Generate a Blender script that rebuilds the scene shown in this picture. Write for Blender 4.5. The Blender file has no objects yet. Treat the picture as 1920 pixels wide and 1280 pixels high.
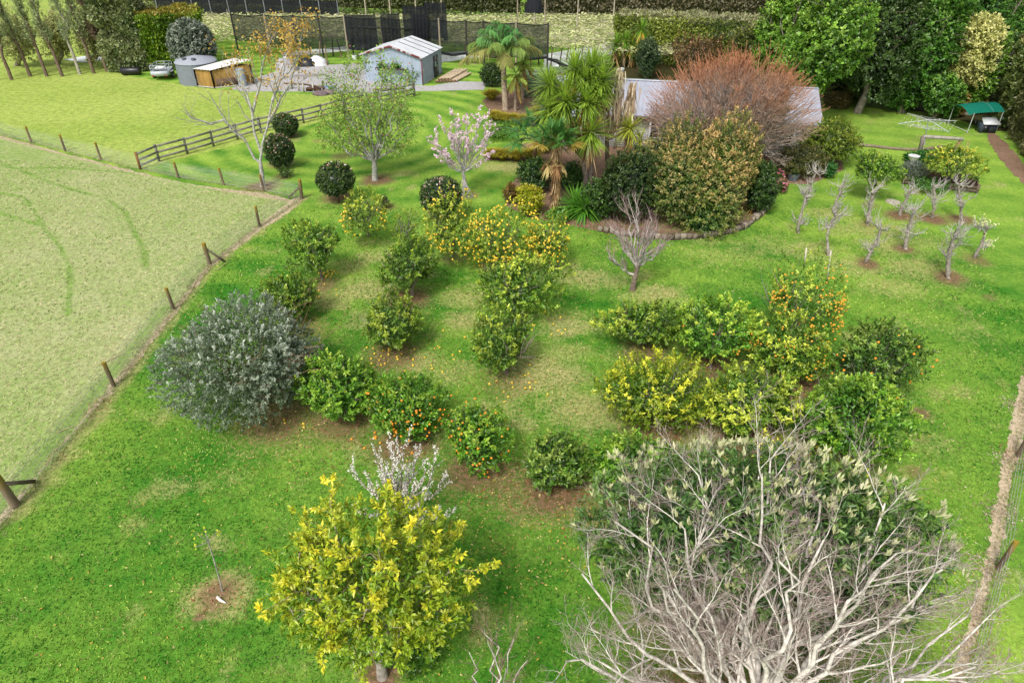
import bpy, math, numpy as np
from mathutils import Vector
from mathutils.geometry import delaunay_2d_cdt

SC = bpy.context.scene
COL = SC.collection
PI = math.pi

# ------------------------------------------------------------------ camera, sky, sun, exposure
EYE = 16.0                       # flying height of the camera above the lawn, metres
TILT = math.radians(34.0)        # tilt below the horizon
cam_data = bpy.data.cameras.new('camera')
cam_data.lens = 24.0
cam_data.sensor_width = 36.0
cam_data.clip_end = 3000.0
cam = bpy.data.objects.new('camera', cam_data)
COL.objects.link(cam)
cam.location = (0, 0, EYE)
cam.rotation_euler = (PI / 2 - TILT, 0, 0)
SC.camera = cam

SUN_EL, SUN_AZ = math.radians(52), math.radians(205)
world = bpy.data.worlds.new('World')
SC.world = world
world.use_nodes = True
wn, wl = world.node_tree.nodes, world.node_tree.links
wn.clear()
w_out = wn.new('ShaderNodeOutputWorld')
w_bg = wn.new('ShaderNodeBackground')
w_sky = wn.new('ShaderNodeTexSky')
w_sky.sky_type = 'NISHITA'
w_sky.sun_disc = False
w_sky.sun_elevation = SUN_EL
w_sky.sun_rotation = SUN_AZ
w_sky.air_density = 1.0
w_sky.dust_density = 4.0
w_hsv = wn.new('ShaderNodeHueSaturation')      # thin white cloud takes the blue out of the sky
w_hsv.inputs['Saturation'].default_value = 0.28
wl.new(w_sky.outputs['Color'], w_hsv.inputs['Color'])
wl.new(w_hsv.outputs['Color'], w_bg.inputs['Color'])
w_bg.inputs['Strength'].default_value = 0.107
wl.new(w_bg.outputs['Background'], w_out.inputs['Surface'])

sun_data = bpy.data.lights.new('sun', 'SUN')
sun_data.energy = 1.5
sun_data.angle = math.radians(10)
sun_data.color = (1.0, 0.95, 0.86)
sun = bpy.data.objects.new('sun', sun_data)
COL.objects.link(sun)
sd = Vector((math.sin(SUN_AZ) * math.cos(SUN_EL), math.cos(SUN_AZ) * math.cos(SUN_EL), math.sin(SUN_EL)))
sun.rotation_euler = sd.to_track_quat('Z', 'Y').to_euler()

SC.view_settings.view_transform = 'Standard'
SC.view_settings.look = 'None'
SC.view_settings.exposure = 0.78
SC.view_settings.gamma = 1.0
SC.view_settings.use_curve_mapping = False
SC.cycles.max_bounces = 6
SC.cycles.diffuse_bounces = 3
SC.cycles.transparent_max_bounces = 16

# ------------------------------------------------------------------ survey: where things stand on the ground
FOC = 1280.0
CT, ST = math.cos(TILT), math.sin(TILT)


def ray(px, py):
    u, v = (px - 960) / FOC, (py - 640) / FOC
    return np.array([u, CT - v * ST, -(ST + v * CT)])


def G(px, py, z=0.0):
    """the point at height z seen at a picture position: how every thing was surveyed from the photograph"""
    d = ray(px, py)
    return np.array([0, 0, EYE]) + d * ((z - EYE) / d[2])


def T(px, py, Y):
    """the point in the upright plane at distance Y"""
    d = ray(px, py)
    return np.array([0, 0, EYE]) + d * (Y / d[1])


def depth(p):
    return p[1] * CT + (EYE - p[2]) * ST


def E(cx, cy, w, h, b=0.1, yr=1.0):
    """centre and radii of a crown b metres clear of the ground from its outline"""
    zc = b + 1.0
    for _ in range(12):
        p = G(cx, cy, zc)
        d = ray(cx, cy)
        t = depth(p)
        sp = -d[2] / np.linalg.norm(d)
        rx = w / 2 * t / FOC
        hv = h / 2 * t / FOC
        ry = rx * yr
        rz = math.sqrt(max(hv * hv - (ry * sp) ** 2, (0.55 * hv) ** 2) / (1 - sp * sp))
        zc = b + rz
    return G(cx, cy, zc), np.array([rx, ry, rz])


# ------------------------------------------------------------------ objects
def link(o, parent=None):
    COL.objects.link(o)
    if parent is not None:
        o.parent = parent
        o.matrix_parent_inverse.identity()
    return o


def tag(o, label=None, cat=None, group=None, kind=None):
    for k, v in (('label', label), ('category', cat), ('group', group), ('kind', kind)):
        if v:
            o[k] = v
    return o


def thing(name, loc, label, cat, group=None):
    o = bpy.data.objects.new(name, None)
    o.empty_display_size = 0.2
    o.location = loc
    link(o)
    return tag(o, label, cat, group)


class Buf:
    """collects geometry with a colour per vertex and links it as one mesh"""

    def __init__(self):
        self.v, self.c, self.f3, self.f4, self.n = [], [], [], [], 0

    def add(self, v, f, c):
        v = np.asarray(v, float).reshape(-1, 3)
        c = np.asarray(c, float)
        if c.ndim == 1:
            c = np.broadcast_to(c, (len(v), 3))
        f = np.asarray(f, np.int64)
        self.v.append(v)
        self.c.append(c)
        (self.f3 if f.shape[1] == 3 else self.f4).append(f + self.n)
        self.n += len(v)
        return self

    def box(self, c, s, col, rz=0.0, ax=None):
        """box at centre c, full size s, turned rz, or along axes ax"""
        k = np.array([[x, y, z] for x in (-.5, .5) for y in (-.5, .5) for z in (-.5, .5)]) * np.asarray(s, float)
        if ax is None:
            ca, sa = math.cos(rz), math.sin(rz)
            ax = np.array([[ca, sa, 0], [-sa, ca, 0], [0, 0, 1]])
        return self.add(k @ np.asarray(ax) + np.asarray(c, float),
                        [[0, 1, 3, 2], [4, 6, 7, 5], [0, 4, 5, 1], [2, 3, 7, 6], [0, 2, 6, 4], [1, 5, 7, 3]], col)

    def bar(self, a, b, w, h, col):
        """box beam from a to b"""
        a, b = np.asarray(a, float), np.asarray(b, float)
        d = b - a
        L = np.linalg.norm(d)
        x = d / L
        up = np.array([0, 0, 1.0]) if abs(x[2]) < .95 else np.array([0, 1.0, 0])
        y = np.cross(up, x)
        y /= np.linalg.norm(y)
        return self.box((a + b) / 2, (L, w, h), col, ax=np.array([x, y, np.cross(x, y)]))

    def tube(self, pts, r, col, sides=8, cap=True):
        pts = np.asarray(pts, float)
        r = np.broadcast_to(np.asarray(r, float), (len(pts),))
        v, f = tubes(pts[None], r[None], sides)
        self.add(v, f, col if np.ndim(col) == 1 else np.repeat(np.asarray(col), sides, 0))
        if cap:
            n = len(pts)
            for k in (0, n - 1):
                ring = v[k * sides:(k + 1) * sides]
                vv = np.vstack([ring, ring.mean(0)])
                self.add(vv, [[i, (i + 1) % sides, sides] for i in range(sides)], col if np.ndim(col) == 1 else col[k])
        return self

    def build(self, name, mat, parent=None, smooth=False, off=None):
        me = bpy.data.meshes.new(name)
        v = np.concatenate(self.v)
        if off is None and parent is not None:
            off = world_loc(parent)
        if off is not None:
            v = v - np.asarray(off)
        c = np.concatenate(self.c)
        f3 = np.concatenate(self.f3) if self.f3 else np.zeros((0, 3), np.int64)
        f4 = np.concatenate(self.f4) if self.f4 else np.zeros((0, 4), np.int64)
        me.vertices.add(len(v))
        me.vertices.foreach_set('co', v.astype(np.float32).ravel())
        loops = np.concatenate([f3.ravel(), f4.ravel()]).astype(np.int32)
        tot = np.concatenate([np.full(len(f3), 3), np.full(len(f4), 4)]).astype(np.int32)
        start = np.concatenate([[0], np.cumsum(tot)[:-1]]).astype(np.int32)
        me.loops.add(len(loops))
        me.loops.foreach_set('vertex_index', loops)
        me.polygons.add(len(tot))
        me.polygons.foreach_set('loop_start', start)
        me.polygons.foreach_set('loop_total', tot)
        if smooth:
            me.polygons.foreach_set('use_smooth', np.ones(len(tot), bool))
        at = me.attributes.new('tint', 'FLOAT_COLOR', 'POINT')
        at.data.foreach_set('color', np.hstack([c, np.ones((len(c), 1))]).astype(np.float32).ravel())
        me.update(calc_edges=True)
        me.materials.append(mat)
        o = bpy.data.objects.new(name, me)
        return link(o, parent)


def world_loc(o):
    p = np.zeros(3)
    while o is not None:
        p = p + np.array(o.location)
        o = o.parent
    return p


def unit(a):
    return a / np.maximum(np.linalg.norm(a, axis=-1, keepdims=True), 1e-9)


def tubes(P, R, sides=5):
    """P (B,n,3) paths, R (B,n) radii -> quads of B tapered tubes"""
    B, n, _ = P.shape
    tan = np.empty_like(P)
    tan[:, 1:-1] = P[:, 2:] - P[:, :-2]
    tan[:, 0] = P[:, 1] - P[:, 0]
    tan[:, -1] = P[:, -1] - P[:, -2]
    tan = unit(tan)
    mean = unit(P[:, -1] - P[:, 0])
    ref = np.where(np.abs(mean[:, 2:3]) > .8, np.array([[1.0, 0.13, 0]]), np.array([[0.05, 0, 1.0]]))[:, None, :]
    s = unit(np.cross(tan, np.broadcast_to(ref, tan.shape)))
    q = np.cross(tan, s)
    a = np.arange(sides) * 2 * PI / sides
    V = P[:, :, None, :] + R[:, :, None, None] * (np.cos(a)[None, None, :, None] * s[:, :, None, :] + np.sin(a)[None, None, :, None] * q[:, :, None, :])
    idx = np.arange(B * n * sides).reshape(B, n, sides)
    j = (np.arange(sides) + 1) % sides
    F = np.stack([idx[:, :-1, :], idx[:, :-1, :][:, :, j], idx[:, 1:, :][:, :, j], idx[:, 1:, :]], -1).reshape(-1, 4)
    return V.reshape(-1, 3), F


def add_tubes(buf, P, R, sides, col):
    """col: (3,) or (B,3) or (B,n,3)"""
    B, n, _ = P.shape
    v, f = tubes(P, R, sides)
    c = np.asarray(col, float)
    if c.ndim == 1:
        c = np.broadcast_to(c, (B, n, 3))
    elif c.ndim == 2:
        c = np.broadcast_to(c[:, None], (B, n, 3))
    buf.add(v, f, np.repeat(c.reshape(-1, 3), sides, 0))


def add_leaves(buf, p, d, n, L, W, col, fold=.25):
    """diamond leaves folded along the midrib"""
    p, d = np.asarray(p), unit(np.asarray(d))
    s = unit(np.cross(d, n))
    u = np.cross(s, d)
    L, W = np.broadcast_to(L, (len(p),))[:, None], np.broadcast_to(W, (len(p),))[:, None]
    m = p + d * L * .5 + u * W * fold
    V = np.stack([p, m + s * W * .5, p + d * L - u * L * .06, m - s * W * .5], 1).reshape(-1, 3)
    k = np.arange(len(p))[:, None] * 4
    F = np.concatenate([k + np.array([[0, 1, 2]]), k + np.array([[0, 2, 3]])])
    buf.add(V, F, np.repeat(np.broadcast_to(col, (len(p), 3)), 4, 0))


def add_strips(buf, p, d, L, W, droop, col, tipcol=None, seg=3):
    """sword leaves that arch down: p,d (N,3)"""
    N = len(p)
    d = unit(d)
    L = np.broadcast_to(L, (N,))[:, None]
    W = np.broadcast_to(W, (N,))[:, None]
    droop = np.broadcast_to(droop, (N,))[:, None]
    s = unit(np.cross(d, np.array([0.02, 0.01, 1.0])))
    rows = []
    for k in range(seg + 1):
        t = k / seg
        q = p + d * L * t + np.array([0, 0, -1.0]) * L * droop * t * t
        w = W * (.55, 1.0, .75, .12)[min(3, round(t * 3))]
        rows += [q - s * w / 2, q + s * w / 2]
    V = np.stack(rows, 1).reshape(-1, 3)
    m = 2 * (seg + 1)
    k = np.arange(N)[:, None] * m
    F = np.concatenate([k + np.array([[2 * i, 2 * i + 1, 2 * i + 3, 2 * i + 2]]) for i in range(seg)])
    c = np.broadcast_to(col, (N, 3))
    if tipcol is None:
        tipcol = c
    tipcol = np.broadcast_to(tipcol, (N, 3))
    w = np.repeat(np.linspace(0, 1, seg + 1), 2)[None, :, None]
    buf.add(V, F, (c[:, None] * (1 - w) + tipcol[:, None] * w).reshape(-1, 3))


def A(r, g, b, k=1.5):
    """surface colour (linear) of something that shows as r,g,b in the photograph's open light"""
    c = np.array([r, g, b]) / 255.0
    return np.where(c < .04045, c / 12.92, ((c + .055) / 1.055) ** 2.4) / k


UP3 = np.array([0, 0, 1.0])


def rdir(r, n):
    return unit(r.normal(size=(n, 3)))


def lerp(a, b, t):
    return np.asarray(a) * (1 - t[:, None]) + np.asarray(b) * t[:, None]


# ------------------------------------------------------------------ materials
def nodes(name):
    m = bpy.data.materials.new(name)
    m.use_nodes = True
    n, l = m.node_tree.nodes, m.node_tree.links
    return m, n, l, n['Principled BSDF'], n['Material Output']


def tint_material(name, rough=.6, spec=.3, var=.25, scale=30.0, bump=0.0, bscale=40.0, metal=0.0, transl=0.0, coord='Object', stretch=None):
    """vertex tint broken up by noise; transl adds light shining through leaves"""
    m, n, l, b, out = nodes(name)
    at = n.new('ShaderNodeAttribute')
    at.attribute_name = 'tint'
    tc = n.new('ShaderNodeTexCoord')
    mp = n.new('ShaderNodeMapping')
    l.new(tc.outputs[coord], mp.inputs['Vector'])
    if stretch:
        mp.inputs['Scale'].default_value = stretch
    no = n.new('ShaderNodeTexNoise')
    no.inputs['Scale'].default_value = scale
    no.inputs['Detail'].default_value = 5
    l.new(mp.outputs['Vector'], no.inputs['Vector'])
    mr = n.new('ShaderNodeMapRange')
    mr.inputs['From Min'].default_value = .25
    mr.inputs['From Max'].default_value = .75
    mr.inputs['To Min'].default_value = 1 - var
    mr.inputs['To Max'].default_value = 1 + var
    l.new(no.outputs['Fac'], mr.inputs['Value'])
    mul = n.new('ShaderNodeVectorMath')
    mul.operation = 'SCALE'
    l.new(at.outputs['Color'], mul.inputs[0])
    l.new(mr.outputs['Result'], mul.inputs['Scale'])
    l.new(mul.outputs['Vector'], b.inputs['Base Color'])
    b.inputs['Roughness'].default_value = rough
    b.inputs['Specular IOR Level'].default_value = spec
    b.inputs['Metallic'].default_value = metal
    if bump:
        nb = n.new('ShaderNodeTexNoise')
        nb.inputs['Scale'].default_value = bscale
        nb.inputs['Detail'].default_value = 6
        l.new(mp.outputs['Vector'], nb.inputs['Vector'])
        bp = n.new('ShaderNodeBump')
        bp.inputs['Strength'].default_value = bump
        bp.inputs['Distance'].default_value = .03
        l.new(nb.outputs['Fac'], bp.inputs['Height'])
        l.new(bp.outputs['Normal'], b.inputs['Normal'])
    if transl:
        tr = n.new('ShaderNodeBsdfTranslucent')
        l.new(mul.outputs['Vector'], tr.inputs['Color'])
        mx = n.new('ShaderNodeMixShader')
        mx.inputs['Fac'].default_value = transl
        l.new(b.outputs['BSDF'], mx.inputs[1])
        l.new(tr.outputs['BSDF'], mx.inputs[2])
        l.new(mx.outputs['Shader'], out.inputs['Surface'])
    return m


M_LEAF = tint_material('leaf', .34, .5, .18, 9.0, transl=.28)
M_SOFT = tint_material('soft_leaf', .7, .2, .2, 9.0, transl=.25)
M_PETAL = tint_material('petal', .7, .2, .08, 9.0, transl=.25)
M_BARK = tint_material('bark', .9, .15, .55, 7.0, bump=.6, bscale=30)
M_TWIG = tint_material('twig', .85, .15, .45, 4.0)
M_FRUIT = tint_material('citrus_peel', .4, .45, .06, 20.0, bump=.2, bscale=180)
M_WOOD = tint_material('weathered_wood', .85, .15, .35, 6.0, bump=.5, bscale=25, stretch=(1, 1, .25))
M_METAL = tint_material('painted_steel', .45, .4, .15, 1.1)
M_PAINT = tint_material('paint', .6, .3, .08, 3.0)
M_STONE = tint_material('stone', .9, .2, .35, 9.0, bump=.6, bscale=30)
M_PLASTIC = tint_material('plastic', .35, .45, .06, 4.0)


def net_material(name, alpha, col):
    m, n, l, b, out = nodes(name)
    b.inputs['Base Color'].default_value = (*col, 1)
    b.inputs['Roughness'].default_value = .9
    b.inputs['Specular IOR Level'].default_value = .1
    tc = n.new('ShaderNodeTexCoord')
    no = n.new('ShaderNodeTexNoise')
    no.inputs['Scale'].default_value = 1.6
    no.inputs['Detail'].default_value = 4
    l.new(tc.outputs['Object'], no.inputs['Vector'])
    mr = n.new('ShaderNodeMapRange')
    mr.inputs['To Min'].default_value = alpha - .15
    mr.inputs['To Max'].default_value = alpha + .15
    l.new(no.outputs['Fac'], mr.inputs['Value'])
    l.new(mr.outputs['Result'], b.inputs['Alpha'])
    return m


M_NET = net_material('shade_net', .74, (.018, .022, .026))
M_NETD = net_material('folded_net', .90, (.018, .02, .024))
M_WIRE = net_material('wire_mesh', .13, (.45, .47, .45))


def ground_material(name, cols, soil, dry, fine=(7.0, 24.0), bump=.25, mott=.7):
    """turf: two greens mottled by noise, with dry grass and bare soil where the tint attribute (R dry, G soil, B stripe) says so"""
    m, n, l, b, out = nodes(name)
    tc = n.new('ShaderNodeTexCoord')
    at = n.new('ShaderNodeAttribute')
    at.attribute_name = 'tint'
    sep = n.new('ShaderNodeSeparateColor')
    l.new(at.outputs['Color'], sep.inputs['Color'])

    def noise(scale, detail=6, rough=.6, lo=.3, hi=.7, dist=0.0):
        q = n.new('ShaderNodeTexNoise')
        q.inputs['Scale'].default_value = scale
        q.inputs['Detail'].default_value = detail
        q.inputs['Roughness'].default_value = rough
        q.inputs['Distortion'].default_value = dist
        l.new(tc.outputs['Object'], q.inputs['Vector'])
        r = n.new('ShaderNodeMapRange')
        r.inputs['From Min'].default_value = lo
        r.inputs['From Max'].default_value = hi
        l.new(q.outputs['Fac'], r.inputs['Value'])
        return r.outputs['Result']

    def math_(op, a, c):
        q = n.new('ShaderNodeMath')
        q.operation = op
        for i, x in enumerate((a, c)):
            if isinstance(x, (int, float)):
                q.inputs[i].default_value = x
            else:
                l.new(x, q.inputs[i])
        return q.outputs[0]

    def mix(f, a, c):
        q = n.new('ShaderNodeMix')
        q.data_type = 'RGBA'
        if isinstance(f, (int, float)):
            q.inputs['Factor'].default_value = f
        else:
            l.new(f, q.inputs['Factor'])
        for s, x in (('A', a), ('B', c)):
            i = [k for k in q.inputs if k.name == s and k.type == 'RGBA'][0]
            if hasattr(x, 'is_linked'):
                l.new(x, i)
            else:
                i.default_value = (*x, 1)
        return [k for k in q.outputs if k.type == 'RGBA'][0]

    def over(mask, nz, gain=2.2):
        """mask with a ragged edge"""
        q = math_('ADD', mask, math_('MULTIPLY', math_('SUBTRACT', nz, .5), .55))
        q = math_('MULTIPLY', math_('SUBTRACT', q, .32), gain)
        q = math_('MULTIPLY', q, math_('GREATER_THAN', mask, .01))
        r = n.new('ShaderNodeClamp')
        l.new(q, r.inputs['Value'])
        return r.outputs[0]

    big = noise(.35, 5, .6, .3, .7)
    midn = noise(1.7, 6, .65, .3, .7)
    f1 = noise(fine[0], 6, .7, .3, .7)
    f2 = noise(fine[1], 3, .6, .3, .7)
    blend = math_('ADD', math_('MULTIPLY', big, .45), math_('MULTIPLY', midn, .55))
    blend = math_('ADD', math_('MULTIPLY', blend, mott), sep.outputs['Blue'])
    c = mix(blend, cols[0], cols[1])
    c = mix(over(sep.outputs['Red'], math_('ADD', math_('MULTIPLY', midn, .45), math_('MULTIPLY', f1, .55)), 1.7), c, mix(f1, dry[0], dry[1]))
    c = mix(over(sep.outputs['Green'], f1, 1.8), c, mix(f1, soil[0], soil[1]))
    v = math_('ADD', .35, math_('ADD', math_('MULTIPLY', f1, .75), math_('MULTIPLY', f2, .6)))
    sc = n.new('ShaderNodeVectorMath')
    sc.operation = 'SCALE'
    l.new(c, sc.inputs[0])
    l.new(v, sc.inputs['Scale'])
    l.new(sc.outputs['Vector'], b.inputs['Base Color'])
    b.inputs['Roughness'].default_value = .95
    b.inputs['Specular IOR Level'].default_value = .1
    bp = n.new('ShaderNodeBump')
    bp.inputs['Strength'].default_value = bump
    bp.inputs['Distance'].default_value = .06
    l.new(math_('ADD', f1, math_('MULTIPLY', f2, .6)), bp.inputs['Height'])
    l.new(bp.outputs['Normal'], b.inputs['Normal'])
    return m


SOIL = (A(105, 80, 58), A(165, 135, 105))
DRY = (A(150, 165, 85), A(205, 195, 135))
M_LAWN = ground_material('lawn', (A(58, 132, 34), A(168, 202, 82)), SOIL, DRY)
M_HAY = ground_material('hay_stubble', (A(196, 198, 146), A(152, 180, 94)), (A(118, 160, 66), A(146, 178, 86)), (A(185, 165, 135), A(215, 200, 165)), fine=(4.5, 14.0), mott=1.0)
M_PASTURE = ground_material('pasture', (A(135, 172, 56), A(186, 203, 104)), SOIL, DRY, fine=(2.5, 9.0), mott=.8)
M_GRAVEL = ground_material('gravel', (A(204, 202, 202), A(182, 178, 178)), (A(120, 105, 98), A(150, 138, 130)), DRY, fine=(5.0, 40.0), bump=.2)
M_BARKCHIP = ground_material('bark_chip', (A(214, 196, 168, 1.25), A(186, 164, 136, 1.25)), SOIL, DRY, fine=(11.0, 30.0), bump=.08)
M_MULCH = ground_material('mulch', (A(140, 112, 92), A(178, 148, 122)), SOIL, DRY, fine=(6.0, 20.0), bump=.3)
M_FLOOR = ground_material('leaf_floor', (A(75, 62, 42), A(70, 85, 38)), SOIL, DRY, fine=(5.0, 16.0), bump=.3)
M_CLOTH = ground_material('white_ground_cloth', (A(225, 232, 235, 1.25), A(240, 243, 245, 1.25)), SOIL, DRY, fine=(1.0, 6.0), bump=.1)


# ------------------------------------------------------------------ ground
def smooth_noise(x, y, seed, scale):
    r = np.random.default_rng(seed)
    o = np.zeros_like(x)
    for k in range(9):
        a = r.uniform(0, 2 * PI)
        fr = scale * r.uniform(.5, 2.0)
        o += np.sin((x * math.cos(a) + y * math.sin(a)) * fr + r.uniform(0, 6.3)) / 9
    return o


def edge_noise(pts, step, amp, seed):
    """closed outline resampled every step metres and made ragged"""
    r = np.random.default_rng(seed)
    out = []
    for i in range(len(pts)):
        a, b = pts[i], pts[(i + 1) % len(pts)]
        L = np.linalg.norm(b - a)
        k = max(1, int(L / step))
        for j in range(k):
            out.append(a + (b - a) * j / k)
    out = np.array(out)
    return out + r.normal(0, amp, out.shape) + amp * 1.5 * np.stack([smooth_noise(out[:, 0], out[:, 1], seed + 1, 1.3), smooth_noise(out[:, 0], out[:, 1], seed + 2, 1.3)], 1)


def sheet(name, px, z, mat, step=.35, amp=.05, inner=None, attr=None, seed=1, world_pts=False):
    pts = np.array([(p if world_pts else G(*p))[:2] for p in px], float)
    ring = edge_noise(pts, step, amp, seed)
    vs = [Vector(p) for p in ring]
    nb = len(vs)
    if inner:
        r = np.random.default_rng(seed + 9)
        lo, hi = ring.min(0), ring.max(0)
        gx, gy = np.meshgrid(np.arange(lo[0], hi[0], inner), np.arange(lo[1], hi[1], inner))
        q = np.stack([gx.ravel(), gy.ravel()], 1)
        q = q + r.uniform(-.3, .3, q.shape) * inner
        ins = np.zeros(len(q), bool)
        for i in range(nb):
            a, b = ring[i], ring[(i + 1) % nb]
            cr = (a[1] > q[:, 1]) != (b[1] > q[:, 1])
            xx = a[0] + (q[:, 1] - a[1]) / (b[1] - a[1] + 1e-12) * (b[0] - a[0])
            ins ^= cr & (q[:, 0] < xx)
        vs += [Vector(p) for p in q[ins]]
    v, e, f, *_ = delaunay_2d_cdt(vs, [], [list(range(nb))], 1, 1e-5)
    V = np.array([(p.x, p.y, z) for p in v])
    F = np.array([t for t in f if len(t) == 3])
    n = np.cross(V[F[:, 1]] - V[F[:, 0]], V[F[:, 2]] - V[F[:, 0]])[:, 2]
    F[n < 0] = F[n < 0][:, ::-1]
    c = np.zeros((len(V), 3)) if attr is None else attr(V[:, 0], V[:, 1])
    o = Buf().add(V, F, c).build(name, mat)
    return tag(o, kind='structure')


def seg_dist(x, y, pts):
    """distance of points to an open polyline of (x,y)"""
    d = np.full(x.shape, 1e9)
    for a, b in zip(pts[:-1], pts[1:]):
        ab = b - a
        t = np.clip(((x - a[0]) * ab[0] + (y - a[1]) * ab[1]) / (ab @ ab), 0, 1)
        d = np.minimum(d, np.hypot(x - a[0] - t * ab[0], y - a[1] - t * ab[1]))
    return d


def gp(*px):
    return [G(*p)[:2] for p in px]


def soft(d, r, w):
    return np.clip((r + w - d) / w, 0, 1)


# bare ground under the trees, its darker rings also painted contact shade: (x, y of the spot in the photograph, radius in metres, how bare)
SOIL_SPOTS = [(603, 535, 1.4, .75), (690, 450, 1.3, .45), (763, 455, 1.0, .4), (850, 482, 1.5, .6), (935, 500, 1.6, .6), (1010, 500, 1.5, .5),
              (765, 560, 1.6, .85), (950, 600, 1.5, .6), (575, 615, 1.6, .6), (735, 668, 1.6, .75), (945, 715, 1.7, .55), (1045, 590, 1.2, .45),
              (640, 790, 2.0, .75), (520, 785, 2.2, .75), (755, 830, 1.8, .8), (890, 880, 1.8, .8), (1035, 915, 1.9, .85), (1190, 925, 2.0, .8),
              (930, 900, 1.6, .7), (1110, 950, 1.7, .6), (980, 940, 1.5, .6), (1210, 665, 1.7, .75), (1335, 690, 1.8, .8), (1290, 650, 1.2, .5),
              (1475, 730, 1.9, .85), (1420, 690, 1.3, .6), (1240, 800, 2.0, .8), (1400, 825, 2.2, .85), (1560, 740, 1.8, .85), (1330, 800, 1.5, .7),
              (1630, 720, 1.7, .7), (1560, 880, 2.2, .8), (1450, 870, 2.0, .7), (1270, 860, 1.4, .5), (1186, 545, .5, .6),
              (632, 369, 1.3, .95), (707, 338, 1.5, .9), (870, 366, 1.3, .7), (524, 308, 1.3, .85), (540, 253, 1.2, .8), (490, 350, 1.5, .85),
              (828, 402, 1.3, .7), (533, 330, 1.0, .7), (722, 388, 1.0, .7), (640, 293, 1.3, .6), (600, 265, 1.0, .6),
              (1495, 438, .6, .4), (1555, 478, .7, .5), (1626, 422, .7, .6), (1628, 495, .9, .9), (1697, 468, .9, .9), (1688, 405, 1.2, .95),
              (1748, 410, 1.2, .95), (1803, 412, 1.1, .9), (1778, 520, 1.2, .85), (1830, 487, 1.1, .7), (1630, 385, .9, .6), (1650, 345, .8, .6),
              (1855, 558, .6, .6), (1805, 545, .5, .4), (1725, 775, .6, .9), (1715, 885, .5, .7), (1725, 820, .6, .5), (1700, 500, .5, .4),
              (408, 1115, .8, .8), (372, 1160, .25, .9), (400, 1135, .6, .7), (715, 1262, .75, .95), (690, 1235, .5, .8), (1330, 1330, 2.2, .8), (1250, 1180, 1.6, .5), (1480, 1180, 2.5, .7),
              (130, 800, 1.0, .5), (175, 790, .8, .4), (250, 20, 1, .2)]
DRY_SPOTS = [(690, 540, 1.8, .6), (660, 500, 1.6, .5), (700, 480, 1.5, .5), (1010, 700, 2.2, .65), (1060, 660, 1.5, .45), (1090, 760, 2.0, .6),
             (1130, 780, 1.6, .6), (880, 560, 1.8, .55), (870, 600, 1.4, .55), (790, 680, 1.6, .55), (850, 700, 1.4, .5), (1060, 610, 1.6, .6),
             (1090, 520, 1.8, .6), (1230, 552, 1.8, .6), (1150, 530, 1.4, .5), (1060, 500, 1.3, .5), (930, 770, 1.5, .45), (620, 560, 1.6, .55), (690, 600, 1.4, .5),
             (1560, 400, 1.8, .5), (1520, 470, 2.0, .5), (1600, 500, 2.0, .5), (1660, 460, 2.0, .5), (1720, 500, 2.2, .5), (1640, 430, 2.4, .5),
             (1590, 430, 2.0, .45), (1750, 460, 2.2, .4), (1680, 540, 2.2, .45), (1700, 320, 1.5, .35), (1730, 270, 3.0, .35), (1650, 230, 3.0, .3),
             (1590, 265, 1.0, .7), (1340, 480, 2.4, .35), (1400, 470, 2.4, .35), (1450, 460, 2.2, .35), (1320, 450, 1.2, .4), (880, 305, 2.2, .5), (960, 312, 2.4, .65), (760, 325, 1.0, .5),
             (100, 830, 1.3, .6), (60, 900, 1.0, .6), (160, 780, 1.3, .55), (240, 690, .8, .5), (1600, 905, 1.5, .3), (1730, 830, 1.3, .4), (1760, 900, 1.2, .3),
             (1700, 600, 1.5, .3), (1800, 620, 1.5, .3), (930, 160, 2.0, .4), (255, 985, .7, .4), (408, 1118, 1.0, .8), (440, 900, .9, .35)]


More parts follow.
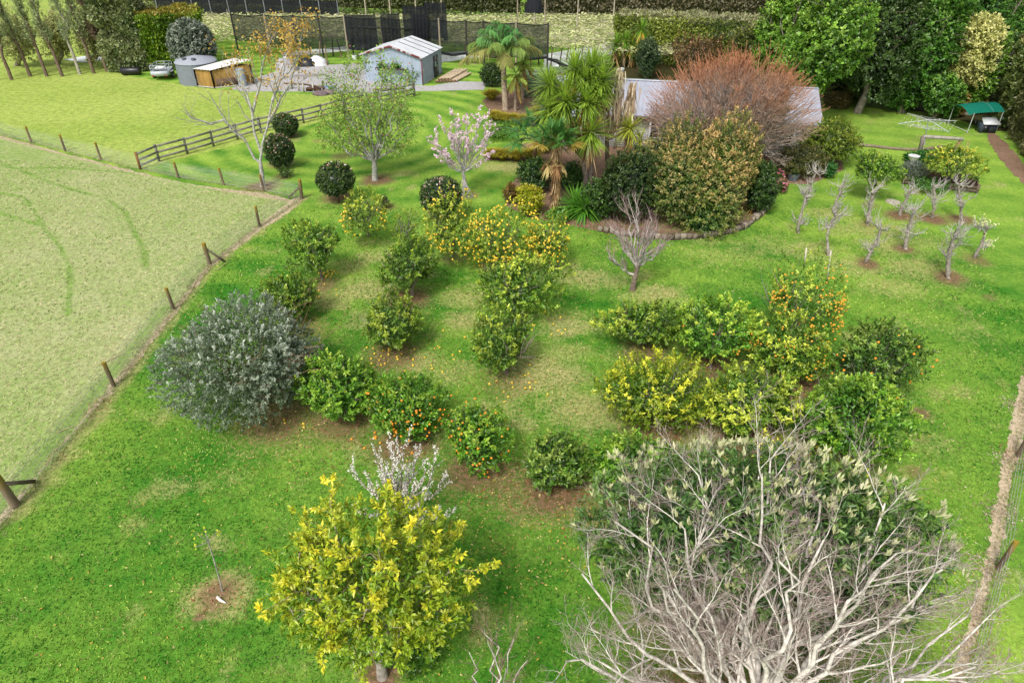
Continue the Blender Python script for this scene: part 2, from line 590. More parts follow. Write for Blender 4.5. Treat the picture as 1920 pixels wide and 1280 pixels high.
def lawn_attr(x, y):
    wob = .35 * smooth_noise(x, y, 5, 2.2) + .3 * smooth_noise(x, y, 6, 5.5)
    dry = np.zeros_like(x)
    soil = np.zeros_like(x)
    for px, py, r, k in DRY_SPOTS:
        g = G(px, py)
        dry = np.maximum(dry, 1.3 * k * np.clip(1.3 - np.hypot((x - g[0]) * .75, y - g[1]) / (r * .85) + wob, 0, 1))
    for px, py, r, k in SOIL_SPOTS:
        g = G(px, py)
        d = np.hypot(x - g[0], y - g[1])
        soil = np.maximum(soil, k * np.clip(1.45 - d / (r * .8) + .6 * wob, 0, 1))
        dry = np.maximum(dry, .5 * k * np.clip(1.5 - d / (r * 1.2) + wob, 0, 1))
    fl = seg_dist(x, y, np.array(gp((566, 373), (487, 428), (394, 500), (326, 586), (214, 735), (31, 960))))
    dry = np.maximum(dry, .75 * np.clip(1.4 - fl / .5 + wob, 0, 1))
    # the mown stripes curve round the flowering trees; the far lawn is lighter
    c = G(640, 250)
    d = np.hypot(x - c[0], (y - c[1]))
    band = np.clip((y - 36) / 8, 0, 1) * np.clip((4 - x) / 4, 0, 1)
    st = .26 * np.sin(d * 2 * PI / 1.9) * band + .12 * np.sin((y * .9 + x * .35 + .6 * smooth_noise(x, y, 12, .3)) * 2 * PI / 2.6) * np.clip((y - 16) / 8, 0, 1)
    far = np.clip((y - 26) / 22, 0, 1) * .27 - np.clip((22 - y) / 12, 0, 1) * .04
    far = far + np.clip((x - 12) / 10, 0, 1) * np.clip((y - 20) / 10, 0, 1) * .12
    dry = np.maximum(dry, .62 * np.clip(1.6 * (smooth_noise(x, y, 91, 1.5) + .8 * smooth_noise(x, y, 92, 3.7)) - .12, 0, 1))
    lush = .42 * smooth_noise(x, y, 17, .55) * np.clip((45 - y) / 15, 0, 1)
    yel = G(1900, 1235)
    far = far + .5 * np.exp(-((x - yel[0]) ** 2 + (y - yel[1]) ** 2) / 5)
    return np.stack([np.clip(dry, 0, 1), np.clip(soil, 0, 1), st + far + lush], 1)


def grid_sheet(name, xs, ys, z, mat, attr):
    gx, gy = np.meshgrid(xs, ys)
    V = np.stack([gx.ravel(), gy.ravel(), np.full(gx.size, z)], 1)
    nx = len(xs)
    i = (np.arange(len(ys) - 1)[:, None] * nx + np.arange(nx - 1)[None]).ravel()
    o = Buf().add(V, np.stack([i, i + 1, i + nx + 1, i + nx], 1), attr(V[:, 0], V[:, 1])).build(name, mat)
    return tag(o, kind='structure')


ground = Buf().add([[-900, -700, -.03], [900, -700, -.03], [900, 1500, -.03], [-900, 1500, -.03]], [[0, 1, 2, 3]], (0, 0, .35)).build('ground', M_PASTURE)
tag(ground, kind='structure')
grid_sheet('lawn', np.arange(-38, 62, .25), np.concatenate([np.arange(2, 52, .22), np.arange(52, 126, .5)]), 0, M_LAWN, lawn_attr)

HAY = [(-60, 240), (0, 254), (120, 288), (250, 320), (340, 343), (420, 354), (495, 362), (552, 376), (490, 425), (392, 497), (327, 583), (213, 728), (120, 840), (28, 955), (-120, 1100), (-420, 1000), (-700, 500)]
TRACKS = [[gp((0, 308), (45, 322), (100, 345), (150, 360), (200, 372), (235, 400), (255, 440), (272, 475), (275, 500))],
          [gp((0, 362), (45, 370), (65, 395), (85, 430), (112, 462), (130, 500), (132, 545), (126, 590))],
          [gp((0, 400), (50, 415), (80, 425))], [gp((20, 315), (120, 315), (250, 325))]]


def hay_attr(x, y):
    d = np.full(x.shape, 9.0)
    for (t,) in TRACKS:
        d = np.minimum(d, seg_dist(x, y, t))
    soil = .78 * np.clip(1.15 - d / .24 - .5 * smooth_noise(x, y, 3, 3), 0, 1)
    e = seg_dist(x, y, np.array(gp((327, 583), (213, 728), (28, 955))))
    soil = np.maximum(soil, .7 * np.clip(1.2 - np.abs(e - .55) / .45, 0, 1) * (y < 30))
    top = seg_dist(x, y, np.array(gp((-60, 240), (250, 320), (420, 354), (552, 376))))
    dry = .95 * np.clip(1.3 - top / .5, 0, 1)
    return np.stack([dry, soil, .3 * smooth_noise(x, y, 8, .35) + .45 * np.clip((smooth_noise(x, y, 31, .25)), 0, 1)], 1)


sheet('hay_paddock', HAY, .004, M_HAY, .3, .05, .16, hay_attr, 11)
UP = [(-420, 120), (60, 152), (200, 138), (300, 152), (380, 165), (440, 172), (520, 175), (640, 178), (775, 183), (610, 226), (441, 272), (262, 317), (120, 284), (0, 250), (-60, 236), (-700, 330)]
sheet('upper_paddock', UP, .004, M_PASTURE, .5, .05, 1.2, lambda x, y: np.stack([.5 * np.clip(smooth_noise(x, y, 71, .2) + .15, 0, 1), 0 * x, .35 + .5 * smooth_noise(x, y, 70, .3)], 1), 12)
sheet('gravel_yard', [(530, 130), (600, 122), (660, 120), (700, 122), (760, 158), (800, 162), (860, 153), (918, 154), (905, 169), (790, 171), (660, 177), (560, 172), (470, 172), (430, 168), (470, 150)], .008, M_GRAVEL, .6, .06, 1.0,
      lambda x, y: np.stack([0 * x, .8 * np.clip(1 - seg_dist(x, y, np.array(gp((540, 144), (600, 141)))) / 1.6, 0, 1), .6 * smooth_noise(x, y, 66, .5)], 1), 13)
sheet('bark_strip', [(1914, 702), (1945, 702), (1922, 800), (1900, 890), (1882, 1000), (1858, 1090), (1835, 1180), (1800, 1310), (1780, 1450), (1715, 1450), (1795, 1240), (1842, 1070), (1866, 950), (1889, 820)], .006, M_BARKCHIP, .12, .035, .4, None, 14)
sheet('fence_strip', [(552, 370), (572, 372), (540, 398), (490, 431), (398, 499), (332, 584), (222, 722), (104, 846), (33, 946), (-62, 1056), (-80, 1040), (23, 943), (210, 721), (325, 580), (392, 493), (482, 424), (530, 388)], .006, M_BARKCHIP, .15, .05, .4, None, 15)
sheet('far_bark_path', [(1850, 238), (1880, 262), (1930, 320), (1950, 380), (1905, 330), (1880, 305), (1862, 280), (1853, 262)], .014, M_MULCH, .3, .06, .6, None, 16)
sheet('garden_bed', [(952, 352), (948, 385), (985, 405), (1050, 418), (1130, 436), (1215, 446), (1290, 447), (1370, 437), (1420, 412), (1450, 380), (1470, 345), (1520, 345), (1560, 330), (1582, 318), (1580, 303), (1555, 290), (1500, 270), (1400, 240), (1240, 235), (1130, 270), (1000, 300)], .008, M_MULCH, .25, .05, .6, None, 17)
sheet('palm_bed', [(905, 190), (918, 176), (990, 168), (1080, 175), (1080, 240), (1010, 236), (955, 231), (925, 226), (918, 210)], .016, M_MULCH, .4, .08, .9, None, 18)
sheet('sedge_bed', [(912, 301), (908, 290), (930, 280), (1000, 268), (1080, 262), (1080, 302), (1000, 303)], .012, M_MULCH, .4, .08, .9, None, 24)
sheet('wood_floor', [(1530, 184), (1600, 187), (1700, 203), (1790, 224), (1862, 246), (1990, 260), (1990, 60), (1430, 60), (1430, 150)], .010, M_FLOOR, .6, .12, 2.0, None, 25)
sheet('back_bed', [(1105, 142), (1118, 124), (1150, 112), (1250, 118), (1420, 125), (1430, 150), (1250, 150)], .018, M_FLOOR, .6, .12, 2.0, None, 26)
sheet('parterre_lawn', [(935, 243), (960, 233), (1000, 236), (990, 246)], .020, M_LAWN, .3, .03, None, lambda x, y: np.stack([0 * x, 0 * x, .6 + 0 * x], 1), 19)
sheet('white_ground_cloth', [(1020, 132), (1075, 121), (1148, 100), (1190, 84), (1150, 78), (1080, 92), (1020, 102)], .008, M_CLOTH, .5, .05, None, None, 20)
sheet('white_ground_cloth', [(825, 118), (860, 113), (905, 107), (905, 94), (860, 97), (820, 100)], .008, M_CLOTH, .5, .05, None, None, 21)
sheet('white_ground_cloth', [(530, 109), (600, 101), (690, 91), (690, 83), (600, 92), (530, 98)], .008, M_CLOTH, .5, .05, None, None, 22)
sheet('white_ground_cloth', [(165, 118), (210, 108), (230, 102), (225, 95), (190, 100), (120, 112)], .008, M_CLOTH, .5, .05, None, None, 23)


# ------------------------------------------------------------------ buildings
def corrugated(buf, p00, p10, p01, p11, period, amp, col):
    """ribbed sheet: u from p00 to p10, v from p00 to p01"""
    p00, p10, p01, p11 = [np.asarray(p, float) for p in (p00, p10, p01, p11)]
    n = max(2, int(np.linalg.norm(p10 - p00) / period * 4))
    t = np.linspace(0, 1, n + 1)[:, None]
    nr = unit(np.cross(p10 - p00, p01 - p00))
    o = np.array([0, 1, 1, 0])[np.arange(n + 1) % 4][:, None] * amp * nr
    lo, hi = p00 + (p10 - p00) * t + o, p01 + (p11 - p01) * t + o
    V = np.concatenate([lo, hi])
    i = np.arange(n)
    buf.add(V, np.stack([i, i + 1, i + n + 2, i + n + 1], 1), col)
    return buf


WHITE = A(225, 228, 230)
ROOFG = A(188, 192, 208)
h_ax = np.array([.981, -.195, 0])
h_nr = np.array([-.195, -.981, 0])
R0 = np.array([8.9, 52.3, 0])


def hp(s, q, z):
    """a point of the house: s along the ridge, q towards the lawn"""
    return R0 + h_ax * s + h_nr * q + np.array([0, 0, z])


house = thing('house', hp(3, 0, 0), 'low white house with a long grey corrugated roof', 'house')
S0, S1, HW, ZE, ZR = -6.2, 12.9, 4.2, 2.45, 3.85
b = Buf()
b.box(hp((S0 + S1) / 2, 0, 1.2), (S1 - S0 - .9, HW * 2 - 1.2, 2.4), WHITE, ax=np.array([h_ax, h_nr, [0, 0, 1]]))
for s in (S0 + .45, S1 - .45):      # gable ends
    b.add([hp(s, HW - .6, 2.4), hp(s, -HW + .6, 2.4), hp(s, 0, 3.6)], [[0, 1, 2]], WHITE)
for k in range(15):                # weatherboards
    b.bar(hp(S0 + .45, HW - .59, .1 + k * .155), hp(S1 - .45, HW - .59, .1 + k * .155), .03, .02, WHITE * .93)
b.build('wall', M_PAINT, house)
b = Buf()
corrugated(b, hp(S0, HW, ZE), hp(S1, HW, ZE), hp(S0, .05, ZR), hp(S1, .05, ZR), .30, .035, ROOFG)
corrugated(b, hp(S1, -HW, ZE), hp(S0, -HW, ZE), hp(S1, -.05, ZR), hp(S0, -.05, ZR), .30, .035, ROOFG)
roof = b.build('roof', M_METAL, house)
Buf().bar(hp(S0 - .02, 0, ZR + .05), hp(S1 + .02, 0, ZR + .05), .34, .05, A(205, 210, 220)).build('ridge_cap', M_METAL, roof)
# a lower wing whose roof joins on the near side of the flue
b = Buf()
corrugated(b, hp(-.9, HW + .4, ZE - .15), hp(-.9, 1.0, ZE + .95), hp(-4.9, HW + .4, ZE - .15), hp(-4.9, 1.0, ZE + .95), .30, .03, ROOFG * 1.06)
b.build('wing_roof', M_METAL, house)
Buf().bar(hp(-.9, HW + .45, ZE - .05), hp(-.55, 1.2, ZE + 1.0), .2, .06, A(215, 220, 226)).build('valley_flashing', M_METAL, house)
Buf().bar(hp(S0, HW + .06, ZE - .07), hp(S1, HW + .06, ZE - .07), .12, .11, A(95, 88, 82)).build('gutter', M_METAL, house)
for k, s in enumerate(np.arange(S0 + .6, S1, 2.4)):
    Buf().box(hp(s, HW - .12, 1.2), (.13, .13, 2.4), WHITE, ax=np.array([h_ax, h_nr, [0, 0, 1]])).build('veranda_post', M_PAINT, house)
Buf().bar(hp(S0 + .4, HW - .12, 2.3), hp(S1 - .4, HW - .12, 2.3), .1, .18, WHITE).build('veranda_beam', M_PAINT, house)
for s in (-4.2, -1.6, 2.2, 4.6, 8.4, 10.6):
    f = Buf()
    c0 = hp(s, HW - .55, 1.45)
    ax = np.array([h_ax, h_nr, [0, 0, 1]])
    for dx, dz, sx, sz in ((-.6, 0, .07, 1.2), (.6, 0, .07, 1.2), (0, -.6, 1.27, .07), (0, .6, 1.27, .07), (0, 0, .05, 1.1)):
        f.box(c0 + h_ax * dx + np.array([0, 0, dz]), (sx, .08, sz), WHITE * .95, ax=ax)
    w = f.build('window', M_PAINT, house)
    Buf().box(c0 + h_nr * -.02, (1.13, .02, 1.13), A(60, 70, 80), ax=ax).build('pane', M_PLASTIC, w)
fl = hp(-.9, 1.0, 0)
b = Buf().tube([fl + [0, 0, 3.2], fl + [0, 0, 4.75]], [.19, .19], A(205, 222, 226), 12)
b.tube([fl + [0, 0, 4.75], fl + [0, 0, 4.86]], [.24, .24], A(215, 228, 230), 12)
b.tube([fl + [0, 0, 3.3], fl + [0, 0, 3.42]], [.3, .3], A(90, 100, 105), 12)
b.build('flue', M_METAL, house)

# shed
sx, sy = np.array([-.96, .28, 0]), np.array([.28, .96, 0])
SR = np.array([-8.4, 67.0, 0])
SW, SL, SE, SZ = 6.05, 4.95, 2.45, 3.3


def sp_(q, s, z):
    return SR + sx * q + sy * s + np.array([0, 0, z])


BLUE = A(190, 206, 228)
shed = thing('shed', sp_(SW / 2, SL / 2, 0), 'pale blue corrugated steel shed with a light gable roof', 'shed')
b = Buf()
for k in range(30):
    q0, q1 = SW * k / 30, SW * (k + 1) / 30
    zf = lambda q: SE + (SZ - SE) * (1 - abs(q - SW / 2) / (SW / 2))
    o = .02 * (k % 2)
    b.add([sp_(q0, -o, 0), sp_(q1, -o, 0), sp_(q1, -o, zf(q1) - .03), sp_(q0, -o, zf(q0) - .03)], [[1, 0, 3, 2]], BLUE)
    b.add([sp_(q0, SL, 0), sp_(q1, SL, 0), sp_(q1, SL, zf(q1) - .03), sp_(q0, SL, zf(q0) - .03)], [[0, 1, 2, 3]], BLUE)
    if k < 29:
        b.add([sp_(q1, 0, 0), sp_(q1, -.02, 0), sp_(q1, -.02, zf(q1) - .03), sp_(q1, 0, zf(q1) - .03)], [[0, 1, 2, 3]], BLUE * .95)
corrugated(b, sp_(0, .02, .12), sp_(0, SL, .12), sp_(0, .02, SE), sp_(0, SL, SE), .3, .022, BLUE * .9)  # side walls: same blue paint, their shade put into a darker tone
corrugated(b, sp_(SW, SL, 0), sp_(SW, 0, 0), sp_(SW, SL, SE), sp_(SW, 0, SE), .3, .022, BLUE * .9)
b.box(sp_(.0, SL / 2, .05), (.12, SL, .12), A(170, 172, 170), ax=np.array([sx, sy, [0, 0, 1]]))
b.build('wall', M_METAL, shed)
b = Buf()
for q0, q1 in ((-.18, SW / 2), (SW + .18, SW / 2)):
    z0 = SE - .07 + .03
    b.add([sp_(q0, -.2, z0), sp_(q0, SL + .15, z0), sp_(q1, SL + .15, SZ + .04), sp_(q1, -.2, SZ + .04)], [[0, 1, 2, 3]], A(232, 236, 240, 1.35))
    b.add([sp_(q0, -.2, z0 - .05), sp_(q0, SL + .15, z0 - .05), sp_(q1, SL + .15, SZ - .01), sp_(q1, -.2, SZ - .01)], [[3, 2, 1, 0]], A(150, 155, 160))
roof = b.build('roof', M_METAL, shed)
for s in (1.75, 3.0, 4.2):
    Buf().bar(sp_(-.16, s, SE - .01), sp_(SW / 2 - .05, s, SZ + .065), .06, .03, A(105, 100, 100)).build('seam', M_METAL, roof)
for q0 in (-.2, SW + .2):
    b = Buf()
    for k in range(12):
        t0, t1 = k / 12, (k + 1) / 12
        A0, A1 = sp_(q0, -.22, SE - .08), sp_(SW / 2, -.22, SZ - .01)
        rr = np.random.default_rng(k + int(q0 > 0) * 50)
        b.bar(A0 + (A1 - A0) * t0, A0 + (A1 - A0) * t1, .05, .17, A(150, 85, 85) if rr.random() < .55 else A(205, 195, 198))
    b.build('barge_board', M_WOOD, shed)
Buf().box(sp_(0, -.03, SE / 2), (.1, .06, SE - .05), A(150, 85, 92), ax=np.array([sx, sy, [0, 0, 1]])).build('corner_flashing', M_METAL, shed)
d = Buf().box(sp_(-.05, 3.35, 1.0), (.05, 1.15, 1.95), A(105, 108, 112), ax=np.array([sx, sy, [0, 0, 1]]))
rr = np.random.default_rng(5)
for k in range(26):
    d.box(sp_(-.08, 3.35 + rr.uniform(-.5, .5), 1.0 + rr.uniform(-.9, .9)), (.012 + .002 * k, rr.uniform(.1, .3), rr.uniform(.1, .45)), A(*([170, 168, 160] if k % 2 else [80, 78, 80])), ax=np.array([sx, sy, [0, 0, 1]]))
dr = d.build('door', M_WOOD, shed)
Buf().box(sp_(-.13, 3.1, 1.25), (.03, .25, .5), A(175, 215, 200), ax=np.array([sx, sy, [0, 0, 1]])).build('pane', M_PLASTIC, dr)
Buf().box(sp_(-.06, .25, 1.25), (.03, .12, .3), A(225, 228, 230), ax=np.array([sx, sy, [0, 0, 1]])).build('meter_box', M_PAINT, shed)
sh = Buf().bar(sp_(1.4, -.3, 1.35), sp_(4.6, -.3, 1.35), .3, .05, A(110, 85, 75))
for q in (1.6, 3.0, 4.4):
    sh.bar(sp_(q, -.05, 1.0), sp_(q, -.4, 1.33), .05, .05, A(110, 85, 75))
sh.build('shelf', M_WOOD, shed)

# plywood pump shed
PA, PB, PC = G(372, 163), G(403, 166), G(476, 158)
PD = PA + PC - PB
ps = thing('plywood_shed', (PA + PC) / 2, 'small ochre plywood shed with white framing and a white lean-to roof', 'shed')
OCH = A(192, 152, 88)
for a_, c_, h0, h1, nm in ((PA, PB, 1.55, 1.55, 'wall'), (PB, PC, 1.55, 1.75, 'wall'), (PC, PD, 1.75, 1.75, 'wall'), (PD, PA, 1.75, 1.55, 'wall')):
    b = Buf()
    n = 4
    for k in range(n):
        p0, p1 = a_ + (c_ - a_) * k / n, a_ + (c_ - a_) * (k + 1) / n
        z0, z1 = h0 + (h1 - h0) * k / n, h0 + (h1 - h0) * (k + 1) / n
        b.add([p0, p1, p1 + [0, 0, z1], p0 + [0, 0, z0]], [[0, 1, 2, 3]], OCH * (.85 + .1 * ((k * 7) % 3)))
    w = b.build(nm, M_WOOD, ps)
    for p, h in ((a_, h0), (c_, h1)):
        Buf().box(p + [0, 0, h / 2], (.13, .13, h), A(220, 215, 205)).build('corner_post', M_PAINT, w)
    Buf().bar(a_ + [0, 0, .06], c_ + [0, 0, .06], .15, .12, A(205, 200, 190)).build('sill', M_PAINT, w)
mid = PB + (PC - PB) * .35
Buf().box(mid + [0, -.06, .42], (2.0, .03, .75), A(120, 98, 82), rz=math.atan2(*(PC - PB)[1::-1])).build('stained_board', M_WOOD, ps)
Buf().tube([PB + (PC - PB) * .75 + [0, -.3, 0], PB + (PC - PB) * .75 + [0, -.3, 1.55]], [.38, .38], A(178, 192, 205), 14).build('water_cylinder', M_METAL, ps)
b = Buf()
z0, z1 = 1.62, 2.15
out = unit(PB - PD) * .12
corrugated(b, PA + [-.15, -.15, z0], PB + [.0, -.2, z0], PD + [0, .2, z1], PC + [.2, .1, z1], .35, .03, A(232, 230, 226, 1.3))
b.build('roof', M_METAL, ps)

# grey water tank
TC = G(376, 153)
tk = thing('water_tank', TC, 'large grey round water tank with a shallow cone roof', 'tank')
b = Buf().tube([TC, TC + [0, 0, .6], TC + [0, 0, 1.2], TC + [0, 0, 1.85]], [1.85, 1.86, 1.86, 1.85], A(146, 154, 168), 24)
b.build('tank_wall', M_PAINT, tk, smooth=False)
Buf().tube([TC + [0, 0, 1.86], TC + [0, 0, 2.0], TC + [0, 0, 2.35]], [1.92, 1.8, .25], A(178, 184, 196), 24).build('roof', M_PAINT, tk)
for a_ in (-2.2, -1.3):
    p = TC + np.array([math.cos(a_) * 1.1, math.sin(a_) * 1.1, 2.2])
    Buf().tube([p, p + [0, 0, .12]], [.22, .2], A(105, 110, 122), 10).build('hatch', M_PLASTIC, tk)


# ------------------------------------------------------------------ fences
def fence(name, runs, label, cat='fence', h=1.15, wires=5, mesh=True, thick=.075, lean=0.0):
    """runs: list of posts (px, py, kind) on the ground; S = strainer"""
    root = thing(name, G(runs[0][0], runs[0][1]), label, cat)
    r = np.random.default_rng(len(runs))
    pts = [G(x, y) for x, y, _ in runs]
    for (x, y, k), p in zip(runs, pts):
        if not k:
            continue
        t = .13 if k == 'B' else .1 if k == 'S' else thick
        hh = h * (1.1 if k in 'SB' else 1.0)
        tip = p + [r.normal(0, .06), r.normal(0, .05), hh * r.uniform(.94, 1.08)]
        moss = A(165, 140, 55, 1.3)
        n = 5
        col = [A(128, 112, 94, 1.25) * r.uniform(.8, 1.2)] * 3 + [A(138, 118, 82, 1.25), moss]
        P = np.linspace(p - [0, 0, .1], tip, n)
        if k in 'SB':
            Buf().tube(P, np.linspace(t * 1.05, t * .95, n), np.array(col), 10).build('post', M_WOOD, root)
        else:
            b = Buf()
            v, f = tubes(P[None], np.full((1, n), t), 6)
            b.add(v, f, np.repeat(np.array(col), 6, 0))
            b.add(np.vstack([v[-6:], v[-6:].mean(0)]), [[i, (i + 1) % 6, 6] for i in range(6)], moss)
            b.build('post', M_WOOD, root)
    w = Buf()
    zs = np.linspace(.12, h - .12, wires)
    for a, c in zip(pts[:-1], pts[1:]):
        for z in zs:
            w.tube([a + [0, 0, z], (a + c) / 2 + [0, 0, z - .01], c + [0, 0, z]], .006, A(200, 202, 200), 3, cap=False)
    w.build('wire', M_METAL, root)['kind'] = 'stuff'
    if mesh:
        m = Buf()
        for a, c in zip(pts[:-1], pts[1:]):
            m.add([a + [0, 0, .03], c + [0, 0, .03], c + [0, 0, h - .2], a + [0, 0, h - .2]], [[0, 1, 2, 3]], (0, 0, 0))
        m.build('wire_mesh', M_WIRE, root)
    return root


def brace(root, a, c, t=.06):
    Buf().bar(a, c, t * 1.6, t * 1.6, A(120, 108, 95, 1.3)).build('brace', M_WOOD, root)


f1 = fence('wire_fence', [(-60, 238, ''), (-15, 249, 'P'), (60, 268, 'P'), (123, 284, 'P'), (190, 300, 'P'), (264, 318, ''), (335, 334, 'P'), (420, 347, 'P'), (495, 359, 'P'), (566, 373, 'S')], 'wire and post fence along the far edge of the pale mown paddock')
c = G(566, 373)
brace(f1, c + [0, 0, .75], G(541, 374) + [0, 0, .1])
f2 = fence('wire_fence', [(566, 373, ''), (487, 425, 'P'), (394, 495, 'S'), (326, 580, 'P'), (214, 724, 'P'), (31, 948, 'B'), (-190, 1230, '')], 'wire fence with mossy posts dividing the pale paddock from the orchard')
c = G(394, 495)
brace(f2, c + [0, 0, .85], G(422, 492) + [0, 0, .05], .05)
c = G(31, 948)
brace(f2, c + [0, 0, .95], G(66, 906) + [0, 0, .1], .075)
fence('wire_fence', [(1800, 1330, 'P'), (1870, 1066, 'P'), (1908, 856, 'P'), (1935, 715, 'P'), (1945, 600, '')], 'wire fence with yellow lichened posts beyond the bark strip', mesh=False, wires=4)

rf = thing('rail_fence', G(401, 275), 'weathered grey post and three rail timber fence', 'fence')
RP = [(264, 318), (299, 303), (352, 289), (401, 275), (446, 262), (490, 249), (532, 239), (570, 231), (604, 223), (645, 212), (690, 201), (735, 191), (778, 181)]
rp = [G(*p) for p in RP]
GW = A(150, 145, 138, 1.25)
for i, p in enumerate(rp):
    Buf().box(p + [0, 0, .58], (.13, .13, 1.2), A(150, 110, 70, 1.25) if i == 0 else GW * .9).build('post', M_WOOD, rf)
for a, c in zip(rp[:-1], rp[1:]):
    n = unit(np.cross(c - a, [0, 0, 1])) * .09
    for z in (.3, .68, 1.08):
        Buf().bar(a + n + [0, 0, z], c + n * 1.1 + [0, 0, z + .01], .045, .14, GW).build('rail', M_WOOD, rf)

# ------------------------------------------------------------------ netted vine block
r = np.random.default_rng(400)
bf = Buf()
n = 52000
x, y = r.uniform(-46, 24, n), r.uniform(68, 95.5, n)
near = np.interp(x, [-46, -25, -13, 3, 15, 24], [80.5, 79.0, 78.2, 75.8, 72, 75])
keep = y > near + .8 * smooth_noise(x, y, 2, 1.2)
row = np.abs(((y + .06 * x) % 3.2) - 1.6) / 1.6
keep &= r.random(n) < .45 + .55 * (row > .35)
x, y = x[keep], y[keep]
n = len(x)
z = 1.85 + r.normal(0, .12, n) - .25 * (row[keep] < .3)
p = np.stack([x, y, z], 1)
cane = r.random(n) < .35
col = np.where(cane[:, None], lerp(A(205, 195, 165, 1.1), A(236, 230, 205, 1.0), r.random(n)), lerp(A(168, 176, 104, 1.1), A(222, 226, 168, 1.0), r.random(n)))
d = unit(np.stack([r.normal(0, 1, n) * 1.5, r.normal(0, .7, n), r.normal(0, .12, n)], 1))
add_leaves(bf, p, d, unit(np.array([0, 0, 1.0]) + r.normal(0, .4, (n, 3))), np.where(cane, 1.1, .36), np.where(cane, .05, .2), col)
tag(bf.build('vine_canopy', M_SOFT), kind='stuff')
NETP = [(-46, 83), (-38, 81.5), (-30, 79.8), (-26.3, 79.3), (-23.2, 78.9), (-20.4, 78.5), (-17.6, 78.1), (-13.6, 77.4), (-9.9, 76.7), (-7.5, 76.2), (-4.7, 75.6), (-2.9, 75.1), (.4, 74.4), (3.6, 73.6)]
nf = thing('netting_fence', (-17.6, 78.1, 0), 'tall run of black shade netting hung between posts before the vine block', 'fence')


def curtain(buf, a, c, z0, z1, folds, amp, sag=.15, n=24):
    a, c = np.asarray(a, float), np.asarray(c, float)
    t = np.linspace(0, 1, n + 1)
    nr = np.array([-(c - a)[1], (c - a)[0]]) / np.linalg.norm(c - a)
    rows = []
    for k in range(5):
        w = k / 4
        o = amp * np.sin(t * folds * 2 * PI + w) * (.3 + .7 * w)
        zz = z1 + (z0 - z1) * w - sag * 4 * t * (1 - t) * (1 - w * .6)
        q = a + (c - a) * t[:, None] + nr * o[:, None]
        rows.append(np.hstack([q, zz[:, None]]))
    V = np.concatenate(rows)
    i = (np.arange(4)[:, None] * (n + 1) + np.arange(n)[None]).ravel()
    buf.add(V, np.stack([i, i + 1, i + n + 2, i + n + 1], 1), (.02, .02, .02))
    return buf


for i, (a, c) in enumerate(zip(NETP[:-1], NETP[1:])):
    if i < 2:
        continue
    curtain(Buf(), a, c, 1.0 if i > 2 else 1.6, 4.2, 2 + i % 3, .12).build('net_panel', M_NET, nf)
    q = np.linspace(0, 1, 9)[:, None]
    Buf().tube(np.hstack([np.array(a) + (np.array(c) - np.array(a)) * q, 4.22 - .6 * q * (1 - q)]), .05, A(40, 42, 44), 5).build('top_rope', M_NETD, nf)
for i, p in enumerate(NETP):
    Buf().tube([(*p, -.1), (*p, 4.35)], [.1, .09], A(80, 76, 72) if i % 3 else A(185, 172, 150), 7).build('post', M_WOOD, nf)
for (xa, xb, yy, z0, z1) in ((-17.5, -14.2, 77.9, 1.0, 4.5), (-13.6, -11.6, 77.2, 1.2, 4.7), (-10.4, -8.6, 76.5, 1.6, 4.8), (-9.2, -6.9, 79, 1.6, 5.5), (-11.5, -9.0, 78.5, 1.6, 5.2)):
    curtain(Buf(), (xa, yy), (xb, yy - .3), z0, z1, 5, .22, .05).build('gathered_net', M_NETD, nf)
Buf().bar((-17.5, 78, 3.3), (-10, 76.6, 3.25), .1, .12, A(60, 60, 62)).build('cross_rail', M_WOOD, nf)
b = Buf()
for a, c in (((-4.7, 75.6), (3.6, 73.6)), ((-12, 77.2), (-4.7, 75.6))):
    t = np.linspace(0, 1, 14)
    pts = np.array([(a[0] + (c[0] - a[0]) * q, a[1] + (c[1] - a[1]) * q, 1.0 + .12 * math.sin(q * 14)) for q in t])
    b.tube(pts, .13, A(40, 42, 45), 6)
b.tube([(3.6, 73.6, 1.0), (4.6, 73.3, .8), (5.6, 73.0, .25)], [.12, .2, .25], A(45, 47, 52), 6)
b.build('rolled_net', M_NETD, nf)
fr = thing('net_frame', (2.2, 82, 0), 'narrow black net hood on two poles standing above the netting end', 'net frame')
for xx in (.6, 3.6):
    Buf().tube([(xx, 82, 0), (xx, 82, 5.8)], [.08, .07], A(185, 172, 150), 6).build('post', M_WOOD, fr)
Buf().bar((.6, 82, 5.6), (3.6, 82, 5.6), .08, .08, A(185, 172, 150)).build('cross_bar', M_WOOD, fr)
Buf().add([(1.3, 82.05, 4.0), (3.5, 82.05, 4.0), (3.1, 82.0, 5.65), (1.8, 82.0, 5.65), (1.3, 82.25, 4.0), (3.5, 82.25, 4.0), (3.1, 82.2, 5.65), (1.8, 82.2, 5.65)], [[0, 1, 2, 3], [5, 4, 7, 6], [3, 2, 6, 7], [4, 0, 3, 7], [1, 5, 6, 2]], (.02, .02, .02)).build('net', M_NETD, fr)
bfn = thing('netting_fence', (-34, 96, 0), 'low black netting fence on pale posts in front of the far hedge', 'fence')
FN = np.linspace([-46, 97.6], [-22, 95], 11)
for a, c in zip(FN[:-1], FN[1:]):
    curtain(Buf(), a, c, 1.3, 3.5, 2, .06, .06).build('net_panel', M_NETD, bfn)
for p in FN:
    Buf().tube([(*p, 0), (*p, 3.6)], [.08, .07], A(150, 155, 160), 6).build('post', M_WOOD, bfn)
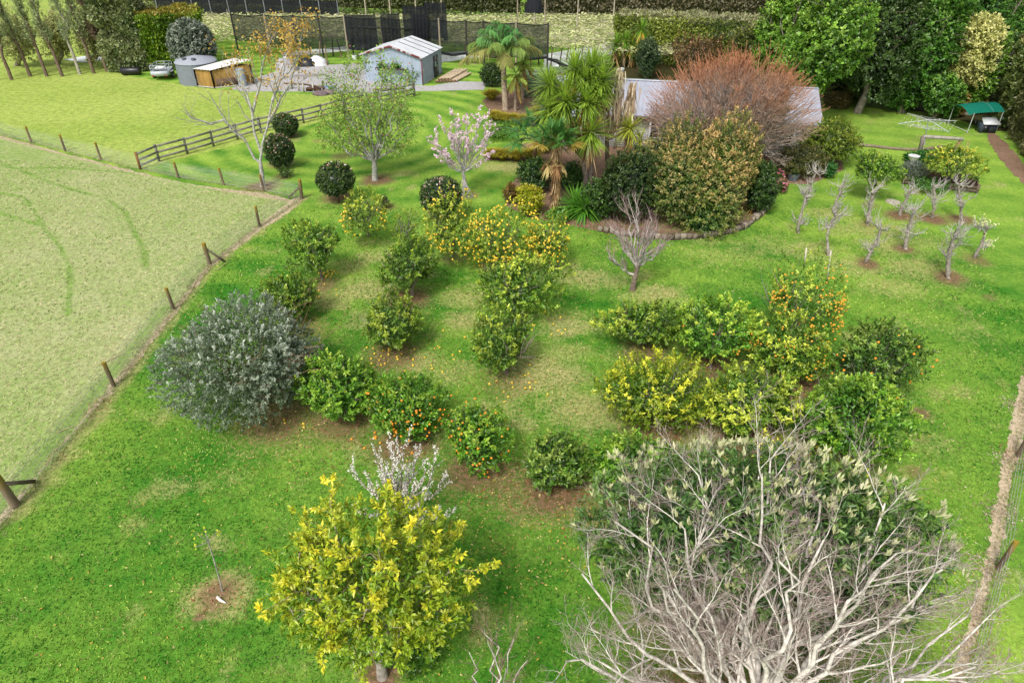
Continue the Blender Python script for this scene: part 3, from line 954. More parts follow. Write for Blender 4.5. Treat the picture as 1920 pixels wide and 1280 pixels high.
for px, py0, lab in [(688, 40, 'tall thin pale pole against the far hedge, first behind the gathered nets'), (733, 38, 'tall thin pale pole against the far hedge, above the shed'), (781, 38, 'tall thin pale pole against the far hedge, right over the shed roof'),
                     (829, 40, 'tall thin pale pole against the far hedge, past the shed'), (1002, 45, 'tall pale pole beside the black net hood'), (1082, 50, 'tall pale pole over the bright vine canopy'), (1149, 48, 'tall pale pole at the clipped hedge end')]:
    p = G(px, py0, 1.9)
    pl = thing('tall_pole', (p[0], p[1], 0), lab, 'pole', 'tall pale poles in the vine block')
    Buf().tube([(p[0], p[1], 0), (p[0], p[1], 5.4)], [.085, .075], A(205, 195, 172), 7).build('shaft', M_WOOD, pl)
    Buf().tube([(p[0], p[1], 5.4), (p[0], p[1], 5.46)], [.095, .09], A(120, 115, 105), 7).build('cap', M_WOOD, pl)
i = 0
r = np.random.default_rng(410)
for px, py, lean in [(505, 120, .1), (540, 112, 0), (614, 123, 0), (625, 106, .1), (641, 110, -.3), (584, 116, 0), (600, 114, .25), (663, 108, .1), (1033, 126, .1), (1049, 128, .2), (1062, 116, .3), (1077, 112, .1), (1090, 110, .25), (1103, 106, 0), (1118, 103, .2), (877, 122, -.25), (890, 119, 0), (900, 117, .2), (968, 122, .1), (1010, 122, -.1), (995, 124, 0)]:
    p = G(px, py)
    tag(Buf().tube([p, p + [lean * .4, .1, .95], p + [lean, .1, 1.9]], [.085, .07, .06], A(95, 82, 72) if i % 2 else A(150, 128, 100), 6).build('vine_trunk', M_BARK, None, off=p), 'dark vine trunk or prop under the edge of the vine canopy', 'vine trunk', 'vine trunks under the canopy edge').location = p
    i += 1


# ------------------------------------------------------------------ plants: builders
def lump_fn(r, amp, k=16, sharp=5.0):
    v = rdir(r, k)
    a = r.uniform(-1, 1, k)

    def fn(u):
        return 1 + amp * (np.exp(sharp * (u @ v.T - 1)) * a).sum(1)
    return fn


def crown(buf, r, c, R, shoots=240, m=18, L=.11, W=.05, dark=(.03, .07, .015), light=(.08, .15, .02), tip=(.3, .3, .03), tipf=.3, slen=.4,
          up=.35, amp=.2, zmin=-.75, fill=.35, lump=None, spread=1.0, patch=None, ragged=.3, topbias=0.0, face=None):
    """leaf-sized faces on shoots spread through a lumpy ellipsoid; tip colour is the new growth at shoot ends"""
    c, R = np.asarray(c, float), np.asarray(R, float)
    lump = lump or lump_fn(r, amp)
    u = rdir(r, int(shoots * 2.6))
    u = u[u[:, 2] > zmin]
    if topbias:
        u = u[r.random(len(u)) < (1 - topbias) + topbias * (u[:, 2] * .5 + .5)]
    u = u[:shoots]
    n = len(u)
    rad = lump(u) * (1 - ragged * r.random(n) ** 1.6)
    s = c + u * R * rad[:, None]
    d = unit(u * .8 + UP3 * up + r.normal(0, .35, (n, 3)))
    ln = slen * r.uniform(.5, 1.3, n)
    s = s - d * (ln * .6)[:, None]
    t = np.linspace(.05, 1, m) ** .65
    p = (s[:, None] + d[:, None] * (ln[:, None] * t)[:, :, None])
    p = p + r.normal(0, .012, p.shape)
    out = rdir(r, n * m).reshape(n, m, 3)
    ld = unit(d[:, None] * (.45 + .5 * t[None, :, None] ** 3) + out * spread)
    new = np.clip(r.random(n) ** 1.5 * (.55 + .6 * u[:, 2]) * 2 * tipf, 0, 1)
    if patch is not None:      # a limb that has turned yellow
        for pd, pw, pk in patch:
            new = np.maximum(new, pk * np.clip((u @ unit(np.array(pd)) - pw) / (1 - pw) * 2.5, 0, 1) * r.uniform(.5, 1.1, n))
    tipw = np.clip(new[:, None] * (.25 + .95 * t[None] ** 1.5), 0, 1)
    base = lerp(dark, light, np.clip(np.repeat(r.random(n), m) * .6 + r.random(n * m) * .4, 0, 1) ** 1.35)
    col = base * (1 - tipw.reshape(-1, 1)) + np.asarray(tip) * tipw.reshape(-1, 1)
    col = col * r.uniform(.8, 1.2, (n * m, 1))
    sz = r.uniform(.7, 1.25, n * m)
    nh = unit(np.repeat(u, m, 0) + UP3 * .8 + r.normal(0, .4, (n * m, 3)))
    add_leaves(buf, p.reshape(-1, 3), ld.reshape(-1, 3), nh, L * sz, W * sz, col)
    if fill:
        k = int(n * m * fill)
        uu = rdir(r, k)
        uu[:, 2] = np.maximum(uu[:, 2], zmin)
        q = c + uu * R * (lump(uu) * r.uniform(.4, .85, k))[:, None]
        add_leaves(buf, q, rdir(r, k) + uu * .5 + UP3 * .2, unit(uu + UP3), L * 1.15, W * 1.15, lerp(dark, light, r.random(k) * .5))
    return lump


def spawn(r, P, R, kids, t0=.3, t1=1.0, ang=(.4, .9), ratio=(.45, .75), up=.1, wig=.12, n=6, rr=.6, end=.25, out=0.0, axis=None, skip=0.0):
    """children of every branch of P: (B,n,3) -> (B*kids, n, 3)"""
    B, m, _ = P.shape
    t = np.linspace(t0, t1, kids)[None] + r.uniform(-.5, .5, (B, kids)) * (t1 - t0) / max(kids, 1)
    t = np.clip(t, .02, 1.0)
    f = t * (m - 1)
    i = np.minimum(f.astype(int), m - 2)
    w = (f - i)[:, :, None]
    b = np.arange(B)[:, None]
    start = P[b, i] * (1 - w) + P[b, i + 1] * w
    tan = unit(P[b, i + 1] - P[b, i])
    rad = R[b, i] * (1 - w[:, :, 0]) + R[b, i + 1] * w[:, :, 0]
    L = np.linalg.norm(np.diff(P, axis=1), axis=2).sum(1)[:, None] * r.uniform(*ratio, (B, kids)) * (1.15 - .5 * t)
    a = r.uniform(*ang, (B, kids))[:, :, None]
    perp = unit(np.cross(tan, r.normal(size=tan.shape)))
    d = tan * np.cos(a) + perp * np.sin(a)
    if axis is not None:
        d = d + unit((start - np.asarray(axis)) * np.array([1, 1, .3])) * out
    d = unit(d + UP3 * up).reshape(-1, 3)
    start, L, rad = start.reshape(-1, 3), L.reshape(-1), np.minimum(rad.reshape(-1) * rr, 9)
    if skip:
        k = r.random(len(L)) > skip
        start, L, rad, d = start[k], L[k], rad[k], d[k]
    N = len(L)
    Q = np.empty((N, n, 3))
    Q[:, 0] = start
    for k in range(1, n):
        d = unit(d + r.normal(0, wig, d.shape) + UP3 * up * .25)
        Q[:, k] = Q[:, k - 1] + d * (L / (n - 1))[:, None]
    return Q, rad[:, None] * np.linspace(1, end, n)[None]


def limb_paths(r, start, ends, n=8, bow=.12, wig=.03, r0=.08, r1=.03):
    ends = np.asarray(ends, float)
    K = len(ends)
    t = np.linspace(0, 1, n)[None, :, None]
    st = np.broadcast_to(np.asarray(start, float), (K, 3))[:, None]
    v = ends[:, None] - st
    P = st + v * t
    L = np.linalg.norm(v, axis=2, keepdims=True)
    P = P + UP3 * (-bow) * L * 4 * t * (1 - t) * (np.linalg.norm(v[..., :2], axis=2, keepdims=True) / np.maximum(L, .01))
    nz = r.normal(0, 1, P.shape) * wig * L * np.minimum(t * 3, 1)
    nz[:, 0] = 0
    P = P + nz
    return P, np.broadcast_to(np.linspace(r0, r1, n)[None], (K, n)).copy()


FRUIT_MESH = {}


def fruit_mesh(kind):
    if kind not in FRUIT_MESH:
        rad, col, col2, sz = {'orange': (.045, A(240, 150, 38, 1.15), A(245, 178, 62, 1.15), 1.0), 'lemon': (.04, A(250, 205, 50, 1.15), A(240, 215, 90, 1.15), 1.25), 'mandarin': (.043, A(238, 168, 48, 1.15), A(244, 190, 70, 1.15), .85)}[kind]
        b = Buf()
        rows, seg = 5, 8
        V = [[0, 0, -rad * sz]]
        for i in range(1, rows):
            a = -PI / 2 + PI * i / rows
            for j in range(seg):
                V.append([rad * math.cos(a) * math.cos(2 * PI * j / seg), rad * math.cos(a) * math.sin(2 * PI * j / seg), rad * sz * math.sin(a)])
        V.append([0, 0, rad * sz])
        F3, F4 = [], []
        for j in range(seg):
            k = (j + 1) % seg
            F3 += [[0, 1 + k, 1 + j], [len(V) - 1, 1 + (rows - 2) * seg + j, 1 + (rows - 2) * seg + k]]
            for i in range(rows - 2):
                F4.append([1 + i * seg + j, 1 + i * seg + k, 1 + (i + 1) * seg + k, 1 + (i + 1) * seg + j])
        V = np.array(V)
        w = (V[:, 2:3] / (rad * sz) * .5 + .5)
        b.add(V, F3, col * w + col2 * (1 - w))
        b.f4.append(np.array(F4))
        o = b.build('fruit', M_FRUIT, smooth=True)
        FRUIT_MESH[kind] = o.data
        bpy.data.objects.remove(o)
    return FRUIT_MESH[kind]


def hang_fruit(r, root, pts, kind, size=1.0):
    off = world_loc(root)
    me = fruit_mesh(kind)
    for p in pts:
        o = bpy.data.objects.new('fruit', me)
        o.location = p - off
        o.rotation_euler = r.uniform(-.6, .6, 3)
        o.scale = [size * r.uniform(.85, 1.15)] * 3
        link(o, root)


GREY = A(150, 140, 128, 1.3)
GREYW = A(190, 185, 178, 1.3)
DKBARK = A(105, 88, 72, 1.3)

# leaf palettes: dark, light, new growth
PAL = {
    'citrus': (A(44, 82, 22, 1.15), A(132, 176, 56, .9), A(212, 222, 85, .9)),
    'bright': (A(42, 92, 22, 1.15), A(130, 190, 56, .9), A(208, 228, 85, .9)),
    'olive': (A(44, 88, 24, 1.15), A(138, 184, 58, .9), A(220, 230, 88, .9)),
    'yellow': (A(60, 105, 24, 1.15), A(150, 178, 45, 1.0), A(242, 240, 72, .95)),
    'lemony': (A(64, 105, 28, 1.15), A(165, 192, 64, .9), A(232, 230, 90, .9)),
    'deep': (A(36, 70, 22, 1.15), A(112, 160, 54, .9), A(195, 215, 98, .9)),
}


def citrus(name, px, label, cat='citrus tree', pal='citrus', n=230, m=20, tipf=.3, fruit=None, patch=None, seed=1, b=.12, amp=.42, slen=.42, L=.13, W=.06, base=None, yr=1.0, sparse=1.0, fz=(-.6, .95), fill=.4, up=.45, group='citrus trees in the home orchard', zmin=-.8, trunk=None, fdir=None):
    r = np.random.default_rng(seed)
    c, R = E(*px, b=b, yr=yr)
    g = np.array([c[0], c[1], 0]) if base is None else G(*base)
    root = thing(name, g, label, cat, group)
    lump = lump_fn(r, amp)
    bf = Buf()
    dk, lt, tp = PAL[pal]
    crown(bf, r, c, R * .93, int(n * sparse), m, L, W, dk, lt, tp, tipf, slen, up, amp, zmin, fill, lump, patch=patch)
    cr = bf.build('crown', M_LEAF, root)
    tb = Buf()
    fork = np.array([g[0] * .75 + c[0] * .25, g[1] * .75 + c[1] * .25, max(.22, .25 * c[2])])
    tb.tube(np.array([g + [0, 0, -.05], (g + fork) / 2 + r.normal(0, .02, 3), fork]), [.085, .07, .06], trunk if trunk is not None else GREY, 7)
    k = 7
    u = rdir(r, k)
    u[:, 2] = np.abs(u[:, 2]) * .8 + .1
    P, Q = limb_paths(r, fork, c + unit(u) * R * .8, 6, .1, .05, .045, .014)
    add_tubes(tb, P, Q, 5, trunk if trunk is not None else GREY)
    P2, Q2 = spawn(r, P, Q, 5, .4, 1, (.4, .9), (.3, .5), .15, .1, 4, .6, .3)
    add_tubes(tb, P2, Q2, 4, GREY)
    tb.build('trunk', M_BARK, root)
    if fruit:
        kind, cnt, size = fruit
        u = rdir(r, cnt * 8)
        u = u[(u[:, 2] > fz[0]) & (u[:, 2] < fz[1])]
        if fdir is not None:
            u = u[u @ unit(np.array(fdir, float)) > -.15]
        else:
            u = u[u[:, 1] < .45]      # fruit that shows: the sunny side
        u = u[:cnt]
        # in loose clusters
        v = u[r.integers(0, max(2, len(u) // 3), len(u))] + r.normal(0, .16, u.shape)
        u = unit(np.where(r.random((len(u), 1)) < .78, v, u))
        hang_fruit(r, root, c + u * R * (lump(u) * r.uniform(.8, .99, len(u)))[:, None] - np.array([0, 0, .04]), kind, size)
    return root, c, R


# ------------------------------------------------------------------ the orchard
citrus('citrus_tree', (592, 463, 122, 116), 'dark green citrus tree with a heap of fallen fruit at its trunk foot', pal='olive', tipf=.25, seed=11, base=(604, 522), b=.25)
citrus('lemon_tree', (680, 402, 80, 80), 'small lemon tree with yellow fruit low down, nearest the wire fence corner', 'lemon tree', 'lemony', 150, 14, .35, ('lemon', 46, 1.25), seed=12, base=(692, 446), b=.5, fz=(-.7, .35))
citrus('citrus_sapling', (764, 428, 52, 66), 'thin half bare citrus tree between two fuller lemon trees', 'citrus tree', 'lemony', 60, 9, .3, None, seed=13, base=(763, 455), b=.5, fill=.1, trunk=GREYW)
citrus('lemon_tree', (846, 430, 104, 112), 'lemon tree with yellow fruit directly below the pale flowered round shrub', 'lemon tree', 'lemony', 200, 15, .45, ('lemon', 90, 1.2), seed=14, base=(850, 484), b=.45)
citrus('lemon_tree', (938, 448, 116, 110), 'lemon tree most thickly laden with yellow fruit, palm garden bed behind it', 'lemon tree', 'lemony', 210, 14, .5, ('lemon', 210, 1.2), seed=15, base=(932, 500), b=.4)
citrus('lemon_tree', (1030, 452, 88, 82), 'lemon tree at the lawn end of the fruit laden lemon row', 'lemon tree', 'lemony', 150, 13, .45, ('lemon', 110, 1.2), seed=16, base=(1010, 495), b=.4)
citrus('citrus_tree', (768, 497, 118, 118), 'broad dark green citrus tree without fruit, bare soil under its front', pal='citrus', tipf=.3, seed=17, b=.15)
citrus('citrus_tree', (968, 527, 146, 130), 'green citrus tree with yellow shoot tips in front of the laden lemon trees', pal='olive', n=290, tipf=.55, seed=18, b=.1)
citrus('citrus_tree', (543, 556, 122, 96), 'dark green citrus tree showing over the back of the silvery shrub', pal='citrus', tipf=.25, seed=19, b=.15)
citrus('citrus_tree', (737, 608, 134, 108), 'dark green citrus tree with scattered fallen fruit on soil in front', pal='citrus', tipf=.3, seed=20, b=.12)
citrus('citrus_tree', (950, 645, 124, 126), 'loose upright dark citrus tree standing alone in the mid orchard', pal='citrus', n=230, tipf=.4, seed=21, b=.1, up=.7)
citrus('citrus_tree', (640, 727, 132, 132), 'glossy bright green citrus bush touching the silvery shrub', pal='bright', n=300, tipf=.3, seed=22, b=.05)
citrus('orange_tree', (757, 767, 136, 128), 'broad orange tree with bright oranges beside the glossy green bush', 'orange tree', 'bright', 270, 18, .2, ('orange', 62, .9), seed=23, b=.05)
citrus('orange_tree', (889, 815, 108, 116), 'small cone shaped orange tree behind the white blossom branches', 'orange tree', 'bright', 210, 17, .25, ('orange', 54, .85), seed=24, b=.05)
citrus('citrus_tree', (1035, 862, 120, 112), 'low dark citrus bush on brown leaf litter at the orchard front', pal='deep', n=230, m=19, tipf=.3, seed=25, b=.05)
citrus('citrus_tree', (1178, 872, 168, 104), 'low spreading citrus bush partly hidden by the big pale tipped shrub', pal='bright', n=270, m=19, tipf=.25, seed=26, b=.05, yr=.7)
citrus('citrus_tree', (1202, 608, 154, 92), 'low wide dark citrus bush below the bare grey plum tree', pal='citrus', n=270, tipf=.3, seed=27, b=.08, yr=.75, patch=[((-.9, -.2, .5), .8, .8)])
citrus('citrus_tree', (1338, 614, 128, 120), 'green citrus tree with a yellow side shoot beside the laden mandarin tree', pal='bright', n=280, tipf=.5, fruit=('orange', 14, .9), seed=28, base=(1332, 690), b=.35, patch=[((.95, -.2, .35), .8, 1.0)])
citrus('mandarin_tree', (1502, 562, 190, 150), 'mandarin tree thickly covered in orange fruit at the lawn edge', 'mandarin tree', 'olive', 250, 13, .5, ('mandarin', 200, 1.02), seed=29, b=.15, fill=.35)
citrus('mandarin_tree', (1478, 655, 152, 128), 'yellow green citrus tree just in front of the fruit covered mandarin', 'citrus tree', 'olive', 280, 18, .55, ('mandarin', 40, 1.0), seed=30, b=.15)
citrus('orange_tree', (1640, 666, 166, 150), 'dark green orange tree with a few oranges along the outer side lawn', 'orange tree', 'deep', 330, 19, .3, ('orange', 30, 1.0), seed=31, b=.1)
citrus('citrus_tree', (1226, 732, 208, 134), 'citrus bush with long bright yellow upright shoots', pal='yellow', n=330, m=18, tipf=.62, seed=32, b=.1, yr=.75, up=.8, slen=.7)
citrus('citrus_tree', (1412, 757, 188, 152), 'yellow green citrus tree with two bright yellow leaf patches', pal='olive', n=360, m=19, tipf=.4, seed=33, b=.1, patch=[((-.85, -.45, .25), .72, 1.1), ((.75, -.6, .2), .84, 1.1)])
citrus('citrus_tree', (1590, 782, 210, 198), 'largest dark green citrus tree, tall and round, nearest the bark strip', pal='bright', n=480, m=20, tipf=.3, seed=34, b=.1)
citrus('citrus_sapling', (1452, 856, 110, 80), 'sparse yellow leaved citrus sapling behind the pale tipped shrub', 'citrus tree', 'yellow', 70, 9, 1.0, ('orange', 5, .8), seed=35, b=.5, fill=.05, base=(1450, 890))
citrus('citrus_sapling', (1575, 896, 120, 76), 'twiggy yellow leaved citrus sapling under the largest dark citrus tree', 'citrus tree', 'yellow', 80, 9, 1.0, ('orange', 4, .8), seed=36, b=.4, fill=.05, base=(1570, 930))
citrus('citrus_tree', (1790, 300, 104, 62), 'yellow fruited lemon bush growing over the timber garden bed', 'lemon tree', 'lemony', 210, 14, .4, ('lemon', 22, 1.3), seed=37, b=.95, group=None, L=.16, W=.07)
citrus('standard_citrus_tree', (1640, 314, 92, 66), 'lollipop shaped citrus tree on a clear trunk near the clothes hoist', 'citrus tree', 'olive', 190, 14, .2, None, seed=38, b=1.0, base=(1642, 348), group=None, L=.16, W=.07, fill=.5)


def shrub(name, px, label, cat, dark, light, tip, seed, n=200, m=16, L=.1, W=.05, tipf=.3, b=.05, yr=1.0, amp=.15, slen=.4, up=.35, mat=None, group=None, fill=.7, base=None, core=0.0, ragged=.3, stems=True, spread=1.0, loc=None, zmin=-.8, topbias=0.0):
    r = np.random.default_rng(seed)
    c, R = loc if loc is not None else E(*px, b=b, yr=yr)
    g = np.array([c[0], c[1], 0]) if base is None else G(*base)
    root = thing(name, g, label, cat, group)
    lump = lump_fn(r, amp)
    bf = Buf()
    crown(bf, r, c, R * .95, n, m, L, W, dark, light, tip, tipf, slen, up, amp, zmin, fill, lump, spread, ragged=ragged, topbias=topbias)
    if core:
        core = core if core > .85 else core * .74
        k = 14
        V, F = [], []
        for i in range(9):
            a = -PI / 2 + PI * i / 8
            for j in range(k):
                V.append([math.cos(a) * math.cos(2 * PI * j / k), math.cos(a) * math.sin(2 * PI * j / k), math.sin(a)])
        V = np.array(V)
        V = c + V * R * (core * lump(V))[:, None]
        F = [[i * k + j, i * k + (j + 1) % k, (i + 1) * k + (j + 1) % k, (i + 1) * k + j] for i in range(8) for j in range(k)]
        bf.add(V, F, np.asarray(dark) * .8)  # solid core, darkened to paint the shade inside the crown
    bf.build('crown', mat or M_LEAF, root)
    if stems:
        tb = Buf()
        fork = np.array([c[0], c[1], max(.15, (c[2] - R[2]) * .9)])
        rt = .04 + .02 * R[0]
        tb.tube(np.array([g + [0, 0, -.05], (g + fork) / 2, fork]), [rt * 1.25, rt, rt * .9], DKBARK, 7)
        u = rdir(r, 9)
        u[:, 2] = np.abs(u[:, 2]) * .7
        P, Q = limb_paths(r, fork, c + unit(u) * R * .82, 6, .08, .05, rt * .7, .012)
        add_tubes(tb, P, Q, 5, GREY)
        tb.build('trunk', M_BARK, root)
    return root, c, R, lump


# the silvery feijoa
SILV = (A(66, 90, 58, 1.1), A(140, 158, 122, 1.0), A(212, 219, 204, .95))
root, c, R, _ = shrub('feijoa_shrub', (470, 668, 352, 236), 'very large silvery grey green shrub beside the wire fence', 'shrub', *SILV, 41, n=1500, m=22, L=.075, W=.045, tipf=.42, b=.1, yr=.8, amp=.3, slen=.38, fill=.5, up=.1, spread=1.2)
r = np.random.default_rng(42)
tw = Buf()
u = rdir(r, 40)
u = u[u[:, 2] > -.2]
P, Q = limb_paths(r, c + [0, 0, -R[2] * .7], c + u * R * .99, 7, .02, .05, .03, .006)
add_tubes(tw, P, Q, 4, A(150, 118, 92, 1.3))
P, Q = spawn(r, P, Q, 5, .5, 1, (.4, 1.0), (.2, .35), .05, .1, 4, .6, .3)
add_tubes(tw, P, Q, 3, A(160, 130, 105, 1.3))
tw.build('branch', M_TWIG, root)

# clipped camellias with pale flowers
CAM = (A(34, 62, 26, 1.2), A(88, 120, 52, 1.2), A(140, 160, 80, 1.1))
PETALS = [A(240, 205, 195, 1.1), A(235, 170, 160, 1.1), A(245, 235, 225, 1.1)]


def petals(buf, r, pts, size, cols, k=5):
    """small open flowers: k petals round each point"""
    n = len(pts)
    ax = unit(r.normal(size=(n, 3)) + UP3 * .9 + np.array([0, -.6, 0]))
    s = unit(np.cross(ax, r.normal(size=(n, 3))))
    q = np.cross(ax, s)
    ci = np.array(cols)[r.integers(0, len(cols), n)]
    for i in range(k):
        a = 2 * PI * i / k
        d = unit(s * math.cos(a) + q * math.sin(a) + ax * .45)
        add_leaves(buf, pts, d, ax, size * r.uniform(.8, 1.2, n), size * .75, ci)


for i, (px, lab, fl, trunk) in enumerate([
        ((537, 234, 44, 42), 'smallest clipped dark green ball shrub, beside the post and rail fence', 26, 0),
        ((524, 282, 54, 60), 'clipped egg shaped dark shrub with pinkish flowers near the pale bare tree', 60, 0),
        ((629, 335, 72, 62), 'clipped round dark shrub on a short trunk beside the sparse green tree', 34, .45),
        ((826, 368, 78, 70), 'clipped round dark shrub with the most pale pink flowers, near the pink tree', 120, .3)]):
    root, c, R, lump = shrub('camellia_shrub', px, lab, 'shrub', *CAM, 50 + i, n=680, m=9, L=.11, W=.06, tipf=.2, b=.12 + trunk, amp=.12, slen=.2, fill=.25, group='clipped round flowering shrubs on the lawn', core=.86, ragged=.07, up=.2, zmin=-.95)
    r = np.random.default_rng(70 + i)
    u = rdir(r, fl * 4)
    u = u[(u[:, 2] > -.1) & (u[:, 1] < .5)]
    u = u[r.random(len(u)) < np.clip(u[:, 2] * 1.3, .15, 1)][:fl]
    fb = Buf()
    petals(fb, r, c + u * R * 1.0, .06, PETALS)
    tag(fb.build('flower', M_PETAL, root), kind='stuff')

# the foreground tree with yellow green leaves
r = np.random.default_rng(80)
base = G(717, 1268)
root = thing('yellow_leaved_tree', base, 'bushy foreground tree with bright yellow green leaves and a pale trunk', 'tree')
c, R = G(692, 1066, 3.85), np.array([2.15, 1.75, 1.7])
tb = Buf()
fork = base + np.array([-.05, .2, 1.5])
tb.tube(np.array([base + [0, 0, -.1], base + [0, .06, .5], base + [-.06, .1, 1.0], fork]), [.15, .12, .11, .1], A(175, 165, 155, 1.3), 9)
ends = c + np.array([[-.75, -.1, .3], [-.35, .3, .45], [.1, -.2, .55], [.5, .25, .45], [.8, -.1, .1], [-.8, -.2, -.25], [.1, -.7, .2], [-.3, -.75, -.15], [.45, -.6, -.2], [.1, .7, .3], [-.6, .5, 0], [.65, .5, 0], [.75, -.45, -.3], [-.55, -.5, .35]]) * R
P, Q = limb_paths(r, fork, ends, 9, .12, .035, .055, .016)
add_tubes(tb, P, Q, 6, A(190, 178, 150, 1.3))
P2, Q2 = spawn(r, P, Q, 8, .4, 1, (.5, 1.1), (.2, .38), .03, .12, 6, .6, .3)
add_tubes(tb, P2, Q2, 5, A(185, 172, 145, 1.3))
P3, Q3 = spawn(r, P2, Q2, 5, .25, 1, (.4, 1.0), (.35, .6), .05, .12, 5, .6, .4)
add_tubes(tb, P3, Q3, 4, A(180, 165, 130, 1.3))
tb.build('trunk', M_BARK, root)
bf = Buf()
YG = (A(70, 124, 30, 1.05), A(165, 190, 48, .95), A(244, 230, 66, .9))
for PP, per in ((P3, 21), (P2, 14)):
    B, n, _ = PP.shape
    t = np.linspace(.35, 1, per)
    f = t * (n - 1)
    i = np.minimum(f.astype(int), n - 2)
    w = (f - i)[None, :, None]
    p = PP[:, i] * (1 - w) + PP[:, i + 1] * w
    tan = unit(PP[:, i + 1] - PP[:, i])
    N = B * per
    ld = unit(tan.reshape(-1, 3) * .7 + rdir(r, N) * .85 + np.array([0, 0, -.15]))
    h = (p.reshape(-1, 3) - c) / R
    out = np.clip(np.linalg.norm(h, axis=1), 0, 1.2)
    y = np.clip(.7 * out * np.repeat(r.uniform(.1, 1.2, B), per) + .25 * (h[:, 2]) - .12, 0, 1)
    cl = lerp(YG[0], YG[1], np.clip(r.random(N) * .6 + .35 * out, 0, 1))
    cl = cl * (1 - y[:, None]) + YG[2] * y[:, None]
    sz = r.uniform(.7, 1.25, N)
    add_leaves(bf, p.reshape(-1, 3), ld, unit(UP3 + r.normal(0, .5, (N, 3))), .122 * sz, .05 * sz, cl * r.uniform(.8, 1.15, (N, 1)))
crown(bf, r, c + [.0, 0, -.2], R * [.98, 1, .95], 470, 16, .14, .055, YG[0], YG[1], YG[2], .35, .5, .1, .3, -.95, .1)
bf.build('crown', M_LEAF, root)
r2 = np.random.default_rng(81)
shrub('ground_suckers', None, 'dark green sucker growth at the foot of the yellow leaved foreground tree', 'shrub', A(45, 92, 25, 1.2), A(110, 165, 45, 1.2), A(200, 215, 60), 82, n=70, m=12, L=.13, W=.055, tipf=.3, slen=.4, fill=.2, loc=(G(775, 1225, .45), np.array([.75, .5, .4])), stems=False)

# big bare tree in front, pale limbs
r = np.random.default_rng(90)
base = np.array([5.2, 7.4, 0])
root = thing('bare_tree', base, 'huge leafless foreground tree of pale grey spreading branches', 'tree')
tb = Buf()
fork = base + np.array([.05, .25, .75])
tb.tube(np.array([base + [0, 0, -.2], base + [0, .1, .35], fork]), [.24, .19, .18], GREYW, 10)
ends = np.array([[1.6, 8.9, 3.6], [2.3, 10.0, 4.4], [3.4, 9.6, 5.3], [4.3, 10.9, 5.4], [5.3, 10.2, 6.0], [5.9, 11.2, 5.6], [6.8, 10.4, 5.4], [8.0, 10.2, 4.7], [9.3, 9.4, 3.5], [9.6, 8.2, 2.9], [3.1, 7.9, 4.6], [5.2, 8.3, 5.8], [7.1, 8.4, 5.0], [1.9, 7.6, 3.0], [8.6, 7.4, 3.4], [4.6, 11.9, 4.0], [7.4, 11.6, 3.6], [2.6, 11.2, 3.2]])
ends = np.concatenate([ends, [[2.8, 8.6, 4.2], [6.3, 9.2, 5.4], [3.9, 10.6, 4.9], [7.6, 9.0, 4.4], [5.6, 10.9, 4.6], [8.7, 8.9, 4.0], [1.2, 8.2, 2.4], [9.9, 8.8, 2.2]]])
ends[:, 2] *= np.where(ends[:, 2] > 5.2, .95, 1.08)
P, Q = limb_paths(r, fork, ends, 10, .13, .026, .076, .02)
PALE = A(212, 205, 196, 1.08)
REDT = A(152, 124, 118, 1.15)
add_tubes(tb, P, Q, 7, PALE * .95)
P2, Q2 = spawn(r, P, Q, 8, .25, .97, (.4, .85), (.25, .45), .06, .11, 8, .6, .28)
add_tubes(tb, P2, Q2, 6, PALE)
tb.build('trunk', M_BARK, root)
cb = Buf()
P3, Q3 = spawn(r, P2, Q2, 8, .2, 1, (.4, .95), (.3, .6), .05, .10, 6, .6, .35)
add_tubes(cb, P3, Q3, 4, np.linspace(0, 1, 6)[None, :, None] * (REDT - PALE) * .6 + PALE + np.zeros((len(P3), 1, 1)))
P4, Q4 = spawn(r, P3, np.maximum(Q3, .006), 6, .2, 1, (.4, .95), (.35, .7), .08, .12, 5, .7, .5)
add_tubes(cb, P4, Q4, 3, REDT + (PALE - REDT) * r.random((len(P4), 1)) * .7)
P5, Q5 = spawn(r, P4, np.maximum(Q4, .004), 2, .3, 1, (.4, .9), (.3, .55), .15, .1, 4, .8, .6)
k = r.random(len(P5)) < .55
add_tubes(cb, P5[k], Q5[k], 3, REDT + (PALE - REDT) * r.random((k.sum(), 1)) * .5)
cb.build('crown', M_TWIG, root)

# small leafless tree at the frame's foot
r = np.random.default_rng(95)
base = G(930, 1360)
root = thing('bare_sapling', base, 'small leafless sapling on the lawn between two foreground trees', 'tree')
tb = Buf()
fork = base + np.array([0, .05, .5])
tb.tube(np.array([base, base + [.01, 0, .25], fork]), [.05, .045, .04], GREYW, 7)
P, Q = limb_paths(r, fork, [T(880, 1225, base[1] + .4), T(925, 1178, base[1] + .3), T(960, 1205, base[1] + .2), T(905, 1195, base[1] - .1), T(985, 1255, base[1])], 8, .06, .04, .028, .008)
add_tubes(tb, P, Q, 5, PALE * .9)
P2, Q2 = spawn(r, P, Q, 6, .3, 1, (.4, .8), (.25, .5), .15, .1, 6, .6, .3)
add_tubes(tb, P2, Q2, 4, REDT)
P3, Q3 = spawn(r, P2, Q2, 4, .3, 1, (.4, .8), (.3, .5), .15, .1, 5, .7, .4)
add_tubes(tb, P3, Q3, 3, REDT)
tb.build('trunk', M_BARK, root)

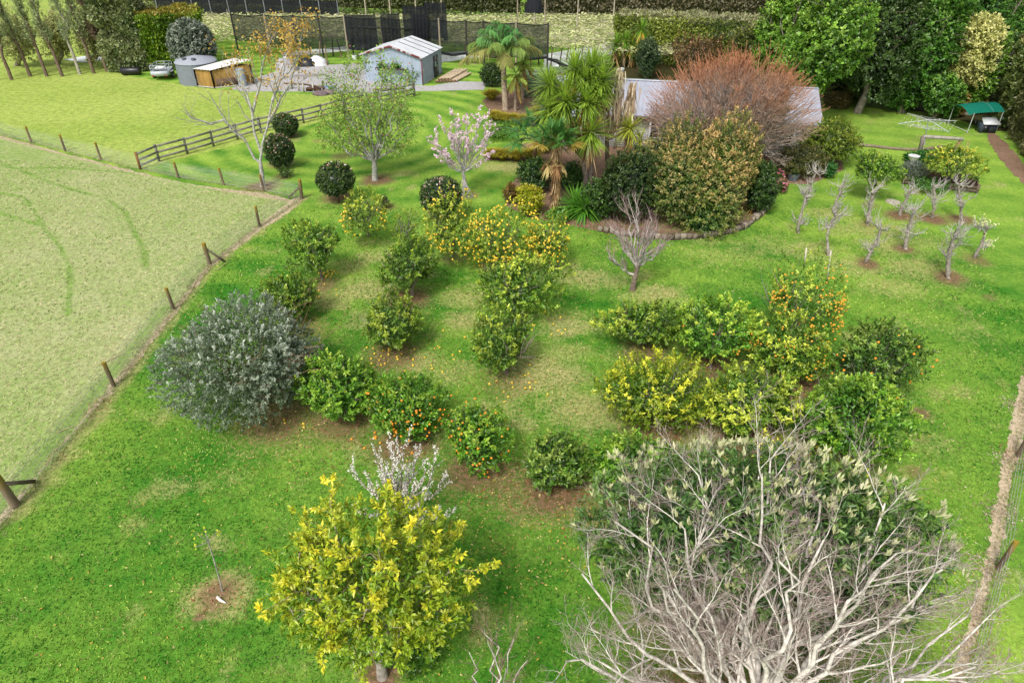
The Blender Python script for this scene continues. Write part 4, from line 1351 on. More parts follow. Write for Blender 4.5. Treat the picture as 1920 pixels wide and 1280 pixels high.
# the loquat behind the bare tree: big leaves, pale candles
LOQ = (A(40, 78, 34, 1.1), A(104, 146, 70, 1.0), A(170, 200, 105, .95))
root, c, R, lump = shrub('loquat_tree', (1440, 1030, 630, 390), 'very broad dark leaved shrub tipped with pale cream new shoots', 'tree', *LOQ, 101, n=1500, m=13, L=.175, W=.06, tipf=.25, b=.3, yr=.62, amp=.22, slen=.35, up=.3, fill=.5, ragged=.22)
r = np.random.default_rng(102)
u = rdir(r, 1500)
u = u[(u[:, 2] > .05) & (u[:, 1] < .9)]
u = u[r.random(len(u)) < .12 + .95 * u[:, 2] ** 2 * np.clip(.75 + u[:, 1], .2, 1)][:560]
p = c + u * R * (lump(u) * r.uniform(.93, 1.04, len(u)))[:, None]
fb = Buf()
for k in range(6):
    add_leaves(fb, p + r.normal(0, .02, p.shape), unit(u * .4 + UP3 * .9 + r.normal(0, .32, u.shape)), unit(u + r.normal(0, .6, u.shape)), r.uniform(.16, .26, len(u)), .06,
               lerp(A(205, 212, 150, 1.15), A(235, 232, 195, 1.0), r.random(len(u))))
fb.build('new_shoot', M_SOFT, root)['kind'] = 'stuff'

# white blossom plum
r = np.random.default_rng(110)
base = G(742, 985)
root = thing('blossom_tree', base, 'bare plum tree with erect branches covered in white blossom', 'tree')
tb = Buf()
fork = base + np.array([0, 0, .7])
tb.tube(np.array([base + [0, 0, -.1], base + [.02, 0, .35], fork]), [.1, .08, .075], DKBARK, 8)
tips = [(655, 870), (692, 915), (700, 850), (735, 830), (768, 822), (790, 840), (830, 858), (845, 890), (812, 920), (740, 850), (780, 860), (850, 960), (670, 960), (715, 870), (760, 905), (800, 880)]
P, Q = limb_paths(r, fork, [T(x, y, base[1] + d) for (x, y), d in zip(tips, r.uniform(-.7, .7, 16))], 9, .2, .02, .045, .008)
add_tubes(tb, P, Q, 5, A(168, 156, 146, 1.2))
P2, Q2 = spawn(r, P, Q, 6, .25, .9, (.3, .7), (.25, .5), .5, .06, 7, .55, .3)
add_tubes(tb, P2, Q2, 4, A(168, 156, 146, 1.2))
tb.build('trunk', M_BARK, root)
fb = Buf()
pts = []
for PP, per, lo in ((P, 18, .5), (P2, 11, .25)):
    B, n, _ = PP.shape
    t = r.uniform(lo, 1, (B, per))
    f = t * (n - 1)
    i = np.minimum(f.astype(int), n - 2)
    w = (f - i)[:, :, None]
    b_ = np.arange(B)[:, None]
    pts.append((PP[b_, i] * (1 - w) + PP[b_, i + 1] * w).reshape(-1, 3))
pts = np.concatenate(pts)
pts = np.concatenate([pts, pts + r.normal(0, .02, pts.shape)]) + r.normal(0, .018, (len(pts) * 2, 3))
petals(fb, r, pts, .027, [A(250, 248, 244, 1.05), A(240, 236, 228, 1.05), A(232, 225, 218, 1.05)], 5)
fb.build('blossom', M_PETAL, root)['kind'] = 'stuff'

# bare grey plum in the middle lawn
r = np.random.default_rng(120)
base = G(1186, 543)
root = thing('bare_plum_tree', base, 'leafless grey plum tree with upright reddish twigs in the middle lawn', 'tree')
tb = Buf()
fork = base + np.array([.12, 0, 1.2])
tb.tube(np.array([base + [0, 0, -.1], base + [.03, 0, .5], fork]), [.16, .12, .11], A(140, 125, 112, 1.3), 9)
Y = base[1]
low = base + [-.02, 0, .8]
P0, Q0 = limb_paths(r, low, [T(1145, 482, Y - .3)], 9, .12, .03, .07, .03)
P, Q = limb_paths(r, fork, [T(1150, 425, Y + .2), T(1180, 400, Y + .5), T(1195, 380, Y - .3), T(1225, 415, Y + .2), T(1245, 455, Y - .2), T(1210, 440, Y - .9), T(1165, 440, Y + 1.0), T(1230, 430, Y + .9)], 9, .16, .025, .07, .022)
P, Q = np.concatenate([P0, P]), np.concatenate([Q0, Q])
add_tubes(tb, P, Q, 6, A(180, 172, 166, 1.15))
tb.build('trunk', M_BARK, root)
cb = Buf()
P2, Q2 = spawn(r, P, Q, 8, .3, 1, (.4, .95), (.3, .6), .25, .08, 7, .6, .3)
add_tubes(cb, P2, Q2, 5, A(186, 176, 172, 1.1))
P3, Q3 = spawn(r, P2, np.maximum(Q2, .007), 6, .15, 1, (.3, .85), (.35, .75), .3, .06, 6, .7, .4)
add_tubes(cb, P3, Q3, 3, A(172, 150, 148, 1.1))
P4, Q4 = spawn(r, P3, np.maximum(Q3, .005), 1, .3, 1, (.3, .8), (.3, .5), .3, .06, 4, .8, .5)
add_tubes(cb, P4, Q4, 3, A(165, 122, 120, 1.15))
cb.build('crown', M_TWIG, root)

# huge red brown leafless maple by the house
r = np.random.default_rng(130)
base = np.array([14.4, 42.6, 0])
root = thing('red_twigged_tree', base, 'huge domed leafless tree with fine orange brown twigs before the house roof', 'tree')
tb = Buf()
fork = base + np.array([-.1, 0, 1.3])
tb.tube(np.array([base + [0, 0, -.1], base + [0, 0, .7], fork]), [.32, .26, .24], GREY, 9)
c = np.array([13.7, 43.3, 2.8])
R = np.array([5.5, 4.2, 4.7])
u = rdir(r, 60)
u = u[u[:, 2] > .0][:28]
P, Q = limb_paths(r, fork, c + u * R * .70, 9, .1, .03, .10, .035)
add_tubes(tb, P, Q, 6, A(165, 155, 145, 1.3))
tb.build('trunk', M_BARK, root)
cb = Buf()
GT, OT = A(178, 164, 152, 1.1), A(186, 130, 96, 1.05)


def height_tint(PP):
    k = np.clip((np.linalg.norm((PP - c) / R, axis=2) - .66) / .45 + .55 * np.clip((PP[..., 2] - 4.8) / 3, -.8, 1), 0, 1)[..., None]
    return GT * (1 - k) + OT * k


P2, Q2 = spawn(r, P, Q, 10, .3, 1, (.4, .95), (.28, .5), .08, .08, 6, .55, .35)
add_tubes(cb, P2, Q2, 4, height_tint(P2))
P3, Q3 = spawn(r, P2, np.maximum(Q2, .018), 8, .2, 1, (.4, 1.0), (.35, .65), .12, .08, 5, .7, .5)
add_tubes(cb, P3, Q3, 3, height_tint(P3))
P4, Q4 = spawn(r, P3, np.maximum(Q3, .015), 8, .1, 1, (.4, 1.0), (.45, .95), .15, .08, 4, .85, .7)
k = np.linalg.norm((P4[:, -1] - c) / R, axis=1) < 1.02
add_tubes(cb, P4[k], Q4[k], 3, height_tint(P4[k]))
n = 2600
u = rdir(r, n * 2)
u = u[u[:, 2] > .02][:n]
n = len(u)
st = c + u * R * (r.uniform(.55, .93, n) * (1 + .16 * smooth_noise(u[:, 0] * 6, u[:, 1] * 6 + u[:, 2] * 4, 9, 1.3)))[:, None]
d = unit(u * [1, 1, .7] + UP3 * .45 + r.normal(0, .3, (n, 3)))
ln = r.uniform(.4, 1.3, n)[:, None]
P5 = np.stack([st, st + d * ln * .5 + r.normal(0, .03, (n, 3)), st + d * ln + UP3 * ln * .06], 1)
add_tubes(cb, P5, np.tile([.017, .014, .010], (n, 1)), 3, height_tint(P5))
cb.build('crown', M_TWIG, root)

# pale bare tree holding yellow leaves
r = np.random.default_rng(140)
base = G(492, 350)
Y = base[1]
root = thing('half_bare_tree', base, 'tall pale limbed tree with a few orange yellow leaves, standing at the wire fence', 'tree')
tb = Buf()
WH = A(196, 194, 188, 1.35)
tb.tube(np.array([base + [0, 0, -.1], T(491, 325, Y), T(488, 305, Y)]), [.17, .13, .115], WH, 9)
k0 = T(488, 305, Y)
segs = [[k0, T(477, 295, Y), T(455, 262, Y - .3), T(436, 240, Y - .5), T(415, 205, Y - .6), T(395, 180, Y - .8)],
        [k0, T(495, 270, Y), T(502, 235, Y + .2), T(508, 200, Y + .3), T(520, 150, Y + .4), T(540, 95, Y + .5)],
        [T(491, 290, Y), T(478, 250, Y + .2), T(472, 205, Y + .4), T(462, 175, Y + .5), T(448, 145, Y + .6), T(435, 115, Y + .7)],
        [T(473, 215, Y + .4), T(480, 180, Y + .6), T(487, 155, Y + .7), T(492, 125, Y + .8), T(500, 95, Y + .8), T(505, 70, Y + .9)],
        [T(436, 240, Y - .5), T(415, 228, Y - .9), T(398, 230, Y - 1.2), T(375, 228, Y - 1.4), T(360, 222, Y - 1.5), T(352, 208, Y - 1.6)],
        [T(503, 230, Y + .2), T(520, 208, Y - .2), T(530, 185, Y - .4), T(545, 155, Y - .5), T(552, 130, Y - .6), T(560, 95, Y - .8)],
        [T(510, 190, Y + .3), T(528, 150, Y + .9), T(540, 130, Y + 1.2), T(556, 100, Y + 1.4), T(565, 85, Y + 1.6), T(572, 62, Y + 1.7)]]
P = np.array(segs)
P[:, 1:] += r.normal(0, .08, P[:, 1:].shape)
Q = np.broadcast_to(np.linspace(.085, .022, 6)[None], (7, 6)).copy()
add_tubes(tb, P, Q, 6, WH)
tb.build('trunk', M_BARK, root)
cb = Buf()
P2, Q2 = spawn(r, P, Q, 8, .3, 1, (.4, .9), (.22, .5), .2, .12, 6, .5, .35)
add_tubes(cb, P2, Q2, 4, WH * .85)
P3, Q3 = spawn(r, P2, np.maximum(Q2, .012), 5, .2, 1, (.4, .9), (.3, .6), .15, .12, 5, .7, .5)
add_tubes(cb, P3, Q3, 3, A(175, 168, 158, 1.3))
cb.build('branch', M_TWIG, root)
fb = Buf()
tips = P3[:, 2:].reshape(-1, 3)
w = np.clip((tips[:, 2] - 5.2) / 2.5, 0, 1) * np.clip((tips[:, 0] + 17.6) / 2.5, 0, 1)
w = w + .5 * (np.linalg.norm(tips - T(508, 205, Y), axis=1) < 1.0)
tips = tips[r.random(len(tips)) < w * .6]
q = np.repeat(tips, 5, 0) + r.normal(0, .17, (len(tips) * 5, 3))
add_leaves(fb, q, rdir(r, len(q)), rdir(r, len(q)), r.uniform(.12, .2, len(q)), .1, lerp(A(200, 150, 62, 1.2), A(228, 200, 110, 1.15), r.random(len(q))))
fb.build('crown', M_SOFT, root)

# sparse green tree on the lawn
r = np.random.default_rng(150)
base = G(703, 338)
Y = base[1]
root = thing('sparse_green_tree', base, 'open crowned pale barked tree with thin light green leaves on the lawn', 'tree')
tb = Buf()
fork = T(702, 302, Y)
tb.tube(np.array([base + [0, 0, -.1], (base + fork) / 2, fork]), [.22, .17, .16], WH * .95, 9)
ends = [T(610, 225, Y - .5), T(620, 262, Y - .9), T(640, 190, Y + .6), T(665, 150, Y + .9), T(690, 125, Y + .5), T(720, 130, Y - .2), T(745, 155, Y + 1), T(760, 190, Y - .3), T(770, 235, Y - .6), T(735, 215, Y - 1.2), T(675, 215, Y - 1.2), T(650, 235, Y + 1.4), T(725, 180, Y + 1.6), T(630, 165, Y + .8)]
P, Q = limb_paths(r, fork, ends, 9, .1, .03, .09, .025)
add_tubes(tb, P, Q, 6, WH * .92)
P2, Q2 = spawn(r, P, Q, 7, .3, 1, (.4, .9), (.25, .5), .12, .1, 6, .5, .35)
add_tubes(tb, P2, Q2, 4, A(170, 165, 155, 1.3))
P3, Q3 = spawn(r, P2, np.maximum(Q2, .01), 5, .25, 1, (.4, .9), (.35, .6), .1, .1, 5, .7, .5)
add_tubes(tb, P3, Q3, 3, A(150, 145, 130, 1.3))
tb.build('trunk', M_BARK, root)
fb = Buf()
tips = P3[:, 1:].reshape(-1, 3)
q = np.repeat(tips, 5, 0) + r.normal(0, .17, (len(tips) * 5, 3))
q = q[r.random(len(q)) < .85]
gcol = lerp(A(105, 150, 52, 1.1), A(178, 208, 100, 1.05), r.random(len(q)))
gcol = np.where((r.random(len(q)) < .06)[:, None], A(190, 120, 95, 1.2), gcol)
add_leaves(fb, q, rdir(r, len(q)), unit(UP3 + rdir(r, len(q))), r.uniform(.11, .19, len(q)), .085, gcol)
fb.build('crown', M_SOFT, root)

# pink magnolia
r = np.random.default_rng(160)
base = G(872, 366)
Y = base[1]
root = thing('pink_flowering_tree', base, 'small pale stemmed tree covered in pink and white flowers', 'tree')
tb = Buf()
fork = T(868, 322, Y)
tb.tube(np.array([base + [0, 0, -.1], T(873, 345, Y), fork]), [.12, .1, .09], WH, 8)
ends = [T(815, 262, Y - .4), T(822, 285, Y - .8), T(838, 240, Y + .5), T(855, 228, Y + .3), T(878, 225, Y + .2), T(900, 235, Y + .4), T(922, 250, Y - .3), T(915, 290, Y - .7), T(890, 250, Y - .9), T(850, 260, Y - 1.0), T(865, 245, Y + 1.1), T(905, 262, Y + .9), T(830, 300, Y + .6)]
P, Q = limb_paths(r, fork, ends, 8, .12, .03, .05, .016)
add_tubes(tb, P, Q, 5, WH * .95)
P2, Q2 = spawn(r, P, Q, 6, .3, 1, (.4, .9), (.28, .5), .25, .08, 6, .6, .35)
add_tubes(tb, P2, Q2, 4, A(180, 172, 168, 1.3))
P3, Q3 = spawn(r, P2, np.maximum(Q2, .008), 3, .3, 1, (.4, .8), (.3, .5), .25, .08, 4, .7, .5)
add_tubes(tb, P3, Q3, 3, A(180, 170, 165, 1.3))
tb.build('trunk', M_BARK, root)
fb = Buf()
tips = np.concatenate([P3[:, -1], P2[:, -1], P3[:, 2]])
tips = tips[r.random(len(tips)) < .8]
for k in range(6):
    add_leaves(fb, tips, unit(UP3 * .5 + rdir(r, len(tips))), rdir(r, len(tips)), r.uniform(.09, .16, len(tips)), .075,
               lerp(A(230, 170, 205, 1.1), A(252, 240, 245, 1.0), r.random(len(tips)) ** .6))
fb.build('blossom', M_PETAL, root)['kind'] = 'stuff'
fb = Buf()
q = P3[:, 1] + r.normal(0, .1, P3[:, 1].shape)
add_leaves(fb, q, rdir(r, len(q)), UP3 + rdir(r, len(q)), .1, .05, A(135, 165, 85))
fb.build('crown', M_SOFT, root)

# staked sapling with mulch ring
r = np.random.default_rng(170)
base = G(417, 1108)
Y = base[1]
root = thing('young_sapling', base, 'thin leaning sapling with a few yellow leaves in a ring of dead grass', 'tree')
tb = Buf()
top = T(391, 1016, Y)
tb.tube(np.array([base, T(410, 1080, Y), T(400, 1045, Y), top]), [.024, .02, .018, .016], A(185, 178, 172, 1.3), 7)
ends = [T(366, 998, Y), T(410, 992, Y + .1), T(365, 1025, Y - .1), T(385, 990, Y + .2)]
P, Q = limb_paths(r, top, ends, 5, 0, .03, .013, .007)
add_tubes(tb, P, Q, 5, A(160, 155, 150, 1.3))
tb.build('trunk', M_BARK, root)
fb = Buf()
q = np.repeat(P[:, -1], 5, 0) + r.normal(0, .05, (20, 3))
add_leaves(fb, q, rdir(r, 20), rdir(r, 20), .09, .05, A(215, 215, 70, 1.1))
fb.build('crown', M_SOFT, root)

# pollarded pear trees: trunk paths surveyed, knobbly heads of spurs
PEARS = [
    ([(1495, 437), (1499, 410), (1506, 388), (1512, 370)], 'pollarded pear tree nearest the garden bed, knobbly lower half of a leaning pair', 0, 1),
    ([(1510, 382), (1514, 360), (1521, 342), (1528, 322)], 'pollarded pear tree with a wide fuzzy top next to the mulched house corner', 0, 2),
    ([(1553, 478), (1552, 445), (1558, 422), (1568, 404)], 'pollarded pear tree with a flat whorl of spurs, white stake at its foot', 0, 1),
    ([(1563, 400), (1568, 378), (1574, 365), (1578, 350)], 'pollarded pear tree with crooked top, directly behind the one with a white stake', 0, 1),
    ([(1626, 421), (1631, 395), (1634, 375), (1637, 358)], 'thick pollarded pear tree with two dense whorls below the lollipop citrus', 0, 2),
    ([(1625, 494), (1634, 468), (1646, 452), (1652, 430)], 'forked crooked pollarded pear tree on bare soil in the pear row', 0, 1),
    ([(1697, 466), (1702, 440), (1709, 415), (1716, 393)], 'straight thick pollarded pear tree with short spurs all up its trunk', 0, 3),
    ([(1687, 403), (1692, 390), (1697, 378), (1705, 362)], 'smallest dark pollarded pear tree close to the timber garden bed', 0, 1),
    ([(1748, 410), (1750, 390), (1751, 372), (1753, 352)], 'slim pollarded pear tree in front of the middle of the timber bed', 0, 1),
    ([(1804, 413), (1802, 388), (1799, 365), (1797, 345)], 'pollarded pear tree with spreading head at the end of the timber bed', 0, 2),
    ([(1776, 520), (1781, 485), (1784, 460), (1790, 437)], 'largest pollarded pear tree, pale and thick trunked, closest to the orchard', 0, 2),
    ([(1828, 484), (1838, 462), (1846, 445), (1850, 425)], 'leaning pollarded pear tree with pale leaf buds on its tips', 1, 1)]
for i, (path, lab, buds, kn) in enumerate(PEARS):
    r = np.random.default_rng(180 + i)
    b0 = G(*path[0])
    P = np.array([T(x, y, b0[1]) for x, y in path])
    P[:, 1] += r.normal(0, .06, len(P))
    P = np.concatenate([P[:1] - [0, 0, .1], P])
    f = np.linspace(0, len(P) - 1, 13)
    j = np.minimum(f.astype(int), len(P) - 2)
    path3 = P[j] + (P[j + 1] - P[j]) * (f - j)[:, None]
    path3[1:-1] += r.normal(0, .018, path3[1:-1].shape)
    root = thing('pollarded_pear_tree', b0, lab, 'pear tree', 'pollarded pear trees on the side lawn')
    tb = Buf()
    rad = np.linspace(.13, .085, 13) * r.uniform(.8, 1.3, 13) * (.88 if i in (4, 6, 10) else .64)
    tb.tube(path3, rad, A(165, 156, 146, 1.2), 8)
    cb = Buf()
    heads = [path3[-1]] + [path3[k] + r.normal(0, .06, 3) for k in r.choice(np.arange(4, 12), kn + 1, replace=False)]
    for h in heads:
        kk = 7 if h is heads[0] else int(r.integers(3, 6))
        u = rdir(r, kk)
        u[:, 2] = np.abs(u[:, 2]) * .8 + .1
        P1, Q1 = limb_paths(r, h, h + unit(u) * r.uniform(.25, .75, (kk, 1)), 5, .14, .09, .036, .016)
        add_tubes(tb, P1, Q1, 5, A(180, 173, 166, 1.2))
        P2, Q2 = spawn(r, P1, Q1, 5, .3, 1, (.4, 1.1), (.35, 1.0), .6, .14, 5, .5, .4)
        add_tubes(cb, P2, Q2, 4, A(198, 192, 188, 1.15))
        P3, Q3 = spawn(r, P2, np.maximum(Q2, .008), 1, .5, 1, (.5, 1.1), (.3, .6), .3, .1, 3, .8, .6)
        add_tubes(cb, P3, Q3, 3, A(190, 184, 178, 1.25))
        if buds:
            q = P3[:, -1]
            add_leaves(cb, np.repeat(q, 3, 0), rdir(r, len(q) * 3), rdir(r, len(q) * 3), .09, .05, A(225, 228, 165, 1.1))
    # a few side twigs up the trunk
    P2, Q2 = spawn(r, path3[None, 3:], np.full((1, 10), .02), 16, .0, 1, (.8, 1.4), (.12, .22), .3, .12, 4, .8, .4)
    add_tubes(cb, P2, Q2, 3, A(185, 178, 170, 1.25))
    tb.build('trunk', M_BARK, root)
    cb.build('crown', M_TWIG, root)


# ------------------------------------------------------------------ the garden beds round the house
def rosette(r, c, n, L, W, axis=UP3, lo=-.5, cols=(A(70, 120, 30, 1.2), A(165, 190, 60, 1.1)), dead=0, skirt=None, droop=.25, ylow=.75):
    bf = Buf()
    ax = unit(np.asarray(axis, float))
    u = rdir(r, n * 4)
    u = u[(u @ ax) > lo][:n]
    e = u @ ax
    col = lerp(cols[0], cols[1], np.clip(r.random(n) * .55 + .35 * e + .2, 0, 1))
    low = e < lo + .38
    ycol = np.where((r.random(n) < .5)[:, None], A(215, 175, 60, 1.15), A(200, 190, 80, 1.15))
    col = np.where((low & (r.random(n) < ylow))[:, None], ycol, col)
    add_strips(bf, np.tile(c, (n, 1)) + u * L * .08, u, L * r.uniform(.85, 1.12, n), W, droop * r.uniform(.4, 1.3, n) * (1.25 - e), col, col * 1.05)
    if dead:
        u = rdir(r, dead)
        u[:, 2] = -np.abs(u[:, 2]) * 1.6 - .7
        c2 = np.tile(c, (dead, 1)) + np.array([0, 0, -1.0]) * r.uniform(0, skirt or L * .7, dead)[:, None]
        add_strips(bf, c2, u, L * r.uniform(.6, 1.0, dead), W * .8, .35, lerp(A(196, 150, 80, 1.15), A(225, 200, 155, 1.05), r.random(dead)))
    return bf


r = np.random.default_rng(200)
YB = G(1100, 362)
root = thing('yucca_tree', YB, 'tall many headed yucca of green and yellow sword leaves before the house', 'yucca')
Y0 = YB[1]
heads = [(1030, 205, .2, 0), (1062, 172, .3, 0), (1050, 235, -.5, 0), (1060, 190, -.4, 60), (1098, 190, -.4, 25), (1118, 175, .3, 20), (1078, 130, .9, 0), (1112, 125, .9, 0), (1128, 150, .5, 0), (1098, 150, .5, 0),
         (1040, 180, .8, 0), (1108, 247, -.9, 40), (1030, 160, 1.0, 0)]
tb = Buf()
crot = T(1095, 300, Y0)
tb.tube(np.array([YB + [-.15, 0, -.1], T(1098, 330, Y0), crot]), [.24, .19, .17], A(158, 146, 136, 1.2), 9)
tb.tube(np.array([YB + [.25, .1, -.1], T(1108, 325, Y0), T(1112, 285, Y0)]), [.17, .14, .12], A(165, 152, 140, 1.2), 8)
ends = np.array([T(x, y, Y0 + d) for x, y, d, _ in heads])
P, Q = limb_paths(r, crot, ends, 8, .06, .02, .13, .09)
add_tubes(tb, P, Q, 6, A(140, 122, 105, 1.3))
tb.build('trunk', M_BARK, root)
for (x, y, d, dead), e in zip(heads, ends):
    big = 1.15 if (x, y) != (1108, 247) else 1.3
    rosette(r, e, 190, 1.08 * big, .085, UP3 * .6 + np.array([0, -.8, .0]) + unit(e - ends.mean(0)) * .5, -.6, (A(66, 112, 34, 1.1), A(168, 196, 76, 1.0)), dead=dead + 22, droop=.14).build('leaf_rosette', M_LEAF, root)

r = np.random.default_rng(210)
B2 = G(1138, 352)
Y1 = B2[1]
root = thing('dying_yucca', B2, 'yucca with shaggy dry straw coloured leaf skirts and one yellow green head', 'yucca')
tb = Buf()
crot = T(1138, 260, Y1)
tb.tube(np.array([B2 + [0, 0, -.1], T(1139, 310, Y1), crot]), [.17, .14, .13], A(120, 108, 98, 1.3), 8)
dh = [(1141, 152, .2), (1162, 142, .3), (1186, 166, .5), (1130, 200, .0), (1158, 186, .2), (1180, 212, .3)]
ends = np.array([T(x, y, Y1 + d) for x, y, d in dh] + [T(1182, 240, Y1 - .3)])
P, Q = limb_paths(r, crot, ends, 8, .1, .02, .1, .06)
add_tubes(tb, P, Q, 6, A(150, 130, 108, 1.3))
tb.build('trunk', M_BARK, root)
for e in ends[:6]:
    bf = Buf()
    n = 150
    u = rdir(r, n)
    u[:, 2] = -np.abs(u[:, 2]) - 2.6
    pp = np.tile(e + [0, 0, .35], (n, 1)) + np.array([0, 0, -1.0]) * r.uniform(-.1, 1.5, n)[:, None] + r.normal(0, .15, (n, 3)) * [1, 1, .3]
    add_strips(bf, pp, u, r.uniform(.5, .95, n), .085, .15, lerp(A(170, 142, 112, 1.1), A(236, 222, 196, .95), r.random(n)))
    bf.build('dead_leaf_skirt', M_SOFT, root)
for e in ends[6:]:
    rosette(r, e, 150, 1.1, .08, UP3 * .7 + np.array([0, -.7, 0]), -.55, (A(120, 150, 40, 1.15), A(205, 212, 90, 1.1)), 55, 1.6).build('leaf_rosette', M_LEAF, root)
e = T(1200, 262, Y1 - .5)
rosette(r, e, 60, .9, .06, UP3 + np.array([.3, -.4, 0]), -.5, (A(130, 155, 45, 1.15), A(205, 212, 95, 1.1)), 40, 1.2).build('leaf_rosette', M_LEAF, root)

for i, ((px, py), z, lab) in enumerate([((1078, 400), .55, 'low spiky green yucca at the bed edge, beside the shaggy palm trunk'), ((1096, 408), .6, 'low spiky green yucca nearest the pink flower litter')]):
    b0 = G(px, py)
    root = thing('young_yucca', b0, lab, 'yucca', 'stemless yuccas in the bed')
    rr = np.random.default_rng(215 + i)
    rosette(rr, b0 + [0, 0, z], 150, 1.3, .08, UP3 + np.array([0, -.3, 0]), -.4, (A(46, 112, 36, 1.1), A(118, 178, 58, 1.0)), ylow=.05).build('leaf_rosette', M_LEAF, root)
    Buf().tube([b0, b0 + [0, 0, z]], [.12, .09], DKBARK, 7).build('trunk', M_BARK, root)

for i, ((px, py), z, lab) in enumerate([((1169, 128), 1.5, 'smaller spiky yucca behind the house roof, darker of two'), ((1196, 130), 2.6, 'taller spiky yucca with a dry skirt behind the house roof')]):
    b0 = G(px, py - 2)
    root = thing('back_yucca', b0, lab, 'yucca', 'yuccas behind the house')
    rr = np.random.default_rng(217 + i)
    for dx, dz in (((0, 0), (-.9, -.4), (.7, -.7)) if i == 0 else ((0, 0), (.3, -1.0))):
        rosette(rr, b0 + [dx, 0, z + dz + 1.1], 110, 1.2, .09, UP3 + np.array([0, -.3, 0]), -.5, (A(60, 115, 35, 1.2), A(140, 180, 60, 1.15)), 40, 1.4).build('leaf_rosette', M_LEAF, root)
    Buf().tube([b0, b0 + [0, 0, z + 1.0]], [.16, .12], DKBARK, 7).build('trunk', M_BARK, root)


def feather_frond(r, c, az, el, L, col, n=46, W=.035, ll=.55, sag=.8):
    """a palm frond: arching rib with hanging leaflets"""
    bf = Buf()
    t = np.linspace(0, 1, 10)
    h = np.array([math.cos(az), math.sin(az), 0])
    x = L * (t * math.cos(el) * (1 - .12 * t))
    z = L * (t * math.sin(el) - sag * .55 * t ** 2)
    rib = c + h * x[:, None] + UP3 * z[:, None]
    bf.tube(rib, np.linspace(.035, .008, 10), A(150, 160, 80, 1.2), 4, cap=False)
    tt = np.linspace(.12, 1, n)
    f = tt * 9
    i = np.minimum(f.astype(int), 8)
    p = rib[i] + (rib[i + 1] - rib[i]) * (f - i)[:, None]
    tan = unit(rib[i + 1] - rib[i])
    side = unit(np.cross(tan, UP3))
    ln = ll * np.sin(PI * np.clip(tt * .85 + .12, 0, 1)) ** .6
    for s in (-1, 1):
        d = unit(tan * .8 + side * s * .65 + np.array([0, 0, -.05]) + r.normal(0, .12, p.shape))
        add_strips(bf, p, d, ln, W, .75, col * r.uniform(.8, 1.2, (n, 1)))
    return bf


def palm(name, base, top, label, fronds, L, seed, trunk_r, group=None, cols=None, sag=.8, els=(1.45, -.1)):
    r = np.random.default_rng(seed)
    root = thing(name, base, label, 'palm', group)
    tr = Buf()
    k = 9
    pts = np.linspace(base - [0, 0, .1], top, k)
    tr.tube(pts, np.linspace(trunk_r * 1.25, trunk_r, k) * r.uniform(.93, 1.07, k), A(190, 172, 150, 1.3), 9)
    tr.tube([top, top + [0, 0, .5]], [trunk_r * .9, trunk_r * .4], A(140, 150, 80, 1.2), 8)
    tr.build('trunk', M_BARK, root)
    for i in range(fronds):
        q = i / max(1, fronds - 1)
        el = els[0] + (els[1] - els[0]) * q
        az = i * 2.399 + r.uniform(-.2, .2)
        col = (cols or [A(95, 150, 95, 1.15), A(110, 160, 100, 1.15), A(140, 165, 80, 1.15), A(195, 160, 95, 1.15)])[min(3, int(q * 3.9))]
        feather_frond(r, top + [0, 0, .35], az, el, L * r.uniform(.85, 1.1), np.asarray(col), W=.05, ll=L * .24, sag=sag).build('frond', M_SOFT, root)
    return root


pb = G(948, 207)
palm('queen_palm', pb, T(943, 108, pb[1]), 'tall feather palm with grey trunk and arching fronds beside the driveway', 26, 4.2, 220, .2, sag=.9, els=(1.45, .35), cols=[A(88, 150, 78, 1.1), A(110, 165, 88, 1.1), A(135, 162, 80, 1.1), A(160, 158, 92, 1.1)])
for i, ((x, y), (tx, ty), L, lab) in enumerate([((966, 208), (968, 150), 1.5, 'slender young palm with yellowing fronds, shorter of two by the tall palm'), ((979, 194), (981, 128), 1.5, 'slender young palm with yellowing fronds, taller of two by the tall palm')]):
    pb = G(x, y)
    palm('young_palm', pb, T(tx, ty, pb[1]), lab, 11, L, 222 + i, .1, 'slender young palms', [A(150, 180, 85, 1.15), A(160, 180, 80, 1.15), A(185, 185, 95, 1.15), A(190, 160, 95, 1.15)], els=(1.3, -1.0))


def fan(r, c, d, L, col, seg=26):
    """fan leaf on a stalk"""
    bf = Buf()
    d = unit(np.asarray(d, float))
    s = unit(np.cross(d, UP3))
    u = np.cross(s, d)
    tip = c + d * L
    bf.tube([c, (c + tip) / 2 + [0, 0, .06], tip], [.025, .02, .015], A(150, 160, 70, 1.2), 4, cap=False)
    a = np.linspace(-2.2, 2.2, seg)
    dd = d * np.cos(a)[:, None] + s * np.sin(a)[:, None] + u * .12 * np.cos(a * 7)[:, None]
    add_strips(bf, np.tile(tip, (seg, 1)), dd, L * .85 * (1 - .12 * np.abs(a)), .11, .28, np.asarray(col) * r.uniform(.85, 1.15, (seg, 1)))
    return bf


